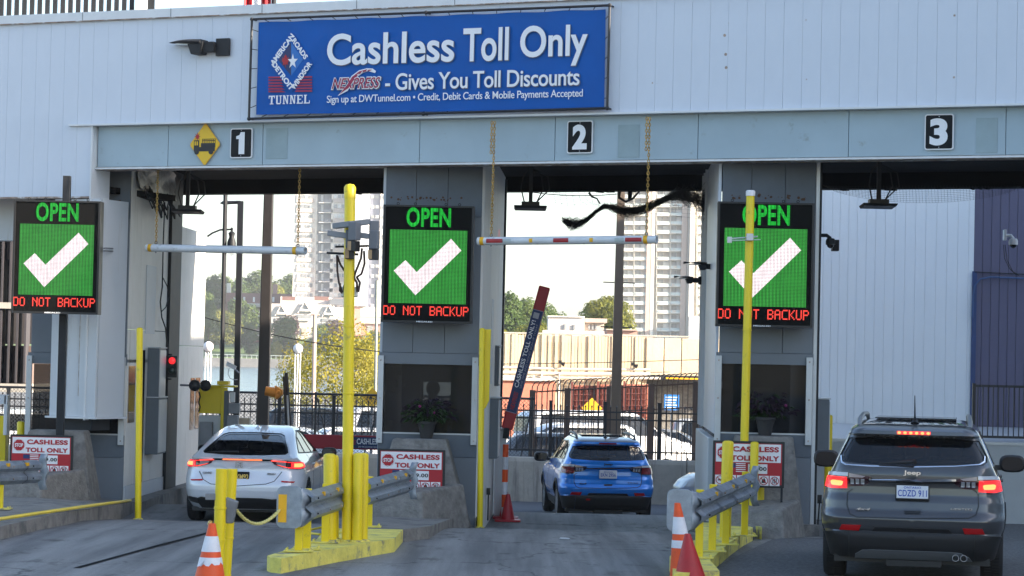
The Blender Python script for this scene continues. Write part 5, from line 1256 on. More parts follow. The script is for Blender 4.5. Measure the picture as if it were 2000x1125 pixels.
mb = MB(); mb.v = [(xl, YC, -1), (xr_, YC, -1), (xr_, YC, ct), (xl, YC, ct)]; mb.f = [(0, 1, 2, 3)]; mb.build('mesh_netting', M_chain, cf)
# fence with curved top on the right
YV = 67
cv = thing('curved_top_fence', 'tall fence of rust brown bars whose tops curve over', 'fence', loc=(0, YV, 0))
M_cv = mat('brown_bar', (.07, .045, .035), .5, var=.2)
zc0 = -1.3; 
zt1 = W(1200, 762, YV).z
mb = MB(); mb.tube([(0, .0, zc0), (0, 0, zt1-.12), (0.02, -.03, zt1+.05), (.09, -.12, zt1+.17), (.2, -.25, zt1+.2)], .016, 5); bar = mb.mesh('bar', M_cv)
x = W(1038, 780, YV).x; xe = W(1375, 780, YV).x; n_ = 0
while x < xe:
    inst('bar', bar, cv, (x, 0, (x-W(1038, 780, YV).x)*.075)); x += .142
for dz in (-.1, -.75, -2.2):
    a, b = W(1040, 780, YV).x, xe; mb = MB(); mb.tube([(a, YV, zt1+dz), (b, YV, zt1+dz+(b-a)*.075)], .022, 6); mb.build('rail', M_cv, cv)
for p in (1040, 1108, 1190, 1272, 1360): q = W(p, 780, YV).x; mb = MB(); mb.box(q-.08, q+.08, YV-.08, YV+.08, -1.3, zt1-.05+(q-W(1038, 780, YV).x)*.075); mb.build('post', M_cv, cv)
# lattice gates / containers behind
YG = 84
M_brick = mat('terracotta_panel', (.55, .20, .13), .8, var=.12); M_gl = mat('red_brown_lattice', (.16, .045, .035), .6)
for i, (a, b) in enumerate(((1120, 1166), (1170, 1216), (1222, 1266))):
    lab = ['terracotta panel with a red grid behind the fence, left of three', 'terracotta panel with a red grid behind the fence, crossed by the tall light pole', 'terracotta panel with a red grid behind the fence, right of three'][i]
    p, q = W(a, 780, YG).x, W(b, 780, YG).x; z0, z1 = W(a, 822, YG).z, W(a, 752-i, YG).z
    t = thing('grid_panel', lab, 'panel', loc=(p, YG, z0)); mb = MB(); mb.box(p, q, YG+.1, YG+.25, -1.5, z1); mb.build('backing', M_brick, t)
    n = 7
    for k in range(n+1): xx = p+(q-p)*k/n; mb = MB(); mb.box(xx-.016, xx+.016, YG, YG+.05, -1.4, z1); mb.build('bar', M_gl, t)
    for k in range(6): zz = z1-.12-k*.2; mb = MB(); mb.box(p, q, YG-.03, YG-.001, zz-.014, zz+.014); mb.build('bar', M_gl, t)
    mb = MB(); mb.box(p-.09, p-.02, YG-.1, YG+.1, -1.5, z1+.1); mb.build('post', M_gl, t)
# signs in the lot
def diamond(px, py, r, Y, label, txt=None):
    c = W(px, py, Y); t = thing('warning_sign', label, 'sign', loc=(c.x, Y, gz(Y)))
    mb = MB(); mb.prism([(c.x, c.z-r), (c.x+r, c.z), (c.x, c.z+r), (c.x-r, c.z)], Y, Y+.01, 'y'); mb.build('plate', mat('sunlit_sign_amber', (.75, .42, .02), .5, var=.05), t)
    mb = MB(); mb.tube([(c.x, Y+.05, gz(Y)), (c.x, Y+.05, c.z)], .04, 8); mb.build('post', M_steeld, t)
    if txt: mb = MB(); add_text(mb, txt, c.x-r*.55, c.x+r*.55, c.z-r*.22, c.z+r*.25, Y-.003, .004, bold=.02); mb.build('sign_text', M_txtd, t)
diamond(727, 777, .26, 63, 'amber clearance sign reading 14-2 beside the second booth', '14-2')
diamond(1156, 797, .33, 78, 'yellow diamond sign behind the curved top fence')
c = W(1312, 786, 76); t = thing('notice_sign', 'blue notice sign with white lines behind the curved top fence', 'sign', loc=(c.x, 76, -1.4))
mb = MB(); mb.box(c.x-.23, c.x+.23, 76, 76.03, c.z-.24, c.z+.24); mb.build('plate', M_lblue, t)
for k in range(5): mb = MB(); mb.box(c.x-.19, c.x+.17-.03*(k % 3), 75.994, 75.998, c.z+.14-k*.08, c.z+.17-k*.08); mb.build('text_line', M_txt, t)
mb = MB(); mb.tube([(c.x, 76.06, -1.4), (c.x, 76.06, c.z)], .03, 8); mb.build('post', M_steeld, t)
# orange bucket shaped lamp on post at left
# ---------------------------------------------------------------- sunlit concrete wall
YW = 92
wl = thing('retaining_wall', 'long sunlit ribbed concrete retaining wall behind the parking lot', 'wall', loc=(0, YW, 0))
M_wl = mat('sunlit_board_marked_concrete', (.60, .49, .34), .9, var=.12, scale=.6, dirt=(.40, .33, .24), dscale=1.5, dthr=.55, streak=True, bump=.4, bscale=9)
zt = W(1150, 656, YW).z; x = W(940, 700, YW).x; j = 0; rw = random.Random(1)
while x < W(1262, 700, YW).x:
    w_ = .125; mb = MB(); y = YW+rw.choice((0, .03, .045)); mb.box(x, x+w_-.012, y, YW+.3, -1.6, zt+rw.uniform(-.02, .02)); mb.build('wall_board', M_wl, wl); x += w_
xr2 = W(1262, 700, YW).x
for a, b in ((1262, 1296), (1297, 1330), (1331, 1372), (1373, 1420)): mb = MB(); mb.box(W(a, 700, YW).x+.01, W(b, 700, YW).x-.01, YW, YW+.3, W(1300, 733, YW).z, zt-.02); mb.build('wall_slab', M_wl, wl, bevel=.01)
mb = MB(); mb.box(W(940, 700, YW).x, W(1420, 700, YW).x, YW+.02, YW+.5, zt+.021, zt+.08); mb.build('coping', M_concp, wl)
mb = MB(); mb.box(xr2, 10, YW+1.2, YW+1.5, -1.6, zt-.5); mb.build('underpass_back', M_conc, wl)
mb = MB(); mb.box(xr2, 10, YW-.1, YW+1.6, W(1300, 742, YW).z, W(1300, 734, YW).z); mb.build('bridge_beam', M_dark, wl)
mb = MB(); mb.box(W(1300, 738, YW).x, W(1368, 738, YW).x, YW-.3, YW-.2, W(1300, 740, YW).z, W(1300, 737, YW).z); mb.build('yellow_stripe', M_tapey, wl)
M_pipe = mat('cream_pipe', (.60, .55, .46), .5, var=.1)
for i, (pa, ya, pb, yb, r_, lab) in enumerate(((960, 717, 1270, 722, .045, 'pale pipe running along the sunlit wall, uppermost'), (960, 727, 1270, 731, .07, 'thick pale pipe along the sunlit wall, second from the top'), (960, 735, 1290, 739, .05, 'pale pipe along the sunlit wall just above the fence tops'), (980, 711, 1380, 702, .014, 'thin cable sagging across the sunlit wall'))):
    p, q = W(pa, ya, YW-.5), W(pb, yb, YW-.5); mb = MB(); mb.tube([p, (p+q)/2-Vector((0, 0, .03)), q], r_, 8); tag(mb.build('pipe' if i < 3 else 'cable', M_pipe if i < 3 else M_cable, smooth=True), lab, 'pipe' if i < 3 else 'cable')
for i, (px, py) in enumerate(((1042, 745), (1058, 742), (1092, 741))):
    p = W(px, py-12, YW-.6); mb = MB(); mb.tube([(p.x, YW-.6, p.z), (p.x+.0, YW-.6, -1.5)], .035, 6); tag(mb.build('pipe', M_pipe), ['upright pale pipe at the left end of the sunlit wall', 'upright pale pipe beside the raised barrier arm', 'upright pale pipe right of the raised barrier arm'][i], 'pipe')
for i, px in enumerate((1094, 1236)):
    p = W(px, 707+i*4, YW-.5); mb = MB(); mb.box(p.x-.06, p.x+.06, YW-.6, YW-.3, p.z-.06, p.z+.06).lathe([(.05, 0), (.09, .12), (.001, .13)], 10, Matrix.Translation((p.x+.05, YW-.6, p.z-.05)) @ Matrix.Rotation(R(110), 4, 'Y')); tag(mb.build('floodlight', M_dark), ['small dark floodlight on the sunlit wall, left of the pair', 'small dark floodlight on the sunlit wall, right of the pole'][i], 'lamp')
# low red building left of the lattice
mb = MB(); p, q = W(975, 760, 88).x, W(1085, 760, 88).x; mb.box(p, q, 88, 90, -1.5, W(1000, 743, 88).z); o = mb.build('shed', M_brick); tag(o, 'low terracotta red shed behind the raised barrier arm', 'shed')
mb = MB(); mb.box(p, q, 87.9, 90.1, W(1000, 743, 88).z, W(1000, 738, 88).z); mb.build('roof', M_pipe, o)

# ---------------------------------------------------------------- parking lot vehicles
GZ = [.25, .35, .5, .62, .75, .88, .95, 1.0, 1.08, 1.2, 1.32, 1.40, 1.44, 1.46]
def gcar(w0, hh, cab_r, cab_f, hood, L, tw=.62):
    zs = [z*hh/1.46 for z in GZ]; k = hh/1.46
    w = [w0*.95, w0, w0*1.02, w0*1.02, w0, w0*.97, w0*.95, w0*.92, w0*.88, w0*.82, w0*.76, tw+.06, tw, tw-.1]
    yr = [.12, .03, 0, 0, .03, .05, .1, cab_r*.55, cab_r*.7, cab_r*.85, cab_r, cab_r+.15, cab_r+.35, cab_r+.7]
    yf = [L-.1, L, L, L-.02, L-.12, L-hood*.35, L-hood*.9, L-hood-.05, L-hood-.2, L-hood-.42, L-hood-.65, L-hood-.85, L-hood-1.05, L-hood-1.3]
    return Car(zs, w, yr, yf, rc=.22, dc=.25, bul=.06, L=L), k
def side_car(kind, col, loc, rot, label, group='cars in the parking lot'):
    h, L, cr_, hood = {'sedan': (1.44, 4.6, .75, 1.0), 'suv': (1.75, 4.7, .25, .95), 'van': (2.1, 5.4, .12, .75), 'pickup': (1.85, 5.4, 2.0, 1.1)}[kind]
    c, k = gcar(.90, h, cr_, 0, hood, L); nm = {'sedan': 'parked_sedan', 'suv': 'parked_suv', 'van': 'parked_van', 'pickup': 'pickup_truck'}[kind]
    t = thing(nm, label, {'van': 'van', 'pickup': 'pickup truck'}.get(kind, 'car'), loc, rot, group)
    p = paint('lot_paint_'+'_'.join(str(int(x*100)) for x in col), col, .2)
    zb, zt = .93*k, 1.36*k; yb = cr_*.75+.25; yf_ = L-hood
    SW = [('s', yb, zb+.04), ('s', yf_-.25, zb+.02), ('s', yf_-.85, zt), ('s', max(yb+.2, cr_+.25), zt)]
    def arch(y0): return [('s', y0+.36*math.cos(a), .33+.36*math.sin(a)) for a in np.linspace(-.1, math.pi+.1, 14)]
    c.body([], [arch(.9), arch(L-.9), SW], ustep=.04, zstep=.08, m=p, parent=t)
    for sg in (-1, 1):
        c.patch(SW, -.01, .006, sg=sg, step=.2).build('side_window', M_tintd, t, world=False, smooth=True)
        ym = (yb+yf_-.5)/2; c.strip([('s', ym, zb), ('s', ym-.05, zt)], .08, .004, .01, sg=sg).build('window_pillar', M_frit, t, world=False)
        c.patch([('r', .5, .82*k), ('r', .78, .80*k), ('s', .3, .78*k), ('s', .3, .68*k), ('r', .5, .68*k)], .008, .01, sg=sg, step=.1).build('tail_light', M_lensr, t, world=False, smooth=True)
    gl = [('r', -.6, .98*k+.03), ('r', .6, .98*k+.03), ('r', .5, 1.32*k), ('r', -.5, 1.32*k)]
    c.patch(gl, .006, .01, step=.15).build('rear_window', M_frit, t, world=False, smooth=True)
    us = [c.pos(u, z)+c.nrm(u, z)*.008 for z in (1.0*k+.02, 1.12*k, 1.22*k, 1.33*k) for u in (-.995, -.95, -.91, .91, .95, .995)]
    mb = MB()
    for j in range(3):
        r0 = [c.pos(s_*u, z)+c.nrm(s_*u, z)*.008 for z in ((1.0+.11*j)*k+.02, (1.11+.11*j)*k+.02) for s_, u in ((-1, .86), (-1, .93), (1, 1.0), (1, .93), (1, .86))]
        mb.add(r0, [(i, i+1, 6+i, 5+i) for i in range(4)])
    mb.build('windscreen', M_frit, t, world=False, smooth=True)
    for sg in (-1, 1): 
        mb = MB(); mb.add([c.pos(sg*u, z)+c.nrm(sg*u, z)*.01 for u, z in ((.86, .72*k), (.95, .72*k), (.95, .62*k), (.86, .62*k))], [(0, 1, 2, 3)]); mb.build('headlight', M_lensc, t, world=False)
    mb = MB(); mb.box(-.75, .75, .3, L-.3, .2, .3); 
    for yc in (.9, L-.9): mb.box(-.84, .84, yc-.34, yc+.34, .3, .72)
    mb.build('underbody', M_blk, t, world=False)
    add_wheels(c, t, .33, .2, (.9, L-.9), .80, 6)
    return t
WHT, SLV, BLU, BLK_, RED, GRY = (.62, .63, .65), (.40, .42, .44), (.03, .10, .28), (.02, .02, .022), (.35, .02, .02), (.15, .16, .17)
lot = [('sedan', SLV, 492, 70, 100, 'silver sedan in the lot just right of the yellow cabinet'), ('suv', BLK_, 570, 88, 92, 'black SUV parked in the lot behind the leaning post'), ('sedan', WHT, 560, 69, 60, 'white sedan nearest the fence behind the white hatchback'),
       ('sedan', WHT, 640, 71, 75, 'white sedan with dark window behind the tall yellow camera pole'), ('van', WHT, 735, 74, 85, 'white van half hidden by the second booth'), ('suv', SLV, 676, 92, 100, 'silver SUV in the second row left of the booth'),
       ('van', WHT, 1072, 74, 70, 'white van parked behind the iron fence right of the barrier arm'), ('sedan', GRY, 1020, 68, 95, 'dark grey sedan behind the foot of the barrier arm'), ('suv', WHT, 1160, 78, 60, 'white SUV behind the blue car, right of the van'),
       ('suv', WHT, 1300, 72, 64, 'large white SUV at the right end of the fence'), ('sedan', GRY, 1225, 82, 95, 'grey sedan behind the tall light pole'), ('suv', SLV, 1355, 84, 90, 'silver SUV in the second row by the third booth'),
       ('suv', WHT, 15, 72, 80, 'white SUV seen past the first booth at the far left'), ('sedan', RED, 70, 76, 85, 'red sedan seen past the first booth at the far left')]
for kind, col, px, Y, a, lab in lot:
    p = W(px, 800, Y); side_car(kind, col, (p.x-1.0*math.sin(R(a)), Y, gz(Y)), R(-a+ (180 if px in (560, 1300) else 0)), lab)
p = W(1310, 950, 50.5); side_car('sedan', (.55, .50, .42), (p.x+4.62, 50.5, gz(50.5)), R(90), 'beige car crossing beyond the third booth', None)

# ---------------------------------------------------------------- trees
def tree_mesh(seed, H, Wd, n, leaf, trunk_h, cols, low=.2):
    r = random.Random(seed); lumps = []
    for k in range(16):
        a = r.uniform(0, 6.283); h = r.uniform(low, .95); rad = Wd*.5*math.sin(math.pi*min(.93, max(.12, (h-low)/(1-low)*.8+.15)))*r.uniform(.3, .85)
        lumps.append((Vector((math.cos(a)*rad, math.sin(a)*rad, h*H)), Wd*r.uniform(.13, .26)))
    lumps.append((Vector((0, 0, H*.6)), Wd*.32)); lumps.append((Vector((0, 0, H*.85)), Wd*.18))
    tot = sum(R_**2 for _, R_ in lumps); vs = []; fs = []
    for c, R_ in lumps:
        for k in range(int(n*R_**2/tot)):
            d = Vector((r.gauss(0, 1), r.gauss(0, 1), r.gauss(0, 1))).normalized(); p = c+Vector((d.x, d.y, d.z*.8))*R_*r.uniform(.55, 1.08)**.6
            q = (d+Vector((r.uniform(-.8, .8), r.uniform(-.8, .8), r.uniform(-.3, 1)))).normalized(); s = q.orthogonal().normalized(); s = (s*math.cos(k)+q.cross(s)*math.sin(k)); t = q.cross(s); l = leaf*r.uniform(.5, 1.3)
            b = len(vs); vs += [p-s*l*.5, p+t*l*.32, p+s*l*.5, p-t*l*.32]; fs.append((b, b+1, b+2, b+3))
    me = bpy.data.meshes.new('crown'); me.from_pydata([tuple(v) for v in vs], [], fs)
    mb = MB(); mb.tube([(0, 0, -1), (0, 0, trunk_h*.5), (.02*H, 0, H*.55), (0, .01*H, H*.8)], [H*.028, H*.022, H*.013, H*.003], 8)
    for c, R_ in lumps[:9]: mb.tube([(0, 0, trunk_h*r.uniform(.6, 1.0)), c*.55+Vector((0, 0, c.z*.12)), c], [H*.012, H*.007, H*.002], 5)
    tm = mb.mesh('trunk', mat('bark', (.10, .075, .05), .95, var=.3, scale=3)); return me, tm
def leaf_mat(name, c1, c2, sc, tl=.45):
    m = bpy.data.materials.new(name); m.use_nodes = True; n = m.node_tree.nodes; L = m.node_tree.links; b = n['Principled BSDF']
    tc = n.new('ShaderNodeTexCoord'); t = n.new('ShaderNodeTexNoise'); t.inputs['Scale'].default_value = sc; t.inputs['Detail'].default_value = 4; L.new(tc.outputs['Object'], t.inputs['Vector'])
    r = n.new('ShaderNodeValToRGB'); r.color_ramp.elements[0].position = .35; r.color_ramp.elements[1].position = .65; r.color_ramp.elements[0].color = (*c1, 1); r.color_ramp.elements[1].color = (*c2, 1)
    L.new(t.outputs['Fac'], r.inputs[0]); L.new(r.outputs[0], b.inputs['Base Color']); b.inputs['Roughness'].default_value = .6; b.inputs['Specular IOR Level'].default_value = .2
    tr = n.new('ShaderNodeBsdfTranslucent'); L.new(r.outputs[0], tr.inputs[0]); mx = n.new('ShaderNodeMixShader'); mx.inputs[0].default_value = tl; L.new(b.outputs[0], mx.inputs[1]); L.new(tr.outputs[0], mx.inputs[2]); L.new(mx.outputs[0], n['Material Output'].inputs[0]); return m
LM_g = leaf_mat('leaves_mid_green', (.065, .11, .025), (.13, .18, .04), .15); LM_d = leaf_mat('leaves_dark_green', (.05, .09, .025), (.09, .14, .035), .15)
LM_y = leaf_mat('leaves_yellow_green', (.13, .15, .025), (.24, .24, .04), .15); LM_p = leaf_mat('leaves_plum', (.06, .03, .035), (.10, .06, .05), .15)
LM_au = leaf_mat('leaves_autumn_gold', (.17, .17, .022), (.34, .29, .045), .5)
protos = {}
for nm, m, sd in (('g', LM_g, 11), ('d', LM_d, 12), ('y', LM_y, 13), ('p', LM_p, 14), ('G', LM_g, 15), ('D', LM_d, 16)):
    cm, tm = tree_mesh(sd, 20, 17, 5200, 1.05, 5, None, .18); cm.materials.append(m); protos[nm] = (cm, tm)
def put_tree(proto, px, pyt, pyb, Y, label, wpx=None, name='tree', group=None, rot=None):
    top, bot = W(px, pyt, Y), W(px, pyb, Y); H = top.z-bot.z; cm, tm = protos[proto]; s = H/20*1.0
    sx = s if not wpx else (wpx/FPX*Y)/18.0
    t = thing(name, label, 'tree', (bot.x, Y, bot.z), random.uniform(0, 6.28), group)
    inst('crown', cm, t, sc=(sx, sx, s)); inst('trunk', tm, t, sc=(sx, sx, s)); return t
far = [('g', 415, 545, 665, 960, 120), ('d', 452, 552, 668, 990, 110), ('g', 492, 538, 665, 1010, 120), ('y', 520, 548, 660, 980, 90), ('g', 560, 542, 640, 1010, 90), ('d', 590, 550, 640, 1030, 90), ('g', 470, 590, 690, 880, 90),
       ('y', 430, 600, 690, 870, 95), ('g', 405, 580, 700, 845, 60), ('d', 487, 632, 695, 840, 52), ('G', 552, 628, 712, 825, 82), ('p', 562, 612, 690, 870, 60), ('g', 625, 640, 705, 850, 60), ('p', 655, 622, 690, 880, 66), ('G', 600, 668, 716, 822, 40),
       ('d', 640, 650, 712, 826, 60), ('g', 735, 650, 705, 850, 60), ('g', 700, 668, 712, 830, 40), ('D', 518, 668, 705, 830, 30), ('y', 540, 665, 712, 820, 30)]
ords = ['first', 'second', 'third', 'fourth', 'fifth', 'sixth', 'seventh', 'eighth', 'ninth', 'tenth', 'eleventh', 'twelfth', 'thirteenth', 'fourteenth', 'fifteenth', 'sixteenth', 'seventeenth', 'eighteenth', 'nineteenth', 'twentieth']
kinds = {'g': 'mid green', 'd': 'dark green', 'y': 'yellow green', 'p': 'plum coloured', 'G': 'broad green', 'D': 'small dark'}
order = sorted(range(len(far)), key=lambda i: far[i][1])
for rank, i in enumerate(order):
    k, px, a, b, Y, w = far[i]; put_tree(k, px, a, b, Y, '%s tree on the far river bank, %s from the left' % (kinds[k], ords[rank]), w, group='trees on the far bank')
mid = [('d', 985, 572, 700, 300, 78), ('g', 1022, 590, 700, 330, 66), ('G', 1055, 602, 700, 360, 70), ('y', 1040, 625, 700, 280, 60), ('d', 1095, 612, 700, 380, 70), ('D', 1120, 618, 700, 350, 80), ('g', 1155, 600, 700, 340, 70), ('y', 1180, 580, 700, 300, 74), ('y', 1200, 572, 700, 330, 60),
       ('g', 1075, 618, 700, 420, 60), ('y', 975, 640, 680, 130, 34)]
order = sorted(range(len(mid)), key=lambda i: mid[i][1])
for rank, i in enumerate(order):
    k, px, a, b, Y, w = mid[i]; put_tree(k, px, a, b, Y, '%s tree above the sunlit wall, %s from the left' % (kinds[k], ords[rank]), w*1.3, group='trees behind the sunlit wall')
# autumn coloured tree by the lot
cm, tm = tree_mesh(31, 6.4, 8.4, 6200, .21, 1.9, None, .30); cm.materials.append(LM_au); protos['A'] = (cm, tm)
p = W(655, 775, 108); b0 = gz(108)
t = thing('tree', 'large golden leaved tree by the river behind the parked cars', 'tree', (W(668, 775, 108).x, 108, b0)); Hn = W(650, 655, 108).z-b0
inst('crown', cm, t, sc=(.66, .66, Hn/6.4)); inst('trunk', tm, t, sc=(.66, .66, Hn/6.4))
t = thing('tree', 'smaller golden leaved tree left of the globe lamp', 'tree', (W(582, 775, 116).x, 116, gz(116)), 2.0); Hn2 = W(580, 695, 116).z-gz(116)
inst('crown', cm, t, sc=(.33, .33, Hn2/6.4)); inst('trunk', tm, t, sc=(.33, .33, Hn2/6.4))
t = thing('tree', 'golden leaved tree partly hidden by the second booth', 'tree', (W(728, 775, 114).x, 114, gz(114)), 4.0); Hn2 = W(728, 672, 114).z-gz(114)
inst('crown', cm, t, sc=(.42, .42, Hn2/6.4)); inst('trunk', tm, t, sc=(.42, .42, Hn2/6.4))

# ---------------------------------------------------------------- far buildings
def wbox(nm, m, parent, pa, pb, ya, yb, Y, d, **k):   # pixel rectangle on plane Y, extruded backwards by d
    p, q = W(pa, ya, Y), W(pb, ya, Y); mid_ = (pa+pb)/2; z1, z0 = W(mid_, ya, Y).z, W(mid_, yb, Y).z
    mb = MB(); mb.box(p.x, q.x, Y, Y+d, z0, z1); return mb.build(nm, m, parent, **k)
M_tw = mat('pale_tower_cladding', (.70, .64, .58), .7, var=.06, scale=.05); M_twp = mat('pink_grey_spandrel', (.52, .44, .40), .7, var=.1, scale=.1); M_twd = mat('dark_blue_grey_cladding', (.17, .18, .23), .6, var=.08, scale=.1)
M_win = mat('far_window_glass', (.27, .28, .29), .15, var=.3, scale=.3); M_winl = mat('far_window_blind', (.66, .65, .63), .4, var=.2, scale=.3)
Y = 905
tw = thing('apartment_tower', 'tall pale apartment tower across the river, behind the yellow camera pole', 'building', loc=(W(600, 650, Y).x, Y, 3))
wbox('wall', M_tw, tw, 578, 622, 300, 620, Y, 30); wbox('wall', M_tw, tw, 650, 690, 300, 620, Y-2, 30); wbox('stair_tower', mat('smooth_pale_concrete', (.52, .53, .56), .6, var=.04), tw, 690, 722, 300, 598, Y-6, 30)
wbox('wall', M_twd, tw, 722, 745, 300, 600, Y+2, 30); wbox('wall', M_tw, tw, 745.5, 752, 300, 600, Y+1, 30); wbox('balcony_core', mat('balcony_shadow_glass', (.30, .30, .31), .4, var=.2, scale=.2), tw, 622, 650, 300, 618, Y+1.2, 20)
rw = random.Random(6); fl = 19.3
for k in range(15):
    y0 = 340+k*fl
    if y0 > 612: break
    wbox('spandrel', M_twp, tw, 579, 614, y0+9, y0+17, Y-.4, .3); wbox('spandrel', M_twp, tw, 652, 674, y0+9, y0+17, Y-2.4, .3)
    for q in range(4):
        x = 580+q*8.3; wbox('window', M_win if rw.random() < .55 else M_winl, tw, x, x+5.5, y0+1.5, y0+8.5, Y-.3, .25)
    for q in range(3):
        x = 653+q*7.3; wbox('window', M_win if rw.random() < .6 else M_winl, tw, x, x+5, y0+1.5, y0+8.5, Y-2.3, .25)
    wbox('balcony_slab', M_tw, tw, 622.5, 649.5, y0+16.5, y0+18, Y-2, 1.9); wbox('balcony_rail', mat('grey_balcony_rail', (.25, .25, .27), .6), tw, 633, 650, y0+11, y0+16.4, Y-2, .3)
    for q in range(3): wbox('window', M_win if q % 2 else M_winl, tw, 616+q*5.6, 620.5+q*5.6, y0+2, y0+15, Y+1.0, .15)
    for q in range(2): wbox('window', M_winl if rw.random() < .75 else M_win, tw, 724.5+q*9, 731+q*9, y0+3, y0+9, Y+1.7, .25)
    wbox('window', M_win, tw, 747, 750, y0+3, y0+10, Y+.7, .25)
Y = 775
rt = thing('balcony_tower', 'tall sunlit apartment tower with rows of balconies, seen through lane two', 'building', loc=(W(1300, 650, Y).x, Y, 3))
M_rt = mat('cream_tower', (.74, .70, .63), .7, var=.05, scale=.05); M_fin = mat('brown_fin_wall', (.48, .37, .31), .8, var=.06, scale=.1); M_rail = mat('pale_green_rail', (.48, .54, .52), .5, var=.05)
wbox('wall', M_rt, rt, 1217, 1376, 280, 664, Y+1.5, 22)
M_bac = mat('balcony_back', (.52, .46, .40), .7, var=.3, scale=.15)
for a, b in ((1218, 1237), (1239, 1266)): pass
bays = [(1216, 1237), (1239, 1265), (1283, 1308), (1310, 1334), (1362, 1378)]
for a, b in ((1267, 1275), (1334.5, 1345)): wbox('fin_wall', M_fin, rt, a, b, 300, 664, Y-.9, 2.35)
wbox('fin_wall', M_rt, rt, 1276, 1282.5, 300, 664, Y-.55, 2.0); wbox('fin_wall', M_rt, rt, 1346, 1361, 300, 664, Y, 1.45); wbox('stair_tower', M_rt, rt, 1352, 1358, 260, 664, Y-3, 3)
wbox('silo', M_winl, rt, 1346, 1366, 618, 664, Y-6, 4)
fl = 17.35; k = 0; y0 = 300
while y0 < 655:
    for j, (a, b) in enumerate(bays):
        wbox('balcony_slab', M_rt, rt, a, b, y0+15.6, y0+17.3, Y-.6, 2.05); wbox('balcony_rail', M_rail, rt, a+.3, b-.3, y0+10.8, y0+15.5, Y-.6, .12)
        m_ = (a+b)/2
        wbox('balcony_window', M_win, rt, a+1.5, m_-1, y0+2.5, y0+13, Y+1.25, .2); wbox('balcony_window', M_bac if rw.random() < .6 else M_winl, rt, m_, b-2, y0+2.5, y0+13, Y+1.25, .2)
        wbox('balcony_divider', M_rt, rt, a-.9, a-.1, y0, y0+17.3, Y-.5, 1.95)
        if rw.random() < .5: wbox('railing_gap', M_bac, rt, a+2+rw.random()*8, a+5+rw.random()*8, y0+11.5, y0+15, Y-.75, .1)
    y0 += fl; k += 1
# low buildings across the river
M_lb = mat('white_stucco', (.60, .54, .50), .8, var=.05, scale=.05); M_br2 = mat('dark_red_brick', (.22, .11, .09), .85, var=.12, scale=.3); M_pk = mat('pink_brick', (.42, .24, .20), .85, var=.08, scale=.3)
Y = 935
g1 = thing('brick_apartments', 'long dark red brick block with a white balcony wing across the river', 'building', loc=(W(500, 650, Y).x, Y, 4))
wbox('wall', M_br2, g1, 441, 576, 573, 668, Y, 20); wbox('chimney', M_pk, g1, 533, 541, 555, 574, Y+4, 2.5); wbox('chimney', M_rt, g1, 443, 450, 553, 574, Y+4, 2.5)
wbox('balcony_wing', M_lb, g1, 474, 549, 593, 597, Y-8, 8)
for r_ in range(4):
    wbox('balcony_slab', M_lb, g1, 474, 530, 596+r_*19, 599+r_*19, Y-8, 8)
    if r_ < 3:
        wbox('balcony_rail', mat('pinkish_rail', (.50, .38, .34), .7), g1, 476, 528, 606+r_*19, 612+r_*19, Y-8, .3)
for p in (474, 494, 511, 529): wbox('balcony_pillar', M_lb, g1, p, p+2, 594, 656, Y-8.3, .6)
for q in range(6): wbox('window', M_winl, g1, 456+q*19, 460+q*19, 580, 590, Y-.2, .15)
Y = 880
g2 = thing('gabled_building', 'white building with three pointed gables across the river', 'building', loc=(W(600, 650, Y).x, Y, 4))
wbox('wall', M_lb, g2, 530, 645, 594, 662, Y, 25); wbox('wall', M_lb, g2, 548, 643, 580, 594.2, Y+6, 20); wbox('wall', M_lb, g2, 645.2, 672, 600, 662, Y+1, 20)
wbox('roof_rail', M_br2, g2, 551, 577, 579, 587, Y-.5, .3); wbox('roof_rail', M_br2, g2, 614, 642, 579, 587, Y-.5, .3); wbox('plant_room', M_steeld, g2, 643.5, 672, 584, 595, Y+4, 8)
for cx_, yt, hw in ((549, 597, 12), (595, 591, 13.5), (641, 598, 12)):
    a, b, c_ = W(cx_-hw, yt+20, Y-.4), W(cx_+hw, yt+20, Y-.4), W(cx_, yt, Y-.4)
    mb = MB(); mb.prism([(a.x, a.z), (b.x, b.z), (c_.x, c_.z)], Y-.4, Y-.1, 'y'); mb.build('gable', M_win, g2)
    mb = MB(); mb.tube([(a.x, Y-.7, a.z), (c_.x, Y-.7, c_.z+.2), (b.x, Y-.7, b.z)], .28, 4); mb.build('gable_trim', M_lb, g2)
    wbox('balcony_rail', M_rt, g2, cx_-hw*.7, cx_+hw*.7, yt+13, yt+17, Y-1, .3)
    wbox('window', M_win, g2, cx_-hw, cx_+hw, yt+24, yt+30, Y-.3, .2); wbox('balcony_rail', M_rt, g2, cx_-hw, cx_+hw, yt+31, yt+35, Y-.8, .3)
wbox('door', M_fin, g2, 589, 598, 641, 655, Y-.3, .2)
Y = 900
g3 = thing('pink_office_block', 'pink brick and white banded block at the foot of the pale tower', 'building', loc=(W(720, 650, Y).x, Y, 4))
wbox('wall', M_pk, g3, 672.5, 704, 598, 656, Y, 20); wbox('wall', M_lb, g3, 704.2, 760, 600, 632, Y+2, 20); wbox('window_band', M_winl, g3, 704.5, 760, 611, 619, Y+1.7, .2); wbox('wall', M_pk, g3, 704.2, 760, 632.2, 656, Y+3, 18); wbox('window', M_win, g3, 717, 728, 636, 654, Y+2.8, .15)
Y = 240
g4 = thing('cream_house', 'low cream building with a flat roof above the sunlit wall', 'building', loc=(W(1110, 650, Y).x, Y, 2))
wbox('wall', M_lb, g4, 1071, 1142, 619, 668, Y, 8); wbox('wall', mat('shaded_cream', (.45, .38, .33), .8), g4, 1142.2, 1180, 630, 668, Y+1, 8); wbox('roof', M_fin, g4, 1143, 1186, 622, 630, Y+.5, 9)
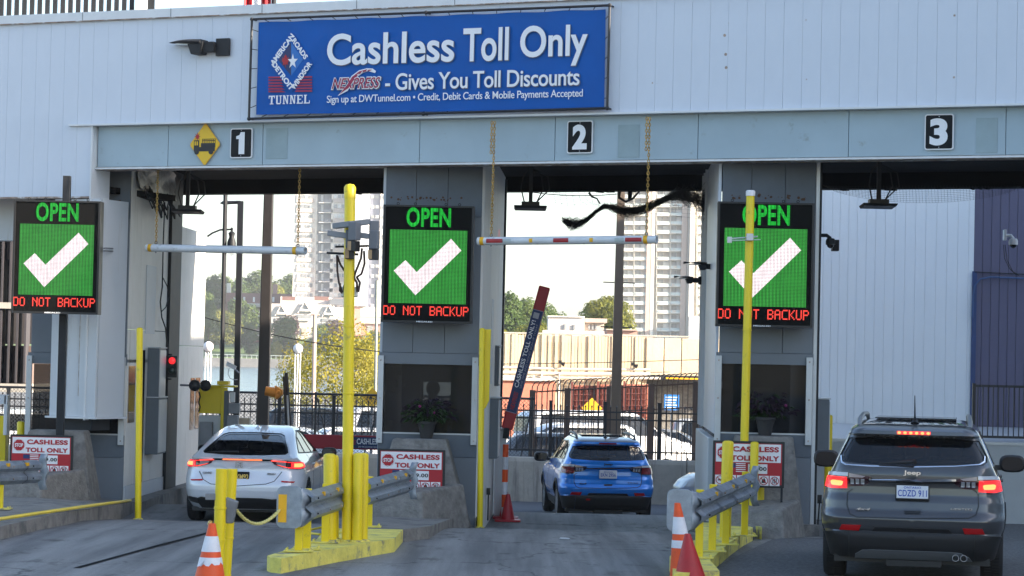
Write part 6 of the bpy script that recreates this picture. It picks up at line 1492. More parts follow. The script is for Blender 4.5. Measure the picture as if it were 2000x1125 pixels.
wbox('parapet', M_rt, g4, 1070, 1142.1, 617, 619.2, Y-.2, 8.4)
for p, q in ((1102, 633), (1120, 634), (1149, 634), (1156, 634), (1163, 634)): wbox('window', M_win, g4, p, p+3.5, q, q+10, Y-.15 if p < 1142 else Y+.85, .12)
wbox('wall', M_lb, g4, 1060, 1190, 646, 662, Y-8, 4)
Y = 200
g5 = thing('low_brick_row', 'low brick row with clutter on top just above the sunlit wall', 'building', loc=(W(1230, 650, Y).x, Y, 2))
wbox('wall', M_pk, g5, 1186, 1245, 645, 664, Y, 6); wbox('roof', M_fin, g5, 1184, 1247, 643, 645.2, Y-.3, 6.6)
# tiny vehicles and lawn edge on the far bank
for px, py, Y, col, lab in ((490, 651, 880, WHT, 'small white car parked on the far bank below the brick block'), (414, 650, 900, SLV, 'small silver car parked among trees on the far bank'), (443, 692, 822, BLK_, 'small dark car with red lights by the river on the far bank'), (700, 656, 884, RED, 'small red car parked below the pink block on the far bank')):
    p = W(px, py, Y); side_car('sedan', col, (p.x-2.3, Y, p.z-1.3), R(-90), lab, 'cars on the far bank')
mb = MB(); a, b = W(405, 703, 806), W(745, 703, 806)
fr_ = thing('river_railing', 'pale railing along the promenade of the far bank', 'railing', loc=(a.x, 806, .2))
for x in np.arange(a.x, b.x, 1.6): mb = MB(); mb.box(x, x+.12, 806, 806.12, .2, 1.5); mb.build('post', M_rail, fr_)
mb = MB(); mb.box(a.x, b.x, 805.9, 806.2, 1.4, 1.55); mb.build('rail', M_rail, fr_)

# ---------------------------------------------------------------- poles, lamps and wires behind the lanes
def pole(name, label, cat, pts, r, m=M_iron, n=10): mb = MB(); mb.tube(pts, r, n); o = mb.build(name, m, smooth=True); tag(o, label, cat); return o
YP1 = 50.5
o = thing('light_pole', 'thick dark light pole standing left of the yellow camera pole', 'pole', loc=(W(512, 830, YP1).x, YP1, -.9))
mb = MB(); p, q = W(512, 850, YP1), W(526, 360, YP1); mb.hexa([(p.x-.13, YP1-.13, -.9), (p.x+.13, YP1-.13, -.9), (p.x+.13, YP1+.13, -.9), (p.x-.13, YP1+.13, -.9), (q.x-.085, YP1-.085, 8), (q.x+.085, YP1-.085, 8), (q.x+.085, YP1+.085, 8), (q.x-.085, YP1+.085, 8)]); mb.build('shaft', mat('bronze_metal', (.045, .04, .04), .4, .4, var=.1), o, bevel=.02)
o = thing('light_pole', 'square bronze light pole rising behind the blue car in lane two', 'pole', loc=(W(1201, 830, 60).x, 60, -.9))
mb = MB(); p, q = W(1201, 850, 60), W(1214, 360, 60); mb.hexa([(p.x-.14, 59.9, -1), (p.x+.14, 59.9, -1), (p.x+.14, 60.1, -1), (p.x-.14, 60.1, -1), (q.x-.075, 59.92, 8.5), (q.x+.075, 59.92, 8.5), (q.x+.075, 60.08, 8.5), (q.x-.075, 60.08, 8.5)]); mb.build('shaft', mat('tan_bronze_metal', (.16, .12, .09), .45, .3, var=.1), o)
o = thing('lamp_post', 'slim black lamp post with a short arm just right of the yellow cabinet', 'lamp post', loc=(W(463, 820, 52).x, 52, -.9))
p, q = W(461, 850, 52), W(470, 393, 52); mb = MB(); mb.box(p.x-.06, p.x+.06, 51.94, 52.06, -.9, q.z, Matrix.Identity(4)); mb.v = [(v[0]+(q.x-p.x)*(v[2]+.9)/(q.z+.9), v[1], v[2]) for v in mb.v]; mb.build('shaft', M_iron, o)
mb = MB(); mb.tube([W(470, 395, 52), W(436, 396, 52), W(430, 397, 52)], [.04, .045, .01], 6); mb.build('lamp_head', M_iron, o)
o = thing('lamp_post', 'thin black post at the left with a decorative hanging lantern', 'lamp post', loc=(W(434, 745, 50).x, 50, -.9))
p, q = W(432, 780, 50), W(441, 350, 50); mb = MB(); mb.tube([(p.x, 50, -.9), (p.x, 50, p.z), q], .045, 8); mb.build('shaft', M_iron, o)
p0 = W(416, 460, 50); mb = MB(); mb.tube([W(405, 462, 50), W(415, 455, 50), W(430, 449, 50), W(451, 448, 50)], .02, 6); mb.build('arm', M_iron, o)
c = W(452, 482, 50); mb = MB(); mb.lathe([(.005, .30), (.03, .27), (.02, .22), (.07, .18), (.05, .10), (.08, .02), (.09, -.02), (.09, -.12), (.07, -.12), (.001, -.12)], 12, Matrix.Translation((c.x, 50, c.z+.1))); mb.build('lantern', M_dark, o, smooth=True)
mb = MB(); mb.lathe([(.06, .0), (.085, -.05), (.075, -.12), (.001, -.17)], 12, Matrix.Translation((c.x, 50, c.z-.02))); mb.build('glass_globe', mat('clear_globe', (.6, .65, .68), .1, var=0, alpha=.4), o, smooth=True)
for i, (px, Y, yg, rg) in enumerate(((582, 82, 681, .17), (407, 78, 677, .17))):
    c = W(px, yg, Y); o = thing('globe_lamp', ['white globe lamp on three slim white posts by the golden tree', 'white globe lamp on slim white posts at the edge of the first booth'][i], 'lamp', loc=(c.x, Y, gz(Y)))
    mb = MB(); mb.sphere(c, rg, 18); mb.build('globe', mat('white_globe', (.75, .75, .74), .25, var=0), o, smooth=True)
    for dx in (-.085, 0, .085): mb = MB(); mb.tube([(c.x+dx, Y, gz(Y)), (c.x+dx, Y, c.z-rg*.9)], .022, 8); mb.build('post', M_wht, o, smooth=True)
    mb = MB(); ring_xz(mb, c.x, c.z, rg, rg+.015, Y-.02, Y+.02, 24); mb.build('ring', M_dark, o)
pole('utility_pole', 'wooden utility pole with a crossarm behind the camera pole', 'pole', [W(612, 800, 100), W(615, 614, 100)], .085, M_fin)
mb = MB(); mb.tube([W(607, 614, 100), W(624, 615, 100)], .05, 6); mb.build('crossarm', M_fin, bpy.data.objects['utility_pole'])
pole('utility_pole', 'pale green metal pole by the left edge of the second booth', 'pole', [W(733, 780, 90), W(736, 548, 90)], .055, mat('pale_green_pole', (.25, .27, .24), .6))
# overhead wires
def wire(a, b, Y, label, r=.012, sag=.3):
    p, q = W(*a, Y), W(*b, Y); mb = MB(); mb.tube([p.lerp(q, t/10)-Vector((0, 0, sag*4*(t/10)*(1-t/10))) for t in range(11)], r, 5); o = mb.build('wire', M_cable); tag(o, label, 'wire')
wire((400, 620), (745, 687), 70, 'dark overhead wire sloping down across the river view', .016, .12)
wire((1005, 370), (1215, 378), 62, 'thin wire under the canopy edge in lane two', .012, .1)
o = pole('bare_pole', 'slender dark pole standing against the bronze light pole', 'pole', [W(1199, 840, 61), W(1208, 360, 61)], .03)
for i, (px, py) in enumerate(((1178, 551), (1173, 638))):
    mb = MB(); mb.tube([W(px, py, 61), W(px+62, py+2, 61)], .014, 5); mb.build('arm', M_iron, o)
# ribbed brown building at the far left
Y = 62
bb = thing('brown_building', 'brown ribbed building with tall narrow windows at the left edge', 'building', loc=(W(20, 750, Y).x, Y, -.9))
M_brn = mat('brown_render', (.16, .115, .10), .8, var=.1); M_ribb = mat('dark_rib', (.05, .045, .05), .6)
za, zb3, zc, zd = W(20, 380, Y).z, W(20, 672, Y).z, W(20, 748, Y).z, W(20, 768, Y).z
wbox('wall', M_brn, bb, -90, 62, 674, 748, Y+.3, 4); wbox('wall', M_ribb, bb, -90, 62, 370, 505, Y+.3, 4); wbox('base_band', M_concp, bb, -90, 62, 748.5, 765, Y-.1, 4)
wbox('parapet', M_brn, bb, -90, 62, 320, 505, Y+.25, .05)
for p in range(-88, 62, 16):
    wbox('rib', M_ribb, bb, p, p+4, 330, 748, Y-.1, .5)
    wbox('window', M_ribb, bb, p+6, p+13, 505, 672, Y+.6, .3); wbox('window', M_winl, bb, p+4.2, p+6, 505, 668, Y+.7, .1); 
wbox('transom', M_concp, bb, -90, 62, 590, 602, Y-.15, .1)
# ================================================================ BANNER
def Z2(X, Y, n): return FL(480+X/2.7027, Y/2.7027, n)
bn = thing('banner', 'large blue Cashless Toll Only banner laced into a black pipe frame on the canopy', 'banner', M=FM)
bl, br = Z2(52, 605, -.1), Z2(1892, 572, -.1); tlp, trp = Z2(66, 118, -.1), Z2(1898, 48, -.1)
mb = MB(); nx, ny = 90, 26; rb2 = random.Random(8)
wr = [(rb2.uniform(0, 1), rb2.uniform(0, 1), rb2.uniform(-.6, .6), rb2.uniform(.012, .03)*rb2.choice((-1, 1))) for _ in range(14)]
for j in range(ny+1):
    for i in range(nx+1):
        u, v = i/nx, j/ny
        x = (bl[0]*(1-u)+br[0]*u)*(1-v)+(tlp[0]*(1-u)+trp[0]*u)*v; z = (bl[1]*(1-u)+br[1]*u)*(1-v)+(tlp[1]*(1-u)+trp[1]*u)*v
        sc = .006*math.sin(u*math.pi*14)*(max(0, v-.75)*4)**2; z += sc; y = -.086
        for a, b, c_, h in wr:
            d = (u-a)*6+(v-b)*c_*3; e = math.exp(-(d*6)**2)*math.exp(-((v-b)*2.2)**2); y += h*.5*e
        y += .003*math.sin(u*23+v*4)*(1-abs(2*v-1)*.3)
        mb.v.append((x, max(-.108, min(-.062, y)), z))
mb.f = [(j*(nx+1)+i, j*(nx+1)+i+1, (j+1)*(nx+1)+i+1, (j+1)*(nx+1)+i) for j in range(ny) for i in range(nx)]
mb.build('vinyl_sheet', M_bluef, bn, world=False, smooth=True)
fr = [Z2(22, 628, -.1), Z2(1912, 572, -.1), Z2(1925, 30, -.1), Z2(38, 103, -.1)]
for i in range(4):
    a, b = fr[i], fr[(i+1) % 4]; mb = MB(); mb.tube([(a[0], -.13, a[1]), (b[0], -.13, b[1])], .019, 8); mb.build('frame_pipe', M_iron, bn, world=False, smooth=True)
mid = [Z2(942, 602, -.1), Z2(957, 68, -.1)]
for p in fr+mid: mb = MB(); mb.sphere((p[0], -.13, p[1]), .032, 8); mb.build('pipe_joint', M_iron, bn, world=False); mb = MB(); mb.tube([(p[0], -.13, p[1]), (p[0], .0, p[1])], .014, 6); mb.build('wall_bracket', M_iron, bn, world=False)
def lerp2(a, b, t): return (a[0]+(b[0]-a[0])*t, a[1]+(b[1]-a[1])*t)
for (p0, p1, q0, q1, n) in ((fr[0], fr[1], bl, br, 15), (fr[3], fr[2], tlp, trp, 15), (fr[0], fr[3], bl, tlp, 5), (fr[1], fr[2], br, trp, 5)):
    for k in range(n):
        t = (k+.5)/n; a, b = lerp2(p0, p1, t), lerp2(q0, q1, t); mb = MB(); mb.tube([(a[0], -.15, a[1]), (b[0], -.092, b[1])], .006, 5); mb.build('lacing', M_iron, bn, world=False)
BY = -.114
def bt(s, X0_, Y0_, X1_, Y1_, m=M_txt, bold=.0, shear=0, off=0, par=bn, name=None, space=1.0, out=True):
    # bottom-left (X0,Y1) and top-right (X1,Y0) in enlarged photo pixels; text keeps its slope along the facade
    a, b = Z2(X0_, Y1_, -.1), Z2(X1_, Y0_, -.1)
    nm = name or (s.lower().replace(' ', '_').replace('&', 'and').strip('-_')[:14]+'_text')
    if out:
        mb = MB(); add_text(mb, s, a[0]-.006+.008, b[0]+.006+.008, a[1]-.006-.006, b[1]+.006-.006, BY+.004, .002, bold=bold+.006, shear=shear, space=space); mb.build('text_shadow', M_shad, par, world=False)
    mb = MB(); add_text(mb, s, a[0], b[0], a[1], b[1], BY-off, .003, bold=bold, shear=shear, space=space); return mb.build(nm, m, par, world=False)
bt('Cashless', 430, 155, 1105, 348, bold=.018, name='headline_text'); 
bt('Toll', 1148, 142, 1392, 328, bold=.018, name='headline_text'); bt('Only', 1448, 125, 1808, 356, bold=.018, name='headline_text')
bt('- Gives You Toll Discounts', 738, 358, 1765, 478, bold=.012, name='discount_text', space=.96)
bt('Sign up at DWTunnel.com \u2022 Credit, Debit Cards & Mobile Payments Accepted', 430, 470, 1782, 556, bold=.006, name='small_print_text', space=.95, out=False)
bt('NEXPRESS', 452, 402, 718, 476, M_txt, bold=.055, shear=.35, off=0, name='logo_outline'); bt('NEXPRESS', 457, 407, 713, 471, M_maroon, bold=.012, shear=.35, off=.004, name='logo_text', out=False)
def zpoly(pts, y0, y1, m, name, par=bn):
    q = [Z2(X, Y, -.1) for X, Y in pts]; mb = MB(); mb.prism(q, y0, y1, 'y'); return mb.build(name, m, par, world=False)
zpoly([(488, 507), (530, 455), (560, 402), (600, 372), (640, 361), (672, 362), (690, 376), (684, 386), (650, 376), (622, 384), (596, 402), (566, 440), (540, 480)], BY-.0005, BY+.002, M_txt, 'swoosh_outline')
zpoly([(498, 497), (534, 455), (565, 406), (603, 377), (640, 367), (670, 369), (660, 374), (630, 379), (600, 392), (572, 425), (545, 465)], BY-.006, BY-.002, M_maroon, 'swoosh')
for a in ((575, 415), (590, 396), (612, 383), (640, 373)): zpoly([(a[0], a[1]), (a[0]+9, a[1]-6), (a[0]+11, a[1]-3), (a[0]+2, a[1]+3)], BY-.009, BY-.007, M_txt, 'road_dash')
# tunnel emblem
for y in (405, 420, 435, 450, 465, 479):
    zpoly([(122, y), (188+(y-405)*.0+2, y-1), (188+(y-405)*.35, y+8), (122, y+9)], BY, BY+.004, M_maroon, 'stripe'); zpoly([(290-(y-405)*.3, y-2), (352, y-3), (352, y+6), (286-(y-405)*.35, y+7)], BY, BY+.004, M_maroon, 'stripe')
zpoly([(243, 172), (352, 330), (240, 488), (128, 330)], BY+.001, BY+.006, M_bluef, 'emblem_ground')
zpoly([(242, 225), (242, 400), (175, 318)], BY-.003, BY, M_navy, 'emblem_left_half'); zpoly([(242.5, 225), (306, 315), (242.5, 400)], BY-.003, BY, M_lblue, 'emblem_right_half')
def rtext(s, cx, cy, dx, dy, ln, ht, bold=.04):
    a, b = Z2(cx-dx, cy-dy, -.1), Z2(cx+dx, cy+dy, -.1); c = lerp2(a, b, .5); th = math.atan2(b[1]-a[1], b[0]-a[0]); L_ = math.hypot(b[0]-a[0], b[1]-a[1])
    M = Matrix.Translation((c[0], BY-.001, c[1])) @ Matrix.Rotation(-th, 4, 'Y'); mb = MB(); add_text(mb, s, -L_/2, L_/2, -ht/2, ht/2, -.003, .003, bold=bold, M=M); mb.build('emblem_text', M_txt, bn, world=False)
rtext('AMERICAN', 196, 262, 56, -78, 0, .085); rtext('ROADS', 289, 258, 34, 50, 0, .08); rtext('DETROIT', 199, 402, 50, 70, 0, .085); rtext('WINDSOR', 297, 400, 48, -70, 0, .085)
c = Z2(213, 325, -.1); mb = MB(); mb.prism([(c[0]+x*.13, c[1]+z*.20) for x, z in leaf], BY-.007, BY-.004, 'y'); mb.build('maple_leaf', M_red, bn, world=False)
c = Z2(252, 325, -.1); st = []
for k in range(10): a = math.pi/2+k*math.pi/5; r_ = .105 if k % 2 == 0 else .042; st.append((c[0]+math.cos(a)*r_*.85, c[1]+math.sin(a)*r_*1.1))
mb = MB(); mb.prism(st, BY-.011, BY-.008, 'y'); mb.build('star', M_txt, bn, world=False)
def slab(ch, x0, x1, z0, z1, mb, y):
    w = x1-x0; h = z1-z0; s = w*.24; t = h*.11
    B = lambda a, b, c_, d: mb.box(x0+a*w, x0+b*w, y-.003, y, z0+c_*h, z0+d*h)
    if ch == 'T': B(0, 1, .86, 1); B(.37, .63, .0, .86); B(.2, .8, 0, .1); B(0, .1, .68, .86); B(.9, 1, .68, .86)
    if ch == 'U': B(.08, .33, .1, .9); B(.72, .88, .1, .9); B(0, .42, .9, 1); B(.6, 1, .9, 1); B(.18, .8, 0, .14)
    if ch == 'N':
        B(.1, .27, .08, .92); B(.73, .88, .1, .92); B(0, .38, .0, .09); B(.62, 1, .9, 1); B(0, .3, .9, 1)
        mb.prism([(x0+.12*w, z1), (x0+.38*w, z1), (x0+.88*w, z0), (x0+.70*w, z0)], y-.0035, y-.0005, 'y')
    if ch == 'E': B(.1, .36, .08, .92); B(0, .95, 0, .12); B(0, .93, .88, 1); B(.36, .7, .45, .56); B(.86, .97, .12, .3); B(.84, .94, .7, .88)
    if ch == 'L': B(.1, .36, .08, .92); B(0, .95, 0, .12); B(0, .5, .9, 1); B(.86, .97, .12, .35)
a, b = Z2(122, 552, -.1), Z2(346, 500, -.1); mb = MB(); cw = (b[0]-a[0])/6
for k, ch in enumerate('TUNNEL'): slab(ch, a[0]+k*cw+.004, a[0]+(k+1)*cw-.012, a[1], b[1], mb, BY)
tag(mb.build('tunnel_text', M_txt, bn, world=False), kind='stuff')

# ---------------------------------------------------------------- lane numbers and fire engine sign
def fsign(name, label, l0, l1, z0, z1, n, cat='sign'): return thing(name, label, cat, M=FM @ Matrix.Translation((l0, n, z0))), l1-l0, z1-z0
def rrect(x0, x1, z0, z1, r, k=5):
    o = []
    for cx, cz, a0 in ((x1-r, z1-r, 0), (x0+r, z1-r, 90), (x0+r, z0+r, 180), (x1-r, z0+r, 270)): o += [(cx+r*math.cos(R(a0+90*i/k)), cz+r*math.sin(R(a0+90*i/k))) for i in range(k+1)]
    return o
for s, pa, pb, ya, yb, tb, lab in (('1', 448.5, 493, 250, 309, (.30, .66), 'black lane sign with a white numeral 1 beside the yellow diamond'), ('2', 1106.5, 1158, 235, 300, (.22, .78), 'black lane sign with a white numeral 2 above the middle lane'), ('3', 1805, 1863, 222, 293, (.18, .80), 'black lane sign with a white numeral 3 above the right lane')):
    l0, z0 = FL(pa, yb, .08); l1, z1 = FL(pb, ya, .08); t, w, h = fsign('lane_number_sign', lab, l0, l1, z0, z1, .085)
    mb = MB(); mb.prism(rrect(0, w, 0, h, .035), 0, .02, 'y'); mb.build('plate', M_wht, t, world=False)
    mb = MB(); mb.prism(rrect(.016, w-.016, .016, h-.016, .025), -.003, -.001, 'y'); mb.build('black_field', M_numbk, t, world=False)
    mb = MB()
    if s == '1': mb.prism([(w*.40, h*.13), (w*.66, h*.13), (w*.66, h*.87), (w*.48, h*.87), (w*.42, h*.77), (w*.28, h*.73), (w*.28, h*.64), (w*.40, h*.64)], -.008, -.004, 'y')
    else: add_text(mb, s, w*tb[0], w*tb[1], h*.12, h*.88, -.0045, .004, bold=.05)
    mb.build('numeral', M_txt, t, world=False)
    for zz in (h*.07, h*.93): mb = MB(); mb.lathe([(.008, 0), (.001, .004)], 8, Matrix.Translation((w/2, -.004, zz)) @ Matrix.Rotation(math.pi/2, 4, 'X')); mb.build('bolt', M_alu, t, world=False)
pts = [FL(401, 242, .08), FL(428.5, 284, .08), FL(399, 322, .08), FL(371.5, 281, .08)]
cx_ = (pts[1][0]+pts[3][0])/2; cz_ = (pts[0][1]+pts[2][1])/2; hw = (pts[1][0]-pts[3][0])/2; hh = (pts[0][1]-pts[2][1])/2
t = thing('fire_engine_sign', 'yellow diamond sign with a black fire engine and red flash on the beam', 'sign', M=FM @ Matrix.Translation((cx_, .085, cz_)))
def dia(a, b, r=.92): return [(-a, -b*.06), (-a, b*.06), (-a*.06, b), (a*.06, b), (a, b*.06), (a, -b*.06), (a*.06, -b), (-a*.06, -b)]
mb = MB(); mb.prism(dia(hw, hh), 0, .01, 'y'); mb.build('plate', M_tapey, t, world=False)
mb = MB(); mb.prism(dia(hw*.94, hh*.94), -.003, -.001, 'y'); mb.build('yellow_field', M_signy, t, world=False)
mb = MB(); mb.box(-.145, -.075, -.007, -.004, -.08, .05).box(-.075, .135, -.007, -.004, -.08, -.03).box(-.05, .14, -.007, -.004, -.035, .015).box(-.035, .14, -.007, -.004, .038, .046).box(-.035, .14, -.007, -.004, .058, .064)
for k in range(8): mb.box(-.035+k*.0245, -.030+k*.0245, -.007, -.004, .015, .064)
for x in (-.105, .085): mb.prism(ngon(x, -.085, .032, 14), -.0085, -.0055, 'y')
mb.v = [(v[0]*1.32, v[1], v[2]*1.32) for v in mb.v]; tag(mb.build('fire_engine', M_txtd, t, world=False), kind='stuff')
mb = MB()
for a, b in ((-.135, -.118), (-.108, -.09)): mb.box(a, b, -.009, -.0075, -.01, .036)
mb.v = [(v[0]*1.32, v[1], v[2]*1.32) for v in mb.v]; tag(mb.build('cab_window', M_signy, t, world=False), kind='stuff')
st = []
for k in range(16): a = k*math.pi/8; r_ = .042 if k % 2 == 0 else .018; st.append((-.10+math.cos(a)*r_, .09+math.sin(a)*r_*1.2))
mb = MB(); mb.prism(st, -.007, -.004, 'y'); mb.v = [(v[0]*1.32, v[1], v[2]*1.32) for v in mb.v]; mb.build('red_flash', M_red, t, world=False)

# ---------------------------------------------------------------- wall lamp on the facade
def area_lamp(M, length, label, parent=None, s=1.0):
    t = thing('wall_lamp', label, 'lamp', M=M)      # x = away along arm, z up, plate at origin
    mb = MB(); mb.box(-.04*s, .17*s, -.05, .0, -.12*s, .12*s); mb.build('mounting_plate', M_dark, t, world=False, bevel=.006)
    mb = MB(); mb.box(-.20*s, -.03*s, -.13, -.03, -.07*s, .07*s); mb.build('arm', M_dark, t, world=False, bevel=.01)
    mb = MB(); mb.hexa([(-.36*s, -.19, -.10*s), (-.22*s, -.19, -.10*s), (-.22*s, .03, -.10*s), (-.36*s, .03, -.10*s), (-.42*s, -.19, .04*s), (-.19*s, -.19, .06*s), (-.19*s, .03, .06*s), (-.42*s, .03, .04*s)]); mb.build('bracket', M_dark, t, world=False, bevel=.01)
    mb = MB(); n = 9; pr = []
    for i in range(n):
        u = i/(n-1); x = -.2*s-length*u; top = .10*s+.02*math.sin(u*3)-.03*u; bot = .03*s+.05*u; w = .15*(1-.75*u**4)
        mb.v += [(x, -.08-w, (top+bot)/2), (x, -.08-w*.7, top), (x, -.08+w*.7, top), (x, -.08+w, (top+bot)/2), (x, -.08+w*.8, bot), (x, -.08-w*.8, bot)]
    mb.f = [(i*6+k, i*6+(k+1) % 6, (i+1)*6+(k+1) % 6, (i+1)*6+k) for i in range(n-1) for k in range(6)]+[tuple(range(6)), tuple(range((n-1)*6, n*6))[::-1]]
    mb.build('lamp_head', M_dark, t, world=False, smooth=True)
    mb = MB(); mb.box(-.2*s-length*.75, -.2*s-length*.25, -.16, -.0, .035*s, .06*s); mb.build('lens', M_alu, t, world=False); return t
l, z = FL(430, 93); area_lamp(FM @ Matrix.Translation((l, -.01, z)), .62, 'dark area lamp bracketed to the white canopy wall left of the banner', s=1.1)
lx = W(1366, 548, 39.2); area_lamp(Matrix.Translation((lx.x, 39.2, lx.z)), .30, 'dark lamp arm on the white side of the third booth, the lower of two', s=.55)
lx = W(1393, 521, 36.6); area_lamp(Matrix.Translation((lx.x, 36.6, lx.z)), .34, 'dark lamp arm on the white side of the third booth, the upper of two', s=.55)

# ---------------------------------------------------------------- clearance bars on chains
def chain_mesh(mb, p, q, pitch=.042, r=.0062, double=0):
    p, q = Vector(p), Vector(q); L_ = (q-p).length; d = (q-p)/L_; n = int(L_/pitch); a = d.orthogonal().normalized(); b = d.cross(a)
    for i in range(n):
        c = p+d*(i+.5)*pitch; s = (a*math.cos(i*1.57+.5)+b*math.sin(i*1.57+.5)); pts = []
        for k in range(9): th = 2*math.pi*k/8; pts.append(c+d*math.cos(th)*pitch*.66+s*math.sin(th)*pitch*.36)
        mb.tube(pts, r, 4, cap=False)
def clear_bar(label, pa, pb, n, chains, tapes, dbl):
    a, b = FL(pa[0], pa[1], n), FL(pb[0], pb[1], n); t = thing('clearance_bar', label, 'bar', M=FM @ Matrix.Translation((a[0], n, a[1])))
    ln = b[0]-a[0]; dz = b[1]-a[1]; r = .058; th = math.atan2(dz, ln); RM = Matrix.Rotation(-th, 4, 'Y') @ Matrix.Rotation(math.pi/2, 4, 'Y')
    mb = MB(); mb.lathe([(r-.01, 0), (r, 0), (r, ln), (r-.01, ln), (r-.01, 0)], 24, RM, cap=False); mb.build('pipe', M_pvc, t, world=False, smooth=True)
    f = lambda px: (px-pa[0])/(pb[0]-pa[0])*ln
    for px, w, m in tapes:
        y = f(px)
        if m is M_tapey and w > 7.5: mb = MB(); mb.lathe([(r+.002, y-w/260), (r+.002, y+w/260)], 24, RM, cap=False)
        else:
            mb = MB(); k0, k1 = [], []
            for k in range(7):
                q = math.pi*(1.28-.35*k/6)+.35; vv = Vector(((r+.002)*math.cos(q), (r+.002)*math.sin(q), 0))
            ang = [math.pi*1.5+math.pi/2*0+(-.5+k/6)*1.0 for k in range(7)]
            for yy in (y-w/260, y+w/260):
                for q in ang: mb.v.append(tuple(RM @ Vector(((r+.002)*-math.sin(q+math.pi/2)*1, (r+.002)*math.sin(q), yy))) if False else tuple(RM @ Vector(((r+.002)*math.cos(q), (r+.002)*math.sin(q), yy))))
            mb.f = [(k, k+1, 8+k, 7+k) for k in range(6)]
        mb.build('tape_band', m, t, world=False, smooth=True)
    for (px, pyt, pyb, ntop) in chains:
        x = f(px); zt2 = FL(px, pyt, n)[1]-a[1]
        mb = MB(); chain_mesh(mb, (x, ntop, zt2), (x, 0, x/ln*dz+r)); 
        if dbl: chain_mesh(mb, (x-.025, -.01, zt2), (x-.03, -.01, zt2-.5))
        tag(mb.build('chain', M_gold, t, world=False), kind='stuff')
        mb = MB(); ring_xz(mb, x, x/ln*dz+r+.02, .016, .026, -.006, .006, 12); mb.tube([(x, 0, x/ln*dz-r-.02), (x, 0, x/ln*dz+r+.01)], .008, 6); mb.build('eye_bolt', M_steeld, t, world=False)
clear_bar('white clearance bar hanging on two chains over lane one', (287, 484), (597, 490), .3, ((305, 332, 476, .0), (582, 330, 482, .0)), ((295, 8, M_tapey), (578, 8, M_tapey)), False)
clear_bar('white clearance bar with red and yellow tape hanging on two chains over lane two', (934, 471), (1283, 468), -.14, ((960, 237, 462, .03), (1263, 229, 460, .03)),
          ((943, 8, M_tapey), (970, 34, M_taper), (994, 18, M_tapew), (1042, 7, M_tapey), (1101, 30, M_taper), (1160, 7, M_tapey), (1214, 18, M_tapew), (1241, 32, M_taper), (1263, 8, M_tapey)), True)

# ---------------------------------------------------------------- overhead readers
for px, py, w, lab in ((366, 412, 62, 'dark flat antenna plate hanging under the canopy in lane one'), (1036, 405, 63, 'dark flat antenna plate hanging under the canopy in lane two'), (1716, 401, 62, 'dark flat antenna plate hanging under the canopy in lane three')):
    dpt = 3.0 if px > 500 else 2.2
    l, z = FL(px, py, dpt); M = FM @ Matrix.Translation((l, dpt, z)) @ Matrix.Rotation(AL, 4, 'Z'); t = thing('overhead_antenna', lab, 'antenna', M=M); hw = w/2/122
    mb = MB(); mb.hexa([(-hw*.92, -.2, -.02), (hw*.92, -.2, -.02), (hw*.92, .25, -.04), (-hw*.92, .25, -.04), (-hw, -.22, .02), (hw, -.22, .02), (hw, .27, .0), (-hw, .27, .0)]); mb.build('panel', M_dark, t, world=False, bevel=.008)
    mb = MB(); mb.box(-.14, .14, -.1, .12, .02, .085); mb.build('mount_box', M_blk, t, world=False); mb = MB(); mb.box(-.03, .03, -.03, .03, .08, .65); mb.build('stem', M_dark, t, world=False)
    mb = MB(); 
    for s, x in ((-1, .12), (1, .16), (1, .26)): mb.tube([(s*.02, 0, .6), (s*x, -.03, .48), (s*(x+.03), -.05, .28), (s*.1, 0, .09)], .011, 6)
    tag(mb.build('cables', M_cable, t, world=False, smooth=True), kind='stuff')

# ---------------------------------------------------------------- netting
def net(label, pts, wd, Y, seed, dens_=420, base=None):
    r = random.Random(seed); P = [W(x, y, Y) for x, y in pts]; mb = MB(); N = len(P)-1
    for k in range(dens_):
        a = r.uniform(0, N*.98); i = int(a); f_ = a-i; w = wd[i]+(wd[i+1]-wd[i])*f_; p = P[i].lerp(P[i+1], f_); L_ = r.uniform(.06, .4); a2 = min(N-.001, a+L_*N/4); j = int(a2); q = P[j].lerp(P[j+1], a2-j)
        o1 = Vector((0, r.uniform(-1, 1), r.gauss(0, .45)))*w; o2 = Vector((0, r.uniform(-1, 1), r.gauss(0, .45)))*(wd[j]+(wd[j+1]-wd[j])*(a2-j))
        m_ = (p+q)/2+(o1+o2)/2-Vector((0, 0, r.uniform(0, .5)*w)); mb.tube([p+o1, m_, q+o2], .0024, 3, cap=False)
    o = mb.build('netting', M_cable); tag(o, label, 'netting'); return o
net('bunched dark bird netting sagging under the canopy in lane two', [(1096, 428), (1118, 438), (1140, 434), (1160, 416), (1180, 400), (1205, 408), (1230, 414), (1262, 406), (1290, 392), (1320, 378), (1350, 382), (1385, 400)], [.06, .11, .06, .035, .03, .09, .11, .09, .05, .09, .20, .26], 38.5, 3, 2600)
mb = MB(); r = random.Random(1)
for i in range(26):
    x0_ = 1080+i*12; mb.tube([W(x0_, 371, 38.7), W(x0_+6, 400+10*math.sin(i), 38.6), W(min(1390, x0_+20), 405-.6*abs(i-12), 38.5)], .0022, 3, cap=False)
for i in range(6): mb.tube([W(1080, 375+i*4, 38.7), W(1180, 396+i*2, 38.6), W(1390, 385+i*9, 38.5)], .002, 3, cap=False)
tag(mb.build('netting', M_cable), 'thin loose netting strands under the canopy edge in lane two', 'netting')
mb = MB()
for i in range(64):
    x0_ = 1608+i*6.2; d_ = 40*math.sin(min(1, i/64)*math.pi)**.6
    mb.tube([W(x0_, 362, 38.4), W(x0_+2, 362+d_*.85, 38.3)], .0018, 3, cap=False)
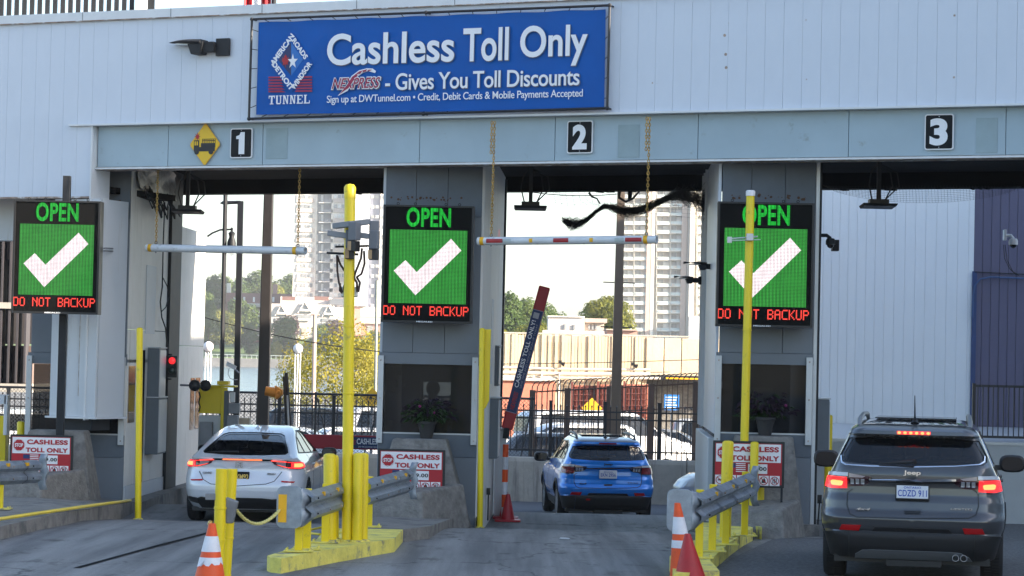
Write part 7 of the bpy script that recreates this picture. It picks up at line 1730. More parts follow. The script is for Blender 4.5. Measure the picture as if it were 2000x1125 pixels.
for j in range(9): mb.tube([W(1608+i*26, 362+40*math.sin(i/15*math.pi)**.6*.85*(j+1)/9 if 0 < i < 15 else 363, 38.35) for i in range(16)], .0018, 3, cap=False)
tag(mb.build('netting', M_cable), 'fine netting drooping below the canopy edge in lane three', 'netting')
mb = MB(); mb.tube([W(1150, 376, 38), W(1156, 384, 38), W(1166, 388, 38), W(1172, 398, 38)], [.02, .018, .014, .012], 6).tube([W(1210, 372, 38), W(1209, 386, 38), W(1222, 394, 38), W(1236, 388, 38), W(1250, 372, 38)], [.03, .025, .02, .02, .015], 6)
tag(mb.build('frayed_cable', M_cable, smooth=True), 'frayed black cables dangling beneath the canopy in lane two', 'cable')

# ---------------------------------------------------------------- bollards and tall poles
def bollard(label, px, pyt, base, r, lean=0, cap=True, m=M_yel, name='bollard', group=None, dx=None, bands=()):
    top = W(px, pyt, base.y); H = top.z-base.z; off = top.x-base.x
    t = thing(name, label, 'bollard' if name == 'bollard' else 'pole', loc=(base.x, base.y, base.z), group=group)
    M = Matrix(((1, 0, off/H, 0), (0, 1, 0, 0), (0, 0, 1, 0), (0, 0, 0, 1)))
    prof = [(r, 0), (r, H-.03), (r*.92, H-.012), (r*.6, H), (.001, H+.004)] if cap else [(r, 0), (r, H), (r*.85, H), (r*.85, H-.1)]
    mb = MB(); mb.lathe(prof, 24, M); o = mb.build('post', m, t, world=False, smooth=True)
    mb = MB(); mb.lathe([(r*1.5, -.005), (r*1.5, .012), (r*1.02, .02)], 20, M, cap=False); mb.build('weld_collar', M_yelk, t, world=False, smooth=True)
    for bz in bands:
        mb = MB(); mb.lathe([(r+.001, bz-.012), (r+.006, bz-.01), (r+.006, bz+.01), (r+.001, bz+.012)], 24, M, cap=False); mb.build('band', m, t, world=False, smooth=True)
    return t, M, H
bollard('thick yellow bollard just left of the yellow camera pole', 644, 886, gpt(645, 1057, .15), .070)
bollard('slim yellow bollard touching the thick one left of the camera pole', 654, 889, gpt(654, 1053, .15), .045)
bollard('front yellow bollard of the pair just right of the camera pole', 700, 885, gpt(697, 1058, .15), .057)
bollard('rear yellow bollard of the pair just right of the camera pole', 711, 885, gpt(709, 1056, .15), .052)
bollard('yellow bollard left of the white-capped pole in front of the third sign', 1422, 861, gpt(1416, 1052, .15), .068)
bollard('front yellow bollard of the pair right of the white-capped pole', 1474, 863, gpt(1470, 1025, .15), .056)
bollard('rear yellow bollard of the pair right of the white-capped pole', 1487, 864, gpt(1484, 1024, .15), .052)
bollard('yellow post at the right corner of the first booth', 273, 640, Vector((W(270, 998, 36.8).x, 36.8, gz(36.8))), .048)
bollard('tall yellow post at the right corner of the second booth', 942, 641, Vector((W(937.5, 1013, 35.6).x, 35.6, gz(35.6))), .043)
bollard('yellow post behind the grey car at the right of the third booth', 1619, 810, Vector((W(1616, 1000, 35.4).x, 35.4, gz(35.4))), .055)
bollard('short yellow bollard behind the leftmost toll sign', 41, 823, Vector((W(40, 980, 39).x, 39, gz(39))), .062)
p, q = W(947, 643, 35.7), W(955, 798, 35.7); mb = MB(); mb.prism([(W(947, 643, 35.7).x, p.z), (W(959, 643, 35.7).x, p.z), (W(955.5, 780, 35.7).x, W(955, 782, 35.7).z), (W(948, 799, 35.7).x, q.z), (W(943, 799, 35.7).x, q.z)], 35.68, 35.74, 'y')
tag(mb.build('guard_plate', M_yel, bevel=.006), 'yellow guard plate fixed to the tall post by the second booth', 'guard')
b0 = gpt(678, 1057, .15)
t, M, H = bollard('tall yellow pole carrying four cameras between lanes one and two', 683.5, 366, b0, .060, name='camera_pole', bands=(3.32-.0, 3.17, 2.36, 1.62, .45))
mb = MB(); mb.lathe([(.064, H-.12), (.066, H-.0), (.045, H+.03), (.001, H+.04)], 24, M, cap=False); mb.build('cap', M_yel, t, world=False, smooth=True)
# cameras on it
YC_ = b0.y
def camset(px, py, sx, label, rot=0.0, tilt=.12):
    c = W(px, py, YC_-.08); t = thing('surveillance_camera', label, 'camera', loc=(c.x, c.y, c.z), rotz=rot)
    Mt = Matrix.Rotation(tilt, 4, 'Y') 
    mb = MB(); mb.box(-.01, .22, -.045, .045, .03, .09, Mt); mb.build('sun_shield', mat('shield_grey', (.20, .215, .235), .5), t, world=False, bevel=.006)
    mb = MB(); mb.box(.2, .30, -.055, .055, -.10, .10); mb.build('camera_head', mat('camera_grey', (.13, .14, .16), .45), t, world=False, bevel=.008)
    mb = MB(); mb.box(.2, .295, -.05, .05, -.22, -.105); mb.build('junction_box', M_blk, t, world=False, bevel=.008)
    mb = MB(); mb.box(.195, .24, -.052, -.02, -.21, -.11); mb.build('label_plate', mat('tan_label', (.42, .28, .15), .6), t, world=False); return t
camset(640, 466, 1, 'camera at the lower left of the yellow camera pole'); camset(655, 452, 1, 'camera with raised shield at the upper left of the camera pole', rot=-.5, tilt=-.1)
camset(686, 448, 1, 'camera high on the right side of the yellow camera pole', rot=.15, tilt=-.15); camset(688, 468, 1, 'camera low on the right side of the yellow camera pole', rot=-.2)
def bar_(a, b, Y, r, n='bracket'): mb = MB(); mb.tube([W(*a, Y), W(*b, Y)], r, 6); mb.build(n, M_dark, t, smooth=True)
bar_((655, 482), (727, 480), YC_+.05, .013); bar_((638, 494), (700, 497), YC_+.02, .014)
for a in ([(658, 498), (659, 530), (662, 552), (669, 572), (672, 560), (676, 546)], [(659, 500), (664, 515), (672, 528)], [(707, 485), (705, 505), (695, 530), (691, 543)], [(711, 490), (712, 515), (706, 535), (697, 541)], [(690, 540), (697, 552), (698, 570)], [(696, 540), (703, 552), (700, 570)], [(664, 553), (664, 568), (668, 572)]):
    mb = MB(); mb.tube([W(x, y, YC_-.02+.01*(x % 5)) for x, y in a], .013, 6); mb.build('hose', mat('dark_hose', (.03, .012, .012), .5), t, smooth=True)
for a, b in ((666, 675), (688, 698)): p, q = W(a, 560, YC_), W(b, 580, YC_); mb = MB(); mb.box(p.x, q.x, YC_+.02, YC_+.1, q.z, p.z); mb.build('splice_box', M_alu, t, bevel=.01)
b0 = gpt(1450, 1024, .15)
t, M, H = bollard('tall yellow pole with a white cap crossing the third message board', 1466, 374, b0, .056, name='tall_pole', bands=(2.6,))
mb = MB(); mb.lathe([(.063, H-.06), (.064, H-.0), (.05, H+.015), (.001, H+.016)], 24, M, cap=False); mb.build('cap', M_wht, t, world=False, smooth=True)
mb = MB(); mb.tube([W(1420, 467, b0.y-.07), W(1480, 462, b0.y-.07)], .012, 6); p = W(1465, 463, b0.y-.09); mb.box(p.x-.05, p.x+.04, p.y-.03, p.y+.03, p.z-.045, p.z+.045); p = W(1425, 467, b0.y-.07); mb.box(p.x-.03, p.x+.03, p.y-.02, p.y+.02, p.z-.05, p.z+.03).tube([W(1430, 470, b0.y-.1), W(1485, 468, b0.y-.1)], .008, 6)
tag(mb.build('clamp_bracket', M_alu, t), kind='stuff')

# ---------------------------------------------------------------- guardrails
WP = [(0, 0), (.012, .012), (.05, .035), (.078, .055), (.080, .10), (.045, .128), (.022, .145), (.022, .165), (.045, .182), (.080, .21), (.078, .255), (.05, .275), (.012, .298), (0, .31)]
def guardrail(label, A, B, side, posts, sec=None, endcap=False, tail=True, sticker=True):
    A, B = Vector(A), Vector(B); t = thing('guardrail', label, 'guardrail', loc=(A.x, A.y, gz(A.y)+.1))
    d = (B-A).normalized(); nrm = Vector((-d.y, d.x, 0)).normalized()*side; up = Vector((0, 0, 1))
    def sect(a, b, name, dz=0, flare=0, thick=.004):
        mb = MB(); n = max(2, int((b-a).length/.3)+1); m_ = len(WP)
        for lay in (0, thick):
            for i in range(n):
                u = i/(n-1); c = a.lerp(b, u)
                for w, z in WP: mb.v.append(tuple(c+nrm*(w-lay+.0)+up*(z-.155+dz)))
        for i in range(n-1):
            for k in range(m_-1): mb.f += [(i*m_+k, (i+1)*m_+k, (i+1)*m_+k+1, i*m_+k+1), (n*m_+i*m_+k, n*m_+i*m_+k+1, n*m_+(i+1)*m_+k+1, n*m_+(i+1)*m_+k)]
            mb.f += [(i*m_, n*m_+i*m_, n*m_+(i+1)*m_, (i+1)*m_), (i*m_+m_-1, (i+1)*m_+m_-1, n*m_+(i+1)*m_+m_-1, n*m_+i*m_+m_-1)]
        for i in (0, n-1):
            for k in range(m_-1): mb.f.append((i*m_+k, i*m_+k+1, n*m_+i*m_+k+1, n*m_+i*m_+k))
        return mb.build(name, M_steel, t, smooth=True, angle=50)
    L_ = (B-A).length; cuts = sec or [.82]
    last = 0
    for k, u in enumerate(cuts+[1.0]):
        sect(A.lerp(B, max(0, last-.03)), A.lerp(B, u), 'beam_section', dz=-.0); 
        if u < 1:
            mb = MB(); c = A.lerp(B, u)
            for j in range(len(WP)-1):
                (w0, z0_), (w1, z1_2) = WP[j], WP[j+1]; p, q = c+nrm*(w0+.003)+up*(z0_-.155), c+nrm*(w1+.003)+up*(z1_2-.155); mb.add([p, q, q+d*.016, p+d*.016], [(0, 1, 2, 3)])
            mb.build('lap_joint', M_blk, t)
        last = u
    for u in (.12, .38, .62, .88):
        c = A.lerp(B, u)
        for z_ in (.075, .235):
            mb = MB(); mb.sphere(c+nrm*.083+up*(z_-.155), .011, 8); mb.build('bolt', M_dark if u in (.12, .88) else M_rust, t)
    for u in (.25, .55, .8):
        c = A.lerp(B, u)+up*(.262-.155)+nrm*.074; mb = MB(); mb.box(-.035, .035, -.012, .012, -.022, .02, Matrix.Translation(c) @ Matrix.Rotation(math.atan2(d.y, d.x), 4, 'Z')); mb.build('reflector_tab', M_tapey, t)
    if tail:
        c = B+d*.02; pr = [(-.16, .10), (-.20, .16), (-.235, .26), (-.19, .30), (.19, .30), (.235, .26), (.20, .16), (.16, .10)]
        mb = MB(); n = 7
        for i in range(n):
            u = i/(n-1); z_ = -.24+.48*u; 
            for k in range(3):
                v = k/2; w = .02+.09*math.sin(v*2.2); ex = .10*v*(1-.35*abs(2*u-1)); mb.v.append(tuple(c+d*ex+nrm*(w+.02*math.cos(u*6.28*2))+up*z_))
        mb.f = [(i*3+k, (i+1)*3+k, (i+1)*3+k+1, i*3+k+1) for i in range(n-1) for k in range(2)]
        o = mb.build('end_piece', M_steel, t, smooth=True); s = o.modifiers.new('s', 'SOLIDIFY'); s.thickness = .005
    if endcap:
        # flattened rounded terminal facing the traffic that blends into the W profile
        c0 = A+Vector((-.135, -.03, 0)); mb = MB(); n = 12; m_ = 17; E1 = A+d*.30; P1 = c0+Vector((.10, 0, 0)); Pm = A+d*.02+Vector((.02, -.02, 0))
        for i in range(n):
            u = i/(n-1); c = P1*(1-u)**2+Pm*2*u*(1-u)+E1*u*u; nn = (Vector((0, -1, 0))*(1-u)+nrm*u).normalized(); hh_ = .205*(1-u)**.7+.155*(1-(1-u)**.7); k_ = min(1, u*1.4)
            for j in range(m_):
                v = j/(m_-1); w = float(np.interp(v*.31, [z for w, z in WP], [w for w, z in WP])); mb.v.append(tuple(c+nn*(w*k_+.004)+up*(-hh_+2*hh_*v)))
        mb.f = [(i*m_+j, (i+1)*m_+j, (i+1)*m_+j+1, i*m_+j+1) for i in range(n-1) for j in range(m_-1)]
        o = mb.build('flared_terminal', M_steel, t, smooth=True); s = o.modifiers.new('s', 'SOLIDIFY'); s.thickness = .006
        mb = MB(); mb.prism(rrect(-.145, .115, -.215, .215, .07, 6), -.004, .004, 'y', Matrix.Translation(c0)); mb.build('buffer_plate', M_steel, t, bevel=.004)
        if sticker: mb = MB(); mb.box(-.125, -.04, -.009, -.006, -.155, .13, Matrix.Translation(c0)); mb.build('yellow_sticker', M_tapey, t)
    P2 = []
    for b in posts:
        if endcap and b.y < A.y+.45: P2.append(Vector((b.x, max(b.y, A.y+.14), b.z)))
        else: P2.append(Vector(((A+(B-A)*((b.y-A.y)/(B.y-A.y))).x-nrm.x*.06, b.y, b.z)))
    posts = P2
    for b in posts:
        zt_ = A.z+(B.z-A.z)*max(0, min(1, (b.y-A.y)/(B.y-A.y)))+.165; w = .04
        mb = MB(); mb.box(b.x-w, b.x+w, b.y-.03, b.y+.03, b.z, zt_); mb.build('post', M_yel, t, bevel=.006)
        mb = MB(); mb.box(b.x-.15, b.x+.15, b.y-.10, b.y+.10, b.z+.004, b.z+.018); mb.build('base_plate', M_yelk, t, bevel=.003)
        mb = MB()
        for sx_ in (-.12, .12):
            for sy in (-.07, .07): mb.lathe([(.011, 0), (.011, .022), (.001, .026)], 6, Matrix.Translation((b.x+sx_, b.y+sy, b.z+.018)))
        tag(mb.build('anchor_bolts', M_yelk, t), kind='stuff')
guardrail('galvanised guardrail with a yellow-stickered flared end, nearest in lane one', W(594, 991, 25.15), W(685, 963, 27.9), -1, [gpt(572, 1088, .15), gpt(618, 1074, .15), gpt(661, 1061, .15)], [.72], endcap=True)
guardrail('galvanised guardrail behind the bollard pair, in front of the second toll sign', W(712, 963, 29.0), W(797, 939, 31.9), -1, [gpt(735, 1042, .15), gpt(768, 1031, .15)], [.66, .88])
guardrail('galvanised guardrail on yellow posts beside lane three', W(1356, 997, 24.9), W(1463, 949, 29.4), -1, [gpt(1356, 1090, .15), gpt(1375, 1077, .15), gpt(1397, 1064, .15), gpt(1431, 1047, .15)], [.33, .62, .86], endcap=True, sticker=False)
guardrail('galvanised guardrail at the left edge in front of the first toll sign', W(-80, 927, 31.0), W(72, 921, 32.8), -1, [gpt(5, 1006, .15), gpt(53, 996, .15)], [.8])

# ---------------------------------------------------------------- leaning posts, rope, cones
Yp = 22.9
t, M, H = bollard('leaning yellow pipe post in the foreground, left of two', 433, 916, Vector((W(424, 1180, Yp).x, Yp, .13)), .054, cap=False, name='pipe_post', bands=(.72, .42))
bollard('leaning yellow pipe post in the foreground, right of two', 453, 916, Vector((W(438, 1175, Yp+.3).x, Yp+.3, .13)), .054, cap=False, name='pipe_post', bands=(.72, .42))
mb = MB(); p, q = W(443, 975, Yp+.05), W(462, 1022, Yp+.05); mb.hexa([(p.x+.0, Yp, q.z), (q.x-.03, Yp, q.z-.0), (q.x-.03, Yp+.1, q.z), (p.x, Yp+.1, q.z), (p.x-.005, Yp-.02, p.z+.02), (q.x+.01, Yp-.02, p.z-.02), (q.x+.01, Yp+.12, p.z-.02), (p.x-.005, Yp+.12, p.z+.02)]); tag(mb.build('grey_wedge', M_steeld, bevel=.01), 'grey metal wedge clamped between the two foreground pipe posts', 'bracket')
mb = MB(); p = W(412, 970, Yp); mb.box(p.x-.05, p.x+.05, Yp-.03, Yp+.03, p.z-.03, p.z+.03); tag(mb.build('clamp', M_steeld, bevel=.005), 'small rusty clamp on the left side of the foreground posts', 'clamp')
mb = MB(); p = W(411, 1028, Yp); mb.lathe([(.02, 0), (.03, .02), (.02, .05), (.001, .06)], 8, Matrix.Translation(p)); tag(mb.build('padlock', M_gold), 'brass padlock low on the foreground posts', 'padlock')
a, b = W(462, 996, Yp+.1), W(556, 984, 25.4); N = 40; pts = []
for i in range(N+1): u = i/N; p = a.lerp(b, u); p.z -= .16*4*u*(1-u)*(.85+.3*(1-u)); pts.append(p)
mb = MB()
for ph in (0, math.pi*2/3, math.pi*4/3): mb.tube([p+Vector((.009*math.cos(i*1.1+ph), 0, .009*math.sin(i*1.1+ph))) for i, p in enumerate(pts)], .010, 5)
tag(mb.build('rope', M_rope, smooth=True), 'yellowish rope hanging from the foreground posts to the guardrail end', 'rope')
def cone(label, loc, H, lean=(0, 0), bands=True, torn=False, rb_=.155, name='traffic_cone', m=M_orange, base=True):
    t = thing(name, label, 'traffic cone', loc); M = Matrix(((1, 0, lean[0], 0), (0, 1, lean[1], 0), (0, 0, 1, 0), (0, 0, 0, 1)))
    rt_ = .030; R_ = lambda u: rb_+(rt_-rb_)*u; segs = [(0, .42, m), (.42, .52, M_conew), (.52, .60, m), (.60, .82, M_conew), (.82, 1, m)] if bands else [(0, 1, m)]
    mb = MB(); mb.lathe([(rb_, .03), (rt_, H-.004), (rt_*.7, H), (rt_*.7, H-.05)], 28, M, cap=False); mb.build('cone_shell', m, t, world=False, smooth=True)
    for a_, b_, mm in segs:
        if mm is M_conew:
            n = 28; mb = MB(); r = random.Random(int(a_*100)+int(H*10)); e0 = [a_+(r.uniform(-.03, .05) if torn and a_ < .5 else 0) for _ in range(n)]
            z0_ = .03; f = lambda u: (R_(u)+.0025, z0_+(H-z0_)*u)
            for k in range(n):
                for u in (e0[k], b_): rr_, zz = f(u); mb.v.append(tuple(M @ Vector((rr_*math.cos(2*math.pi*k/n), rr_*math.sin(2*math.pi*k/n), zz))))
            mb.f = [(2*k, 2*((k+1) % n), 2*((k+1) % n)+1, 2*k+1) for k in range(n)]; mb.build('reflective_band', mm, t, world=False, smooth=True)
    if base: mb = MB(); mb.prism(rrect(-.2, .2, -.2, .2, .05), 0, .03, 'z'); mb.build('base', m if m is not M_orange else M_blk, t, world=False, bevel=.005)
    return t
p = W(408, 1172, 21.7); t = cone('orange traffic cone with torn white bands at the bottom left of the frame', (p.x, 21.7, gz(21.7)+.01), W(416, 1022, 21.7).z-gz(21.7)-.01, (W(416, 1022, 21.7).x-p.x, 0), torn=True, rb_=.165)
mb = MB(); q = W(392, 1098, 21.62); q2 = W(384, 1106, 21.6); mb.add([q, q+Vector((.05, -.01, .03)), q2+Vector((.02, -.02, .0)), q2], [(0, 1, 2, 3)]); mb.build('torn_flap', M_conew, t)
p = W(1347, 1130, 23.9); zb4 = ztop(24.6)+.0
cone('orange and white traffic cone leaning behind the red one at the yellow kerb tip', (W(1338, 1125, 24.35).x, 24.35, gz(24.3)), W(1318, 982, 24.35).z-gz(24.3), (-.115, 0), rb_=.15)
cone('faded red cone with worn stickers in front of the lane three guardrail', (W(1350, 1120, 23.95).x, 23.95, gz(23.9)), W(1334, 1042, 23.95).z-gz(23.9), (-.085, 0), bands=False, rb_=.17, m=mat('faded_red_plastic', (.42, .012, .015), .45, var=.15, scale=6, dirt=(.40, .38, .38), dscale=5, dthr=.60))
p = W(992, 991, 38.2); cone('dark red cone by the gate cabinet of lane two, front one', (p.x, 38.2, gz(38.2)), .42, bands=False, rb_=.11, m=M_red)
p = W(988, 989, 38.7); cone('dark red cone by the gate cabinet of lane two, rear one', (p.x, 38.7, gz(38.7)), .42, bands=False, rb_=.10, m=M_red)
# delineator
pb = W(985, 990, 38.5); t = thing('delineator', 'orange and white striped delineator tube under the raised barrier arm', 'delineator', loc=(pb.x, 38.5, gz(38.5)))
H_ = W(987, 868, 38.5).z-gz(38.5); n = 6
for k in range(n): mb = MB(); mb.lathe([(.045, H_*k/n), (.045, H_*(k+1)/n)], 16); mb.build('stripe', M_orange if k % 2 else M_conew, t, world=False, smooth=True)

# ---------------------------------------------------------------- barrier arms
Yg = 38.6; A_, B_ = W(990, 838, Yg), W(1064, 560, Yg); L_ = (B_-A_).length; th = math.atan2(B_.z-A_.z, B_.x-A_.x)
M = Matrix.Translation(A_) @ Matrix.Rotation(-th, 4, 'Y'); t = thing('barrier_arm', 'raised red barrier arm with a blue cashless toll banner in lane two', 'barrier arm', M=M)
mb = MB(); mb.box(0, L_, -.02, .06, -.09, .09); mb.build('arm', M_red, t, world=False, bevel=.02)
u0, u1 = L_*.12, L_*.83; mb = MB(); mb.box(u0, u1, -.026, -.022, -.075, .088); mb.build('blue_banner', M_navy, t, world=False)
mb = MB(); mb.box(u0-.01, u1+.01, -.024, -.0205, -.083, .09); mb.build('banner_edge', mat('banner_edge_grey', (.25, .25, .35), .5), t, world=False)
mb = MB(); add_text(mb, 'CASHLESS TOLL ONLY!', L_*.29, L_*.76, -.005, .06, -.027, bold=.02, space=1.05); mb.build('banner_text', M_txt, t, world=False)
mb = MB(); add_text(mb, 'SAVE TIME AND MONEY SIGN UP TODAY', L_*.29, L_*.74, -.055, -.025, -.027, bold=.0); mb.build('small_text', mat('print_faint', (.35, .35, .45), .5), t, world=False)
mb = MB(); add_text(mb, 'NEXPRESS', L_*.135, L_*.26, -.03, .04, -.027, bold=.02, shear=.3); mb.build('logo_text', M_red, t, world=False)
mb = MB(); mb.box(L_*.775, L_*.815, -.029, -.027, -.03, .06); mb.build('small_emblem', mat('pale_label', (.4, .4, .45), .5), t, world=False)
mb = MB(); mb.tube([(-.15, .02, -.02), (.02, .02, 0)], .05, 8); mb.build('hub', M_dark, t, world=False)
p = W(968, 842, 38.9); q = W(986, 1000, 38.9); t = thing('gate_cabinet', 'white barrier gate cabinet right of the second booth', 'cabinet', loc=(p.x, 38.9, gz(39)))
mb = MB(); mb.box(p.x, q.x, 38.9, 39.3, gz(39), p.z); mb.build('housing', M_white2, t, bevel=.012); mb = MB(); mb.box(p.x-.02, q.x+.03, 38.88, 39.32, p.z, p.z+.05); mb.build('lid', M_alu, t, bevel=.008); mb = MB(); mb.box(q.x-.06, q.x+.12, 38.85, 39.3, gz(39), gz(39)+.12); mb.build('plinth', M_yelk, t)
Yg = 41.0; A_, B_ = W(560, 858, Yg), W(760, 866, Yg); L_ = B_.x-A_.x; t = thing('barrier_arm', 'lowered red barrier arm with a cashless banner beyond the white hatchback', 'barrier arm', loc=(A_.x, Yg, W(660, 863, Yg).z))
mb = MB(); mb.box(0, L_, -.02, .06, -.12, .115); mb.build('arm', M_red, t, world=False, bevel=.02)
f = lambda px: W(px, 860, Yg).x-A_.x
mb = MB(); mb.box(f(677), f(752), -.026, -.022, -.10, .09); mb.build('blue_banner', M_navy, t, world=False)
mb = MB(); add_text(mb, 'CASHLESS', f(697), f(741), -.03, .065, -.027, bold=.02); mb.build('banner_text', M_txt, t, world=False)
mb = MB(); add_text(mb, 'SAVE TIME AND MONEY SIGN UP', f(700), f(740), -.085, -.06, -.027); mb.build('small_text', M_txt, t, world=False)
mb = MB(); add_text(mb, 'NEXPRESS', f(680), f(695), -.04, .04, -.027, bold=.02, shear=.3); mb.build('logo_text', M_red, t, world=False)

# ---------------------------------------------------------------- yellow gate cabinet group left of lane one
def pb_(parent, nm, m, pa, pb, ya, yb, Y, d, bev=.008): p, q = W(pa, ya, Y), W(pb, yb, Y); mb = MB(); mb.box(p.x, q.x, Y, Y+d, q.z, p.z); return mb.build(nm, m, parent, bevel=bev)
Y = 42.5; t = thing('gate_machine', 'yellow gate machine cabinet beyond the first booth', 'cabinet', loc=(W(420, 860, Y).x, Y, gz(Y)))
pb_(t, 'housing', M_yel, 389, 432, 753, 808, Y, .4); pb_(t, 'top_cap', M_yel, 424, 446, 744, 752, Y+.05, .3); pb_(t, 'lid', M_yel, 404, 459, 752, 757, Y-.05, .45); pb_(t, 'post', M_yel, 432, 438, 757, 985, Y-.06, .1)
pb_(t, 'side_rail', mat('cabinet_grey', (.1, .1, .1)), 438, 445, 763, 840, Y-.08, .1); pb_(t, 'steel_box', M_steeld, 446, 467, 788, 808, Y-.12, .2); pb_(t, 'steel_box', M_steeld, 443, 464, 811, 832, Y-.12, .2)
pb_(t, 'valve', M_alu, 449, 458, 766, 786, Y-.1, .1); pb_(t, 'white_box', M_white2, 388, 431, 811, 985, Y+.02, .35); pb_(t, 'grey_box', M_steeld, 390, 410, 824, 985, Y-.2, .2)
mb = MB(); mb.tube([W(x, y, Y-.1) for x, y in ((389, 765), (391, 775), (388, 785), (391, 795), (388, 805))], .012, 5); mb.build('coil', M_iron, t)
pb_(None, 'beige_box', mat('beige_box', (.42, .38, .30), .6), 466, 487, 816, 835, 46, .3).name = 'beige_box'
tag(bpy.data.objects['beige_box'], 'beige electrical box right of the yellow gate machine', 'box'); q = bpy.data.objects['beige_box']
mb = MB(); p = W(476, 835, 46.1); mb.box(p.x-.03, p.x+.03, 46.1, 46.16, gz(46), p.z); mb.build('leg', M_dark, q)
for i, (px, Y) in enumerate(((401, 42.0), (380, 41.2))):
    c = W(px, 753, Y); r_ = .10; o = thing('round_mirror', ['round black-backed mirror beside the yellow gate machine', 'dark round mirror against the first booth side wall'][i], 'mirror', loc=(c.x, Y, c.z))
    mb = MB(); mb.lathe([(.001, .05), (.06, .04), (.095, .01), (.098, -.01), (.001, -.012)], 20, Matrix.Rotation(math.pi/2, 4, 'X') @ Matrix.Identity(4)); mb.build('shell', M_blk, o, world=False, smooth=True); mb = MB(); mb.tube([(0, .02, 0), (-.25, .1, 0)], .02, 6); mb.build('arm', M_steeld, o, world=False)
# white bullet camera on the lamp post
c = W(452, 716, 51.8); t = thing('bullet_camera', 'white bullet camera clamped to the slim black lamp post', 'camera', loc=(c.x, 51.8, c.z)); Mx = Matrix.Rotation(.45, 4, 'Y')
mb = MB(); mb.box(-.12, .10, -.04, .04, -.03, .045, Mx); mb.build('housing', M_white2, t, world=False, bevel=.01); mb = MB(); mb.box(-.14, .1, -.05, .05, .046, .056, Mx); mb.build('shield', M_alu, t, world=False)
mb = MB(); mb.tube([(.08, 0, -.06), (.14, .05, -.12), (.15, .1, -.12)], .02, 6).tube([(-.05, 0, -.04), (-.07, 0, -.16), (-.02, 0, -.25), (.08, .05, -.28), (.12, .1, -.27)], .008, 5); mb.build('arm_and_cable', M_steeld, t, world=False, smooth=True)
# orange hooded lamp and slanted post
Y = 46; c = W(540, 766, Y); t = thing('hooded_signal', 'amber hooded traffic signal seen from behind, beyond the white hatchback', 'signal', loc=(c.x, Y, c.z))
M_amb = mat('amber_signal_shell', (.60, .24, .03), .45, var=.1)
mb = MB(); mb.hexa([(.0, -.1, -.15), (.12, -.1, -.04), (.12, .1, -.04), (.0, .1, -.15), (-.03, -.1, .13), (.12, -.1, .05), (.12, .1, .05), (-.03, .1, .13)]); mb.build('housing', M_amb, t, world=False, bevel=.02)
mb = MB(); mb.lathe([(.095, 0), (.085, .2), (.08, .2), (.09, 0)], 16, Matrix.Translation((-.01, 0, -.01)) @ Matrix.Rotation(-math.pi/2+.15, 4, 'Y'), cap=False); mb.build('visor', M_amb, t, world=False, smooth=True)
mb = MB(); mb.lathe([(.04, 0), (.03, .03), (.001, .035)], 12, Matrix.Translation((.05, -.1, 0)) @ Matrix.Rotation(math.pi/2, 4, 'X')); mb.build('knob', M_amb, t, world=False)
mb = MB(); mb.tube([W(561, 835, 46.2), W(556, 735, 46.2)], .04, 6).tube([W(567, 835, 46.1), W(559, 728, 46.1)], .035, 6); tag(mb.build('leaning_post', M_iron, smooth=True), 'pair of dark leaning strips beside the amber signal', 'post')
mb = MB(); mb.tube([W(564, 835, 46.05), W(561, 772, 46.05)], .02, 6); mb.build('pale_strip', M_alu, bpy.data.objects['leaning_post'])
# traffic light on the steel column, booth one
Y = 41.2; c = W(336, 715, Y); t = thing('traffic_light', 'small lane traffic light showing red on the dark steel column', 'traffic light', loc=(c.x, Y, c.z))
hw = .085; mb = MB(); mb.box(-hw, hw, 0, .12, -.19, .17); mb.build('housing', M_blk, t, world=False, bevel=.015)
for z_, m in ((.09, M_litr), (-.07, mat('unlit_lens', (.05, .07, .06), .3))):
    mb = MB(); mb.lathe([(.058, 0), (.045, .014), (.001, .02)], 18, Matrix.Translation((0, -.001, z_)) @ Matrix.Rotation(math.pi/2, 4, 'X')); mb.build('lens', m, t, world=False, smooth=True)
    mb = MB(); ring_xz(mb, 0, z_, .062, .070, -.05, 0, 20); mb.build('visor', M_blk, t, world=False)
for z_ in (.19, -.22): mb = MB(); mb.tube([(-.02, .06, z_), (-.15, .2, z_)], .015, 6); mb.build('bracket', M_dark, t, world=False)
# signal box and dome on booth one
def on1(px, py, dx, Y=None): y, z = PS(BM1, px, py, w1+dx); return BM1 @ Vector((w1+dx, y, z))
c = W(262, 483, 39.6); t = thing('signal_box', 'small black signal box with a red lens on the first booth side', 'signal', loc=(c.x, 39.6, c.z))
mb = MB(); mb.box(-.09, .05, 0, .12, -.06, .06).box(-.09, .02, 0, .1, -.17, -.075); mb.build('housing', M_blk, t, world=False, bevel=.01); mb = MB(); mb.box(.051, .085, .01, .11, -.045, .05); mb.build('lens', M_lensr, t, world=False)
def dome(px, py, Y, label, s=1.0, arm=None, m=M_white2):
    c = W(px, py, Y); t = thing('dome_camera', label, 'camera', loc=(c.x, Y, c.z)); mb = MB(); mb.lathe([(.001, .09*s), (.05*s, .08*s), (.062*s, .05*s), (.062*s, .0)], 16); mb.build('housing', m, t, world=False, smooth=True)
    mb = MB(); mb.sphere((0, 0, 0), .048*s, 14); mb.build('dome', M_frit, t, world=False, smooth=True)
    if arm: mb = MB(); mb.tube([(0, 0, .08*s), (arm*.3, 0, .12*s), (arm, .05, .12*s)], .024*s, 8); mb.build('arm', m, t, world=False, smooth=True); mb = MB(); mb.box(arm-.02, arm+.02, -.04, .1, .12*s-.08, .12*s+.1); mb.build('mounting_plate', m, t, world=False, bevel=.006)
    return t
dome(258, 613, 39.4, 'small silver dome camera on the side of the first booth', .8, -.05, M_alu)
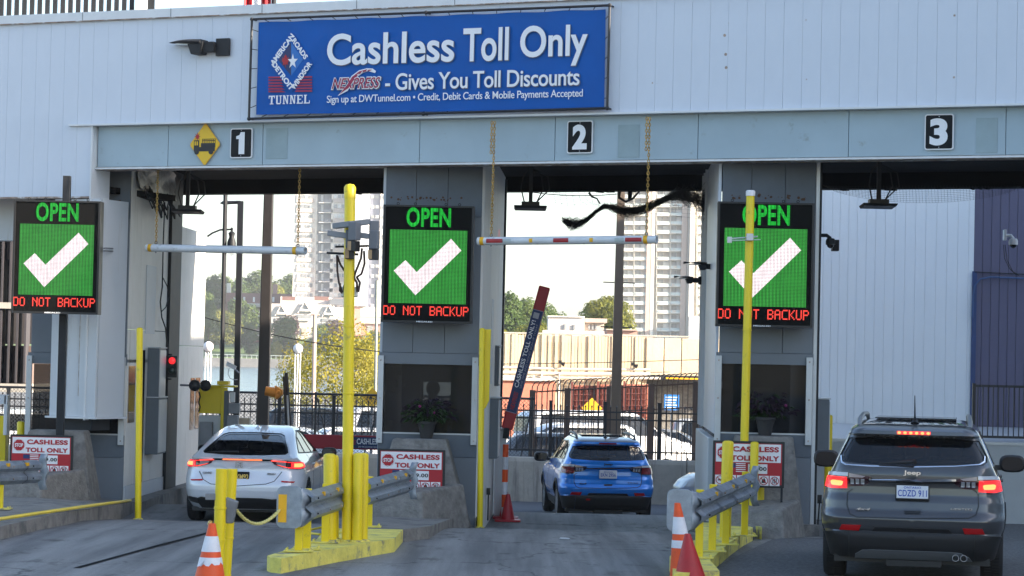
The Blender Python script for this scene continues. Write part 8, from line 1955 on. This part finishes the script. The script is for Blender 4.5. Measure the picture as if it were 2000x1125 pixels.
dome(1622, 478, 34.9, 'dark dome camera on a bracket right of the third message board', 1.1, -.19, M_dark); c = W(1632, 482, 34.9); pb_(None, 'wall_box', M_dark, 1626, 1639, 468, 490, 41.2, .2).name = 'wall_box'; tag(bpy.data.objects['wall_box'], 'dark box on the pale ribbed wall beside the dome camera', 'box')
dome(1979, 478, 41.1, 'white dome camera on a curved arm on the purple wall', 1.25, -.14)
mb = MB(); mb.tube([W(x, y, 41.4) for x, y in ((1960, 478), (1962, 505), (1972, 525), (1985, 537))], .007, 5).tube([W(x, y, 41.4) for x, y in ((1963, 478), (1967, 508), (1978, 530), (1990, 538))], .007, 5); tag(mb.build('camera_cable', M_cable), 'thin dark cables drooping from the white dome camera', 'cable')
# small reflective details near the left edge
p = W(0, 800, 40); pb_(None, 'yellow_barrier_stand', M_yel, -12, 7, 812, 1000, 40.2, .25).name = 'yellow_barrier_stand'; tag(bpy.data.objects['yellow_barrier_stand'], 'yellow steel frame cut by the left edge of the view', 'frame')
pb_(bpy.data.objects['yellow_barrier_stand'], 'white_top', M_wht, -14, 12, 771, 790, 40.1, .3); pb_(bpy.data.objects['yellow_barrier_stand'], 'upright', M_wht, 8, 13, 771, 850, 40.1, .2)
# low yellow pipe hoop by the first bollards, litter on the road
mb = MB(); mb.tube([gpt(625, 1052, .03)+Vector((0, 0, .05)), gpt(597, 1049, .03)+Vector((0, 0, .05)), gpt(601, 1044, .03)+Vector((0, 0, .05)), gpt(640, 1040, .03)+Vector((0, 0, .08))], .014, 8); tag(mb.build('yellow_hoop', M_yel, smooth=True), 'low bent yellow pipe at the foot of the lane one bollards', 'pipe')
r = random.Random(4)
for i, (px, py, lab) in enumerate(((1105, 1052, 'scrap of pale litter on the road in lane two'), (1195, 1003, 'pale scrap on the road crest behind the blue car'))):
    c = gpt(px, py, .006); mb = MB(); mb.prism([(c.x+.07*math.cos(a)*r.uniform(.5, 1.3), c.y+.12*math.sin(a)*r.uniform(.5, 1.2)) for a in np.linspace(0, 5.6, 8)], c.z, c.z+.006, 'z'); tag(mb.build('litter', M_paper), lab, 'litter')
# cable from the gate of booth two, dark drain boxes
c = W(954, 960, 37); mb = MB(); mb.box(c.x-.03, c.x+.03, 37, 37.05, c.z-.05, c.z+.05).tube([(c.x, 37, c.z), (c.x+.0, 37, gz(37)+.1)], .012, 6); tag(mb.build('outlet_box', M_blk), 'small black outlet box low on the second booth side', 'box')
c = W(1601, 975, 34.6); mb = MB(); mb.box(c.x-.03, c.x+.03, 34.6, 34.65, c.z-.06, c.z+.06).tube([(c.x, 34.6, c.z), (c.x-.02, 34.6, ztop(34.6))], .012, 6); tag(mb.build('outlet_box', M_blk), 'small black outlet box low beside the third booth', 'box')
# ---------------------------------------------------------------- air
mb = MB(); mb.box(-1100, 1100, -70, 2700, -5.2, 130)
hz = mb.build('haze', None); hm = bpy.data.materials.new('haze_air'); hm.use_nodes = True; nt = hm.node_tree; nt.nodes.remove(nt.nodes['Principled BSDF'])
pv = nt.nodes.new('ShaderNodeVolumePrincipled'); pv.inputs['Color'].default_value = (.93, .95, 1, 1); pv.inputs['Density'].default_value = .0002; pv.inputs['Anisotropy'].default_value = .35
nt.links.new(pv.outputs[0], nt.nodes['Material Output'].inputs['Volume']); hz.data.materials.append(hm); tag(hz, kind='stuff')
